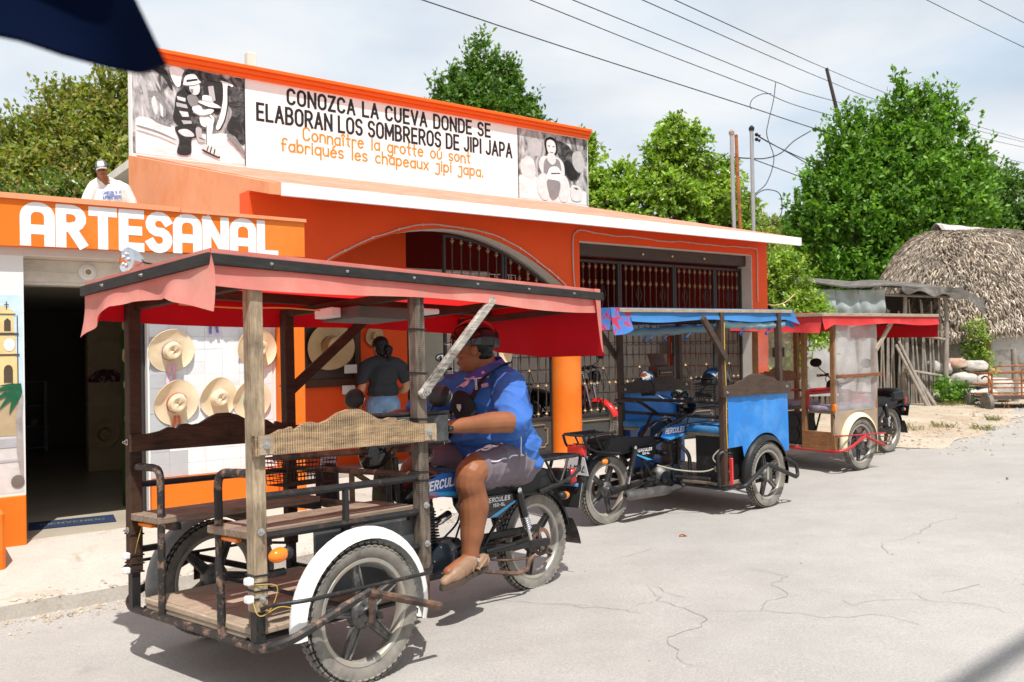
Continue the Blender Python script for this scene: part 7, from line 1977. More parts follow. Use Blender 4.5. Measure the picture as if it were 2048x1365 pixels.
tree('tall_tree', 'tall dense tree rising behind the middle of the sign wall', (-.75, 28, 0),
     [(-.5, 0, 8.2, 1.1, 1.0, 1.3), (.6, 0, 7.8, 1.1, 1.0, 1.3), (.0, 0, 9.0, .65, .7, .8), (1.1, 0, 7.2, .8, .9, 1.0), (-1.1, -.3, 7.6, .7, .8, .8), (0, 0, 6.0, 1.8, 1.4, 1.5)]
     + plumes(5, [(-1.5, 0, 8.8), (-1.15, 0, 9.4), (-.7, 0, 9.7), (-.3, 0, 10.2), (.05, 0, 10.5), (.4, 0, 9.9), (.85, 0, 9.7), (1.1, 0, 9.1), (1.45, 0, 8.4), (1.8, 0, 7.6), (-1.75, 0, 8.1), (2.1, 0, 7.0)], .15, .72),
     3300, 18, .17, .6, 1.1, LF_DK, 16, .3, group=TBIG, jit=.04)
tree('bushy_tree', 'wide olive tree with ragged branches behind the shop roof', (-9.6, 18.4, 0),
     [(-.6, 0, 3.5, 1.8, 1.4, 1.9), (1.2, 0, 3.7, 1.7, 1.3, 1.8), (1.0, 0, 5.2, 1.1, .9, 1.1), (2.3, .3, 5.1, .9, .8, 1.1), (.1, 0, 5.4, .6, .6, .6)]
     + plumes(6, [(-1.5, 0, 5.1), (-1.1, 0, 5.5), (-.6, 0, 5.6), (-.1, 0, 6.3), (.3, 0, 6.4), (.8, 0, 6.4), (1.3, 0, 6.6), (1.7, 0, 6.5), (2.2, 0, 6.4), (2.7, 0, 6.3), (-.9, 0, 4.9)], .26, .5), 4600, 19, .118, .55, .6, LF_OLV, 17, .25, group=TBIG, jit=.04)
tree('glossy_shrub', 'dark glossy shrub with rusty leaf tips behind the man on the roof', (-7.7, 14.6, 0),
     [(-1.4, 0, 2.8, 1.6, 1.0, 1.4), (.3, 0, 2.9, 1.4, 1.0, 1.3), (1.6, .2, 2.7, 1.2, 1.0, 1.2), (-.6, -.2, 2.0, 2.2, 1.0, .9)], 3800, 20, .085, .3, .3, LF_OLV2, 18, .15, group=TBIG, jit=.04)
tree('dark_tree', 'dark olive tree beyond the thatched hut at the right edge', (18.0, 33, 0),
     [(-1.6, 0, 4.0, 1.9, 1.5, 2.0), (.8, 0, 4.2, 2.2, 1.7, 2.2), (2.6, 0, 3.8, 2.0, 1.5, 1.8), (-.2, -.3, 1.8, 4, 1.6, 1.4)] + plumes(7, [(-2.2, 0, 5.9), (-1.2, 0, 6.1), (-.2, 0, 6.4), (.7, 0, 7.0), (1.5, 0, 6.5), (2.5, 0, 5.9)], .6, .7), 4000, 18, .16, .6, .5, LF_DK, 19, .3, group=TBIG)
for i, (x_, y_, k, lab) in enumerate(((-14, 26, 1.2, 'far shrubby tree beyond the left edge'), (8.3, 30, 1.1, 'far bush low between the ficus and the tall dark tree'), (23, 40, 1.6, 'far treetop past the dark olive tree'))):
    tree('background_tree', lab, (x_, y_, 0), [(-1.2 * k, 0, 2.4 * k, 1.6 * k, 1.2 * k, 1.3 * k), (.9 * k, 0, 2.2 * k, 1.7 * k, 1.2 * k, 1.5 * k), (.2 * k, 0, 1.1 * k, 2.2 * k, 1.2 * k, 1.0 * k)], 1100, 14, .22, .6, .4, LF_DK if i != 1 else LF_FIC, 30 + i, .15, group=TBIG)

# ================================================================== thatched hut
hut = thing('thatched_hut', 'oval hut with a shaggy grey palm thatch, tin ridge cap and whitewashed wall', 'hut', (11.65, 21.7, -.05))
def hutp(a, u, lift=0):
    ca, sa = math.cos(a), math.sin(a)
    rx, ry_ = 2.75 - .0, 2.45
    top = V((.75 * max(-1, min(1, ca * 1.6)), 0, 4.12))
    eave = V((ca * rx, sa * ry_, 1.35 + .12 * math.sin(a * 3)))
    p = top.lerp(eave, u); p.z += .80 * math.sin(u * PI) * (1 - .25 * u)
    return p
mb = MB(); mb.grid(lambda u, v: hutp(-2 * PI * u, v), 48, 14); mb.build('roof_base', mat('old_thatch', (.22, .185, .15), .95, var=.3, sc_=20), hut, 60)
def thatch():
    rs = np.random.RandomState(4); n = 26000
    vs, fs = [], []
    for i in range(n):
        a = rs.uniform(PI * .85, PI * 2.15); u = rs.rand() ** .8 * .97
        p = hutp(a, u); e = hutp(a + rs.normal() * .05, min(1.0, u + .08))
        d = (e - p).normalized()
        out = V((math.cos(a), math.sin(a), .75)).normalized()
        d = (d + out * rs.normal() * .16 + V((rs.normal(), rs.normal(), 0)) * .14).normalized()
        if u > .9: d = (d + V((0, 0, -.9))).normalized()
        Ln = .12 + .22 * rs.rand()
        s = d.cross(out).normalized() * (.006 + .010 * rs.rand())
        b = p + out * (.02 + .07 * rs.rand())
        o = len(vs)
        vs += [b - s, b + s, b + d * Ln * .6 + s * .8 + out * .03, b + d * Ln, b + d * Ln * .6 - s * .8 + out * .03]
        fs += [(o, o + 1, o + 2, o + 3, o + 4)]
    m = MB(); m.v = [tuple(v) for v in vs]; m.f = fs; m.m = [0] * len(fs)
    return m
thatch().build('thatch', mat('palm_thatch', (.52, .445, .36), .9, var=.2, sc_=3, c2=(.34, .29, .235), f2=.6, sc2=1.4, bump=0, island=.45), hut, 0, None, 'stuff', rc=False)
mb = MB(); mb.shell(lambda u, v: V((-.90 + 1.95 * u, (v - .5) * .62, 4.36 - .20 * abs(2 * v - 1) ** 1.6 - .22 * u + .008 * math.sin(u * 25))), 24, 8, .02); mb.build('ridge_cap', mat('weathered_tin', (.55, .52, .48), .6, .3, var=.2, sc_=5, c2=(.22, .19, .16), sc2=4), hut, 40)
mb = MB()
def hwall(u, v):
    a = PI * .8 + PI * 1.4 * u
    return V((math.cos(a) * 2.2, math.sin(a) * 1.95, 1.9 * v + .0)) + V((mnoise.noise(V((a * 3, v * 3, 0))), mnoise.noise(V((a * 3, v * 3, 5))), 0)) * .05
mb.grid(hwall, 50, 14)
mb.build('mud_wall', mat('flaking_whitewash', (.68, .66, .62), .9, var=.06, sc_=4, c2=(.33, .25, .19), f2=.58, w2=.06, sc2=1.6, bump=.6, bs=18, bd=.03), hut, 60)
mb = MB(); mb.tube([(-.92, -2.05, -.1), (-.84, -2.08, 1.45)], .13, 9); mb.build('corner_post', mat('red_brown_trunk', (.26, .14, .09), .85, var=.3, sc_=9, bump=.5), hut, 60)
vine = thing('climbing_vine', 'green vine climbing the post at the hut wall', 'vine', (10.55, 19.5, 0))
crown('leaves', vine, [(0, 0, 1.3, .16, .14, .5), (.05, -.02, .75, .2, .14, .4)], 130, 10, .075, .15, -.2, LF_FIC, 41)
MB().tube(sp([(0, 0, -.05), (.03, 0, .5), (-.02, 0, 1.0), (.04, 0, 1.6)], 5), .02, 6).build('stem', BARK, vine, 60)

# ================================================================== palm-stick shed
shed = thing('stick_shed', 'rough shed of upright sticks with a sagging tar paper roof and plastic sheeting', 'shed', (0, 0, -.06))
TAR = mat('tar_paper', (.11, .10, .09), .9, var=.25, sc_=6, c2=(.20, .185, .165), f2=.55, sc2=4, bump=.5, bs=30)
mb = MB(); mb.shell(lambda u, v: V((5.85 + 4.2 * u + .05 * math.sin(v * 9), 18.35 + 2.6 * v, 2.70 - .22 * u + .32 * v - .30 * max(0, (u - .84) / .16) ** 1.5 * (1 - .6 * v) + .04 * math.sin(u * 14 + v * 4))), 40, 12, .03); mb.build('roof', TAR, shed, 40)
mb = MB(); mb.shell(lambda u, v: V((8.35 + 1.75 * u, 18.36 - .03 * v + .05 * math.sin(u * 13) * v, 2.585 - .06 * u - .26 * max(0, u - .72) / .28 - v * (.10 + .16 * u + .05 * math.sin(u * 21)))), 26, 6, .012); mb.build('roof_valance', TAR, shed, 40)
for x_, y_, h in ((6.05, 18.6, 2.6), (7.5, 18.6, 2.55), (8.55, 18.7, 2.5), (9.42, 18.6, 2.35), (9.5, 20.7, 2.7), (6.05, 20.7, 2.8)):
    P = [(x_ + rnd.uniform(-.05, .05), y_ + rnd.uniform(-.03, .03), h * i / 4) for i in range(5)]
    MB().tube(sp(P, 3), [.065 - .002 * i for i in range(13)], 8).build('post', STICK, shed, 60)
for z_, x0, x1 in ((2.48, 5.95, 9.5), (1.55, 8.5, 9.42), (.75, 8.5, 9.42)): MB().tube([(x0, 18.62, z_ + .05), (x1, 18.6, z_ - .12)], .03, 6).build('cross_pole', STICK, shed, 60)
for i in range(56):
    x_ = 6.1 + 3.32 * i / 55 + rnd.uniform(-.02, .02)
    ln_h = rnd.uniform(1.9, 2.35) if x_ > 8.2 else rnd.uniform(1.9, 2.3)
    tl = rnd.uniform(-.05, .08) - (.12 if x_ > 8.6 else 0) * rnd.random()
    P = [(x_ + tl * k / 3 + rnd.uniform(-.012, .012), 18.72 + rnd.uniform(-.02, .02), ln_h * k / 3) for k in range(4)]
    MB().tube(P, [.024, .022, .020, .017], 5).build('stick', STICK, shed, 60)
for i in range(4):
    x_ = 8.47 + i * .075
    MB().tube([(x_ + .28 + rnd.uniform(-.03, .03), 18.15 + rnd.uniform(-.1, .1), .0), (x_ - .16 + rnd.uniform(-.05, .05), 18.55, 1.05 + rnd.uniform(-.15, .5))], [.04, .032], 7).build('leaning_pole', STICK, shed, 60)
PL2 = plastic_sheet('pale_blue_plastic', (.62, .70, .70), .8)
def psheet(x0, x1, z0, z1, y, m):
    MB().grid(lambda u, v: V((x0 + (x1 - x0) * u, y + .03 * math.sin(u * 9 + v * 4) + .02 * math.sin(v * 11), z0 + (z1 - z0) * v)), 16, 14).build('plastic_sheet', m, shed, 180, rc=False)
psheet(6.0, 6.98, 1.9, 2.55, 18.5, PL2); psheet(6.99, 7.50, 1.85, 2.54, 18.52, PL2); psheet(7.48, 8.05, 1.8, 2.53, 18.5, PL2)
psheet(6.0, 7.9, .25, 1.85, 18.62, plastic_sheet('white_plastic', (.74, .74, .72), .85))
MB().b2(6.1, 9.4, 20.65, 20.75, 0, 2.5).build('back_wall', mat('dark_shed_back', (.06, .05, .04), .9), shed, 0)

# ================================================================== stone wall, trailer, plants on the verge
stones = thing('dry_stone_wall', 'short wall of piled white limestone boulders beside the hut', 'stone wall', (0, 0, -.05))
STONE = mat('limestone', (.52, .49, .44), .9, var=.12, sc_=5, c2=(.22, .19, .16), f2=.60, w2=.07, sc2=4, bump=.7, bs=22, bd=.02)
STONE_R = mat('reddish_stone', (.46, .27, .18), .9, var=.15, sc_=5, c2=(.50, .42, .34), sc2=4, bump=.7, bs=22, bd=.02)
def rock(c, r, seed, m=None):
    mb = MB(); mb.ell((0, 0, 0), (1, 1, 1), 16, 11)
    out = []
    for v in mb.v:
        v = V(v); k = 1 + .22 * mnoise.noise(v * 1.3 + V((seed * 3.1, 0, 0))) + .10 * mnoise.noise(v * 3.1 + V((0, seed, 0)))
        q = V((math.copysign(abs(v.x) ** .75, v.x), math.copysign(abs(v.y) ** .75, v.y), math.copysign(abs(v.z) ** .75, v.z))) * k * .92
        out.append(tuple(V((q.x * r[0], q.y * r[1], q.z * r[2])) + V(c)))
    mb.v = out
    return mb.build('stone', m or STONE, stones, 60)
for i, (c, r, m) in enumerate([((9.40, 18.95, .82), (.26, .3, .20), None), ((9.75, 18.9, .90), (.24, .25, .13), STONE_R), ((10.15, 18.9, .84), (.28, .3, .14), None), ((9.42, 18.9, .50), (.25, .28, .16), None), ((9.86, 18.85, .55), (.32, .3, .19), None), ((10.3, 18.9, .52), (.24, .3, .17), None),
                               ((9.80, 18.8, .23), (.42, .3, .15), None), ((9.30, 18.95, .20), (.26, .3, .16), None), ((10.35, 18.85, .20), (.3, .3, .18), None), ((9.72, 18.55, .02), (.12, .12, .10), None), ((9.95, 18.45, .0), (.17, .1, .09), None), ((9.48, 18.75, .29), (.15, .2, .06), None), ((10.7, 18.9, .3), (.3, .3, .3), None), ((9.95, 19.1, .3), (.8, .25, .3), None)]): rock(c, r, i + 1, m)
RUSTO = mat('rusty_orange_steel', (.36, .13, .045), .7, .2, var=.25, sc_=14, c2=(.11, .06, .04), f2=.58, sc2=8, bump=.3)
trl = thing('flatbed_cart', 'rusty tube sided cart standing on the dirt at the right edge', 'cart', (9.62, 17.35, -.07), (0, 0, R(-6)))
for z_ in (.30, .46, .62, .78): MB().tube([(.08, 0, z_), (2.2, 0, z_)], .016, 7).build('rail', RUSTO, trl, 40)
for z_ in (.30, .50, .72): MB().tube([(.08, .9, z_), (2.2, .9, z_)], .016, 7).build('rail', RUSTO, trl, 40)
MB().tube(fillet([(.10, 0, .75), (.14, 0, .90), (2.2, 0, .90)], .06), .018, 7).build('rail', RUSTO, trl, 40)
for x_ in (.0, .06, .63, 1.2, 1.8): MB().tube([(x_, 0, .26), (x_, 0, .80)], .017, 7).build('stake', RUSTO, trl, 40)
for z_ in (.3, .5, .74): MB().tube([(.02, 0, z_), (.02, .9, z_)], .016, 7).build('rail', RUSTO, trl, 40)
MB().tube([(.65, 0, .60), (.95, 0, .40)], .016, 6).build('rail', RUSTO, trl, 40); MB().tube([(.70, 0, .45), (1.2, 0, .62)], .016, 6).build('rail', RUSTO, trl, 40)
MB().b2(.0, 2.2, -.03, .95, .225, .262).build('deck', mat('grey_cart_deck', (.09, .075, .065), .8, var=.3), trl, 0)
for x_, y_ in ((-.06, -.05), (-.06, .95), (1.6, -.05)):
    w_ = MB().lathe([(.0, -.05), (.15, -.05), (.20, -.04), (.20, .04), (.15, .05), (0, .05)], (x_ + .0, y_, .165), (1, .1, 0), 20).build('wheel', TYRE, trl, 40)
MB().lathe([(.18, -.01), (.21, -.01), (.21, .01), (.18, .01), (.18, -.01)], (-.07, -.02, .50), (1, .15, 0), 20, 0, PI).build('wheel_arch', RUSTO, trl, 40)
MB().tube([(.28, .0, .05), (.33, .0, .21), (.38, 0, .05)], .012, 6).build('prop_stand', RUSTO, trl, 40)
mb = MB(); r_ = random.Random(2)
for i in range(60):
    p = V((.10 + r_.uniform(-.07, .09), r_.uniform(-.05, .04), .80 + r_.uniform(-.04, .05)))
    mb.tube([p, p + V((r_.uniform(-.06, .06), r_.uniform(-.05, .05), r_.uniform(-.05, .04)))], .006, 4)
mb.build('rope_bundle', mat('straw_rope', (.55, .42, .17), .8, var=.2), trl, 0, None, 'stuff')
MB().tube([(1.05, .5, -.05), (1.03, .5, .8), (1.08, .52, 1.35)], [.07, .06, .05], 8)
fp_ = thing('fence_post', 'single grey wooden post standing behind the rusty cart', 'post', (11.05, 18.9, -.1))
MB().tube([(0, 0, 0), (.01, 0, .7), (-.01, 0, 1.25)], [.075, .068, .06], 9).build('post', STICK, fp_, 60)
GRASS = leafmat('dry_grass', [(.10, .13, .03), (.20, .20, .06), (.34, .29, .13)], .3)
def grass(pts, n, h, name='grass'):
    rs = random.Random(9); mb = MB()
    for (x_, y_, r) in pts:
        for i in range(n):
            a = rs.uniform(0, 2 * PI); q = r * rs.random() ** .6
            p = V((x_ + math.cos(a) * q, y_ + math.sin(a) * q, 0)); t, s = ts(p); p.z = dirt_z(t, s) - .01 if t > 4.05 else -.08
            d = V((rs.uniform(-.5, .5), rs.uniform(-.5, .5), 1)).normalized() * h * rs.uniform(.5, 1.2)
            sd_ = V((d.y + .3, -d.x + .2, 0)).normalized() * .006
            mb.add([p - sd_, p + sd_, p + d * .6 + sd_ * .5 + V((d.x * .1, 0, 0)), p + d + V((d.x * .5, d.y * .5, -.01))], [(0, 1, 2, 3)])
    o = mb.build(name, GRASS, None, 0, None, 'stuff', rc=False); o['label'] = 'tufts of dry grass along the dirt verge'; o['category'] = 'grass'
    return o
grass([(6.55, 15.9, .35), (6.75, 16.0, .25), (6.0, 14.0, .3), (6.5, 14.0, .3), (7.1, 14.2, .22), (7.6, 13.9, .2), (5.6, 13.6, .25), (6.2, 15.5, .3), (9.1, 18.0, .3), (9.4, 18.2, .25), (8.5, 15.2, .1)], 90, .11)
for i, (x_, y_, lab) in enumerate(((9.22, 18.35, 'leafy green weed at the foot of the stone wall by the shed post'), (9.62, 18.40, 'low leafy weed in front of the boulders'))):
    o = thing('weed', lab, 'plant', (x_, y_, -.05), group='weeds by the stone wall')
    crown('leaves', o, [(0, 0, .26 - .06 * i, .13, .12, .2)], 40, 8, .09, .14, .5, LF_BIG, 60 + i)
    MB().tube([(0, 0, 0), (.01, 0, .3)], .008, 5).build('stem', LF_BIG, o, 0)
LEAFD = mat('dry_orange_leaf', (.50, .18, .04), .7, var=.3, sc_=40)
for u_, (t_, s_, a_, lab) in enumerate(((-1.87, -3.55, .3, 'curled orange leaf on the road below the blue taxi'), (2.55, -4.05, 1.2, 'small dry leaf on the empty road'))):
    mb = MB(); mb.shell(lambda u, v: V(((u - .5) * .075, (v - .5) * .03 * math.sin(u * PI + .05), .012 * abs(2 * v - 1) + .010 * math.sin(u * 5))), 8, 4, .001)
    o = mb.build('fallen_leaf', LEAFD, None, 60); o.location = W(t_, s_, road_z(t_, s_) + .004); o.rotation_euler = (0, 0, a_); tag(o, lab, 'leaf')

# ================================================================== hats, fans and other goods
def hat(t, s, z, r, label, band=None, ribbon=None, ax=(0, -1, 0), cr=.44, tilt=(0, 0), st=None, group='straw hats hung for sale'):
    o = thing('straw_hat', label, 'hat', W(t, s, z), (0, 0, 0), group)
    d = DT * ax[0] + DS * ax[1] + V((0, 0, ax[2])) + DT * tilt[0] + V((0, 0, tilt[1]))
    q = V((0, 0, 1)).rotation_difference(d.normalized())
    o.rotation_mode = 'QUATERNION'; o.rotation_quaternion = q
    st = st or STRAW; ph = rnd.uniform(0, 6)
    r = r * .84; c = r * cr
    o.scale = (1, 1, 1)
    def br(u, v):
        a = 2 * PI * u; k = c * .96 + (r - c * .96) * v
        e = 1 + .04 * math.cos(2 * a + ph) * v
        return V((math.cos(a) * k * e, math.sin(a) * k * (e * 1.03), .012 + r * .16 * v ** 2.5 * (math.cos(a) ** 2) - .010 * math.sin(3 * a + ph) * v + .0012 * math.sin(v * 40)))
    mb = MB(); mb.shell(br, 44, 14, .004); mb.build('brim', st, o, 60)
    def crn(u, v):
        a = 2 * PI * u; h = r * .52
        if v < .7: k = c * (1 - .16 * v / .7); z_ = h * v / .7
        else:
            w = (v - .7) / .3; k = c * .84 * (1 - w ** 1.6); z_ = h * (1 + .05 * math.sin(w * PI) - .30 * w * w * (.6 + .4 * math.cos(2 * a)))
        x_, y_ = math.cos(a) * k * .88, math.sin(a) * k * 1.08
        return V((x_, y_, .012 + z_ + .0008 * math.sin(v * 40)))
    mb = MB(); mb.grid(crn, 32, 16); mb.build('crown', st, o, 60)
    if band:
        mb = MB(); mb.grid(lambda u, v: V((math.cos(2 * PI * u) * c * .885 * 1.04, math.sin(2 * PI * u) * c * 1.08 * 1.04, .016 + r * .11 * v)), 32, 2); b_ = mb.build('band', band, o, 60)
    if ribbon:
        for dx in (-.012, .014):
            n0 = W(t, s, z)
            def rb(u, v):
                return V((0, 0, 0))
            mb = MB()
            inv = o.rotation_quaternion.to_matrix().transposed()
            mb.shell(lambda u, v: inv @ (DT * (dx + (v - .5) * .022 + dx * 1.5 * u) + DS * (-.02 - .012 * math.sin(u * 7)) + V((0, 0, -r * .62 - .16 * u))), 8, 2, .002)
            mb.build('ribbon', ribbon, o, 60)
    return o
def strip_mat(name, c1, c2, scale=60):
    m, t, b, o = base_mat(name)
    wv = nn(t, 'ShaderNodeTexWave', Scale=scale); wv.bands_direction = 'DIAGONAL'
    t.links.new(coords(t), wv.inputs['Vector'])
    t.links.new(ramp(t, wv.outputs['Fac'], .35, .65, c1, c2), b.inputs['Base Color']); b.inputs['Roughness'].default_value = .8
    return m
RB_R = strip_mat('red_woven_band', (.50, .03, .02), (.62, .22, .10), 90)
RB_P = strip_mat('pink_white_ribbon', (.62, .10, .22), (.72, .66, .72), 70)
RB_B = strip_mat('blue_woven_ribbon', (.03, .06, .30), (.35, .25, .45), 80)
RB_T = strip_mat('teal_band', (.08, .42, .32), (.20, .52, .42), 60)
RB_L = strip_mat('lilac_band', (.40, .32, .40), (.55, .50, .55), 60)
fz = FH - .016
hat(-5.0, fz, 1.40, .205, 'wide straw hat with a lilac band and pink ribbons, upper left on the tiled panel', RB_L, RB_P, tilt=(.05, -.1))
hat(-4.965, fz, .985, .205, 'straw hat with a red woven band and red ribbon, lower left on the tiled panel', RB_R, RB_R, tilt=(0, -.12))
hat(-4.63, fz, 1.006, .19, 'plain creased straw hat without a band in the middle of the lower row', None, None, tilt=(.10, -.1))
hat(-4.35, fz, .975, .195, 'straw hat with a teal band half hidden by the bleached post', RB_T, None, tilt=(0, -.1))
hat(-4.30, fz, 1.41, .20, 'plain straw hat upper right on the tiled panel behind the bleached post', None, None, tilt=(.05, -.1))
hat(-4.66, fz, 1.78, .19, 'straw hat with a blue woven ribbon hanging above the panel under the red roof edge', RB_B, RB_B)
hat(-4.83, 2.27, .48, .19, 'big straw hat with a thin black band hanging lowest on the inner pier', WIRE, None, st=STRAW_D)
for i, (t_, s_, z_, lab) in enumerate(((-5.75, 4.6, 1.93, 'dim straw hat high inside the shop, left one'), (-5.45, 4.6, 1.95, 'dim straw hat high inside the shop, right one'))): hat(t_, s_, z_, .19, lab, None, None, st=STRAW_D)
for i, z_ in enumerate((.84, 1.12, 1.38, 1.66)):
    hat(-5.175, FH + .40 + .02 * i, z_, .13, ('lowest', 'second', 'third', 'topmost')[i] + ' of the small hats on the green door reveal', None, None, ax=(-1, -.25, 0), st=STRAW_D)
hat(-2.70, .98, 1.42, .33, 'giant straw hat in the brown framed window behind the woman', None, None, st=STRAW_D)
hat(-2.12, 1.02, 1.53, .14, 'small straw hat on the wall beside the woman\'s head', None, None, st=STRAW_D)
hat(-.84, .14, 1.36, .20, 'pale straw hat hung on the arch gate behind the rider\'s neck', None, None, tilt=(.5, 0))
# window behind the woman
wdw = thing('display_window', 'dark brown framed display window on the inner orange wall', 'window', O3, BR)
FRB = mat('brown_window_frame', (.075, .030, .015), .5)
for x0, x1, z0, z1 in ((-3.05, -2.97, .95, 1.80), (-2.38, -2.30, .95, 1.80), (-2.97, -2.38, 1.72, 1.80), (-2.97, -2.38, .95, 1.04)): MB().b2(x0, x1, 1.0, 1.048, z0, z1, .004).build('frame', FRB, wdw)
MB().b2(-2.97, -2.38, 1.035, 1.047, 1.04, 1.72).build('backing', mat('window_dark_backing', (.07, .05, .04), .3), wdw, 0)
for x0, z0 in ((-2.52, 1.10), (-2.55, .86)): MB().b2(x0, x0 + .16, .992, .998, z0, z0 + .10).build('paper_notice', WHITE, wdw, 0)
FANM = mat('palm_fan_straw', (.52, .42, .25), .8, var=.1, bump=.3)
FANP = mat('patterned_fan', (.08, .03, .03), .8, c2=(.5, .3, .3), f2=.55, w2=.03, sc2=22)
for z_, m, lab in ((1.42, FANM, 'upper plain palm fan on the inner pier'), (1.10, FANP, 'dark patterned fan on the inner pier'), (.84, FANM, 'lower plain palm fan with a serrated edge on the inner pier')):
    o = thing('palm_fan', lab, 'fan', W(-4.80, 2.26, z_), (0, 0, FA), 'palm fans hung inside the shop')
    mb = MB(); mb.prism([(0, -.05)] + [(math.cos(a) * (.20 if i % 2 else .185), math.sin(a) * .15 - .05) for i, a in enumerate(lin(.05, PI - .05, 25))], (0, 0, 0), (1, 0, 0), (0, 0, 1), .008); mb.build('blade', m, o, 0)
    mb = MB(); mb.b2(-.02, .02, -.004, .010, -.13, -.045); mb.build('handle', FANM, o, 0)
cab = thing('glass_cabinet', 'grey framed display cabinet with shelves at the back of the shop', 'cabinet', W(-5.55, 5.15, .062), (0, 0, FA))
CABM = mat('cabinet_grey_metal', (.20, .21, .22), .4, .4)
for x_ in (-.55, .0, .55): MB().b2(x_ - .02, x_ + .02, -.2, -.16, 0, .95).build('upright', CABM, cab, 0)
for z_ in (.05, .33, .61, .93): MB().b2(-.57, .57, -.205, .2, z_, z_ + .02).build('shelf', CABM, cab, 0)
for i in range(9): MB().box((-.45 + .11 * i, 0, .38 + .28 * (i % 2)), (.08, .1, .06 + .02 * (i % 3)), None, .01).build('goods', PAINT[list(PAINT)[i % len(PAINT)]], cab)
mt = thing('door_mat', 'dark blue welcome mat lying just inside the shop door', 'mat', W(-5.66, -.66, .0625), (0, 0, FA + R(-8)))
MB().box((0, 0, .005), (.60, .30, .009), None, .004).build('pile', mat('dark_blue_mat', (.018, .032, .075), .95, var=.2, sc_=60, bump=.5, bs=200), mt)
mb = MB(); text(mb, 'BIENVENIDO', lambda a, b, k: V((-.22 + a, -.045 + b, .0098 + k * .3)), .075, .013, .44, gap=.3); mb.build('lettering', mat('mat_lettering', (.12, .11, .08), .9), mt, 0, rc=False)
skt = thing('lamp_socket', 'white round lamp socket on the shop wall under the fascia', 'lamp socket', W(-5.60, FH - .016, 1.995), (0, 0, FA))
MB().lathe([(.062, 0), (.060, .02), (.035, .035), (.032, .055), (.020, .055)], (0, 0, 0), (0, -1, 0), 20).build('base', WHITE, skt, 40)
MB().lathe([(.021, .056), (.021, .040), (0, .040)], (0, 0, 0), (0, -1, 0), 16).build('contact', mat('brass_contact', (.35, .22, .10), .4, .6), skt, 40)
cab_ = thing('wall_cable', 'thin beige cable tacked along the band under the fascia', 'cable', W(-6.2, FH - .018, 2.0), (0, 0, FA))
MB().tube(sp([(.16, 0, .03), (.13, 0, .0), (.1, 0, .005), (.45, 0, -.02), (.62, -.01, .0)], 6), .004, 5).build('cable', CREAM, cab_, 60)
rk = thing('wire_rack', 'white wire grid display rack standing inside the arch', 'rack', W(-.98, .42, 0), (0, 0, FA))
WR = mat('white_wire', (.72, .74, .80), .4, bump=0)
for i in range(11): MB().tube([(-.53 + 1.06 * i / 10, 0, .5), (-.53 + 1.06 * i / 10, 0, 2.27)], .004, 5).build('wire', WR, rk, 60)
for i in range(13): MB().tube([(-.53, .005, 2.27 - i * .145), (.53, .005, 2.27 - i * .145)], .004, 5).build('wire', WR, rk, 60)
for x_ in (-.53, .53): MB().tube([(x_, .02, .03), (x_, .02, .5)], .012, 6).build('leg', WR, rk, 60)
# goods on the blue taxi
M2 = Matrix.Translation((1.908, 8.348, -.128)) @ Euler((-.006, -.011, .735)).to_matrix().to_4x4()
rad = thing('radio', 'small wooden radio with its lid open on the far backrest of the blue taxi', 'radio'); rad.matrix_world = M2 @ Matrix.Translation((-.02, .54, 1.19))
WRED = wood('red_brown_radio_wood', (.16, .06, .03), (.07, .025, .012), 0, 0, .5, .2, .35)
MB().b2(-.13, .13, -.05, .07, 0, .105, .008).build('case', WRED, rad)
MB().b2(-.10, .10, -.056, -.0505, .02, .075).build('grille', BLACKP, rad, 0); MB().b2(-.09, .09, -.059, -.0565, .035, .045).build('dial', mat('amber_dial', (.5, .2, .08), .3), rad, 0)
MB().box((0, .055, .17), (.25, .015, .14), (-.35, 0, 0), .004).build('lid', WRED, rad)
hl = thing('helmet', 'glossy black open helmet with a peak resting in the basket of the blue taxi', 'helmet'); hl.matrix_world = M2 @ Matrix.Translation((-.34, -.33, 1.175)) @ Euler((0, .25, 2.6)).to_matrix().to_4x4()
def hl_(u, v, k=1): 
    a = 2 * PI * u; q = v * (PI / 2 + .45 * (.5 - .5 * math.cos(a)))
    return V((math.cos(a) * .135 * math.sin(q), math.sin(a) * .118 * math.sin(q), .128 * math.cos(q))) * k
mb = MB(); mb.grid(lambda u, v: hl_(u, v), 32, 12); mb.grid(lambda u, v: hl_(u, v, .93), 32, 12); mb.build('shell', mat('scuffed_black_shell', (.020, .021, .023), .22, var=.2, sc_=30, bump=0, coat=.5), hl, 60)
MB().shell(lambda u, v: V((.118 + .10 * v - .09 * (2 * u - 1) ** 2, (2 * u - 1) * .105, .03 + .035 * v)), 12, 4, .004).build('peak', BLACKG, hl, 60)
MB().tube([hl_(u, 1.0, 1.01) for u in lin(0, 1, 33)], .006, 5).build('rim_trim', BLACKP, hl, 60)
spk = thing('loudspeaker', 'black two-cone loudspeaker box under the far bench of the red taxi', 'speaker'); M3 = Matrix.Translation((3.665, 10.462, -.105)) @ Euler((-.005, .004, 3.788)).to_matrix().to_4x4()
spk.matrix_world = M3 @ Matrix.Translation((.28, -.02, .285))
MB().b2(-.12, .12, -.14, .14, 0, .37, .008).build('cabinet', BLACKP, spk)
for z_ in (.105, .26): 
    c_ = MB().lathe([(.08, .008), (.075, .012), (.06, -.012), (.02, -.03), (.018, -.014), (0, -.01)], (.122, 0, z_), (1, 0, 0), 24).build('cone', BLACKG, spk, 40)
    MB().lathe([(.078, 0), (.088, .002), (.086, .012), (.076, .012)], (.121, 0, z_), (1, 0, 0), 24).build('surround', mat_rubber, c_, 40)
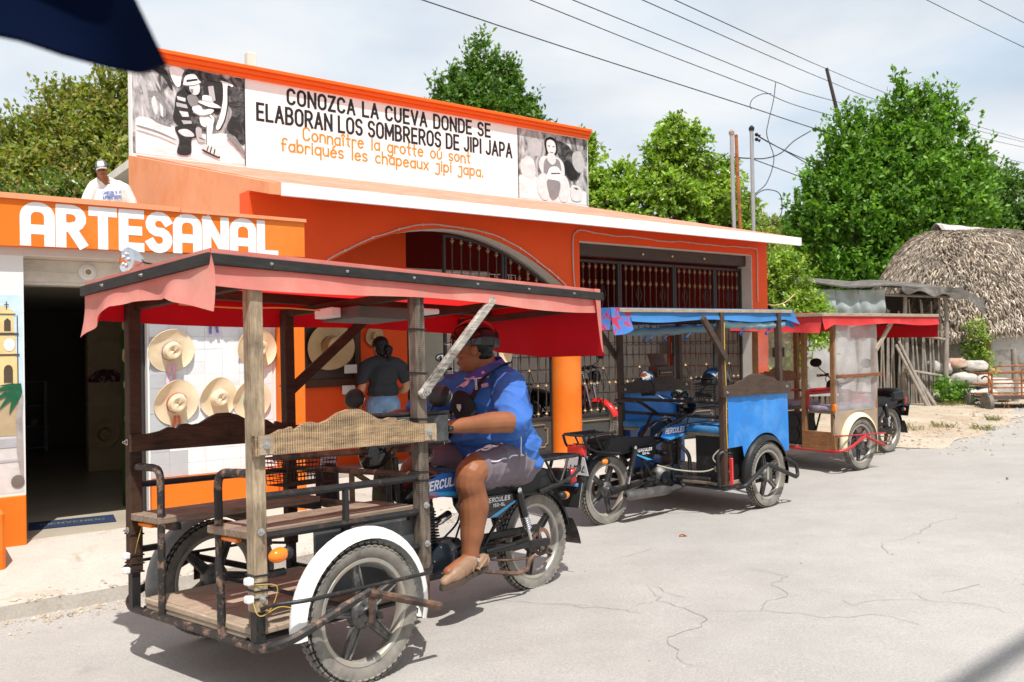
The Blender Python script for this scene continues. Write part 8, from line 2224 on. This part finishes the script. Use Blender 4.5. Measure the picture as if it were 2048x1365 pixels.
# rag and bottle behind the near taxi's bench
rag = thing('rag', 'olive green rag hanging over the steering head of the nearest taxi', 'rag'); rag.matrix_world = M1 @ Matrix.Translation((-.72, -.06, .90))
MB().grid(lambda u, v: V((.04 * math.sin(u * 7 + v * 2), (u - .5) * (.14 + .05 * v) + .01, -.30 * v + .02 * math.cos(u * 9))), 18, 12).build('cloth', cloth('olive_rag', (.10, .11, .055), None, .1, .2), rag, 180, rc=False)
btl = thing('bottle', 'dark bottle with a grey cap tucked behind the rear rail of the nearest taxi', 'bottle'); btl.matrix_world = M1 @ Matrix.Translation((-.60, -.42, .62)) @ Euler((.35, -.25, 0)).to_matrix().to_4x4()
MB().lathe([(.0, 0), (.05, 0), (.055, .02), (.055, .20), (.045, .23)], (0, 0, 0), (0, 0, 1), 18).build('body', BLACKP, btl, 40)
MB().lathe([(.047, .231), (.047, .285), (.04, .29), (0, .29)], (0, 0, 0), (0, 0, 1), 18).build('cap', mat('grey_cap', (.45, .46, .48), .4), btl, 40)

# ================================================================== things on the roofs, poles and wires
stub = thing('concrete_stub', 'short pale concrete column stub rising behind the sign cornice', 'column', W(-2.02, 5.2, 4.1), (0, 0, FA)); MB().b2(-.075, .075, -.075, .075, 0, 1.98, .008).build('shaft', CREAM, stub)
blk = thing('block_pillar', 'cream concrete block pillar beside the man on the shop roof', 'pillar', (-5.45, 11.2, 2.08), (0, 0, FA))
for j in range(5): MB().box((.0, 0, .11 + j * .215), (.40, .20, .205), None, .008).build('block', BLOCK, blk)
reb = thing('rebar_ladder', 'thin rusty rebar uprights with cross ties behind the man', 'rebar', (-5.0, 12.4, 2.1))
for x_ in (-.06, .06): MB().tube([(x_, 0, 0), (x_ + .01, 0, 2.1)], .007, 5).build('bar', RUSTO, reb, 60)
for z_ in (.9, 1.3, 1.7): MB().tube([(-.06, 0, z_), (.07, 0, z_)], .005, 5).build('tie', RUSTO, reb, 60)
GALV = mat('galvanised_pipe', (.42, .43, .44), .45, .6, var=.1)
for x_, y_, z0, x1, z1, m, lab, cap in ((3.805, 14.594, 3.3, 3.79, 4.94, GALV, 'grey galvanised roof pipe beside the rusty one', 1), (3.73, 13.916, 3.2, 3.685, 4.757, RUSTO, 'thin rusty roof pipe', 0), (4.127, 14.562, 3.25, 4.121, 4.994, GALV, 'grey service mast with insulators at the right end of the roof', 2)):
    o = thing('roof_pipe', lab, 'pipe', (x_, y_, z0))
    MB().tube([(0, 0, 0), (x1 - x_, 0, z1 - z0)], .034 if m is GALV else .028, 8).build('pipe', m, o, 40)
    if cap: MB().lathe([(.045, -.02), (.05, .03), (.02, .07), (0, .075)], (x1 - x_, 0, z1 - z0), (0, 0, 1), 10).build('cap', BLACKP if cap == 2 else PALEWOOD, o, 40)
    if cap == 2:
        for dz in (-.08, -.16): MB().lathe([(.02, 0), (.035, .03), (.015, .06), (.03, .09), (0, .1)], (x1 - x_ + .05, -.03, z1 - z0 + dz), (.8, -.3, -.5), 10).build('insulator', BLACKP, o, 40)
def pix(u, v, y):
    d = fw + rt * ((u - 1024) / FPX) + up * ((682.5 - v) / FPX)
    return V((0, 0, 1.4)) + d * (y / d.y)
pole = thing('utility_pole', 'slim dark pole standing up out of the tall tree crown', 'pole', (10.0, 25.5, -.1)); pole_top = pix(1653, 137, 25.5)
MB().tube([(.75, 0, 0), (.3, 0, 6.0), (pole_top.x - 10.0, 0, pole_top.z + .1)], [.11, .075, .05], 8).build('shaft', mat('dark_pole', (.06, .045, .04), .8), pole, 40)
def cable(pts, r, label, sag=0, m=WIRE, name='overhead_cable'):
    P = [pix(*p) for p in pts]
    Q = sp(P, 10)
    o = MB().tube(Q, [r * (.35 + .65 * min(1, q.y / 22)) for q in Q], 5).build(name, m, None, 60)
    tag(o, label, 'cable', 'overhead cables'); return o
cable([(838, -2, 10), (1150, 102, 14), (1501, 215, 19), (1615, 253, 22), (1900, 345, 32), (2300, 470, 60)], .012, 'thick lowest overhead cable, crossing just above the roof pipes')
cable([(1055, -2, 10), (1310, 100, 15), (1514, 178, 20), (1646, 227, 25), (1970, 308, 36), (2300, 385, 60)], .010, 'second overhead cable from the bottom')
cable([(1140, -2, 10), (1391, 100, 16), (1551, 164, 20), (1659, 200, 25.4), (1957, 275, 36), (2300, 350, 60)], .010, 'middle overhead cable from which the loose service wire drops')
cable([(1280, -2, 10), (1510, 100, 17), (1653, 161, 25.3), (1764, 204, 30), (1957, 262, 38), (2300, 345, 60)], .010, 'fourth overhead cable, tied below the tip of the slim pole')
cable([(1345, -2, 10), (1567, 100, 17), (1653, 138, 25.4), (1768, 185, 30), (1948, 251, 38), (2300, 350, 60)], .010, 'topmost overhead cable over the tip of the slim pole')
cable([(1845, -4, 12), (1950, 48, 14), (2100, 120, 17)], .008, 'thin cable across the top right corner, lower one'); cable([(1950, -4, 12), (2060, 52, 14), (2150, 98, 17)], .008, 'thin cable across the top right corner, upper one')
z2 = lambda a, b, y: (1150 + a / 2.28, 100 + b / 2.28, y)
cable([z2(*p) for p in ((915, 150, 20), (905, 230, 19), (882, 330, 18), (875, 390, 17.5), (905, 480, 17), (900, 540, 16.5), (872, 610, 16), (830, 650, 15.5), (800, 690, 15), (795, 740, 15), (850, 800, 15), (905, 790, 15), (942, 740, 15), (935, 660, 15), (885, 638, 15), (840, 650, 14.8), (812, 690, 14.7), (815, 760, 14.6), (855, 835, 14.5))], .011, 'loose service wire dropping and coiling beside the service mast')
MB().tube([pix(*z2(915, 152, 19.9)), pix(*z2(914, 180, 19.9))], .03, 6).build('splice', BLACKP, bpy.data.objects['overhead_cable.002'], 40) if False else None
cable([z2(*p) for p in ((895, 200, 20), (850, 203, 19.5), (810, 225, 19), (798, 255, 19), (805, 270, 19))], .010, 'short looped jumper wire between two overhead cables')
cable([z2(*p) for p in ((822, 385, 14.6), (870, 415, 16), (960, 460, 19), (1100, 518, 23), (1400, 620, 32))], .012, 'service cable from the mast into the tall tree, upper strand')
cable([z2(*p) for p in ((822, 385, 14.6), (900, 430, 16), (1010, 490, 19), (1110, 550, 23), (1400, 720, 32))], .012, 'service cable from the mast into the tall tree, middle strand')
cable([z2(*p) for p in ((815, 500, 14.6), (950, 550, 18), (1110, 610, 23), (1350, 700, 30))], .011, 'service cable from the mast into the tall tree, lower strand')
cable([z2(*p) for p in ((720, 490, 14.6), (790, 495, 14.8), (870, 495, 16), (940, 470, 18), (1000, 415, 20), (1075, 370, 23))], .014, 'black sagging cable rising from the mast to the tall tree')
cable([z2(*p) for p in ((58, 712, 16.5), (200, 690, 16), (380, 640, 15.5), (560, 560, 15), (700, 470, 14.6))], .009, 'thin cable from the sign wall to the roof pipes')
cable([(1530, 608, 13.2), (1552, 611, 13.8), (1575, 602, 15.5), (1597, 580, 17.8)], .014, 'short slack wire from the building corner to the shed roof', m=mat('tan_rope', (.5, .36, .2), .8))
_c = V((3.12, -.66, 9.0)); _d = V((.757, .653, 0))  # added cable, out of frame, there to cast the soft shadow on the road
o = MB().tube([_c + _d * a for a in (-30, -10, 0, 10, 40)], .055, 6).build('overhead_cable', WIRE, None, 60); tag(o, 'cable added out of view above the street to cast a soft shadow on the road', 'cable', 'overhead cables')
# the corner of the roof flap of the vehicle the picture is taken from
own = thing('roof_flap_corner', 'dark navy canvas flap of a vehicle roof hanging into the top left corner', 'canvas flap', (-.5, .78, 1.66))
NAVY = cloth('navy_canvas', (.0012, .004, .017), (.0012, .004, .016), .02, .1, None, 3, .8, spec=.02)
def fl(u, v):
    a = pix(interp(u, [(0, -160), (.35, 60), (.75, 232), (1, 322)]), interp(u, [(0, 40), (.2, 75), (.5, 108), (.8, 127), (1, 121)]), .80 - .10 * u)
    b = pix(interp(u, [(0, -260), (.5, 40), (1, 236)]), interp(u, [(0, -160), (1, -70)]), .84 - .10 * u)
    p = a.lerp(b, v)
    return p + V((0, -.02 * math.sin(u * 6) * (1 - v), 0)) - V((-.5, .78, 1.66))
MB().shell(fl, 26, 10, .004).build('flap', NAVY, own, 60)
e = [fl(i / 26, 0) for i in range(27)]; MB().tube(e, .003, 5).build('hem', NAVY, own, 60)
bpts = [fl(0, 1) + V((-.1, .02, .01)), fl(1, 1) + V((.01, .0, .01))]
MB().bar(bpts[0], bpts[1], .03, .05, (0, 0, 1), .004).build('roof_strip', WOODBLK, own)
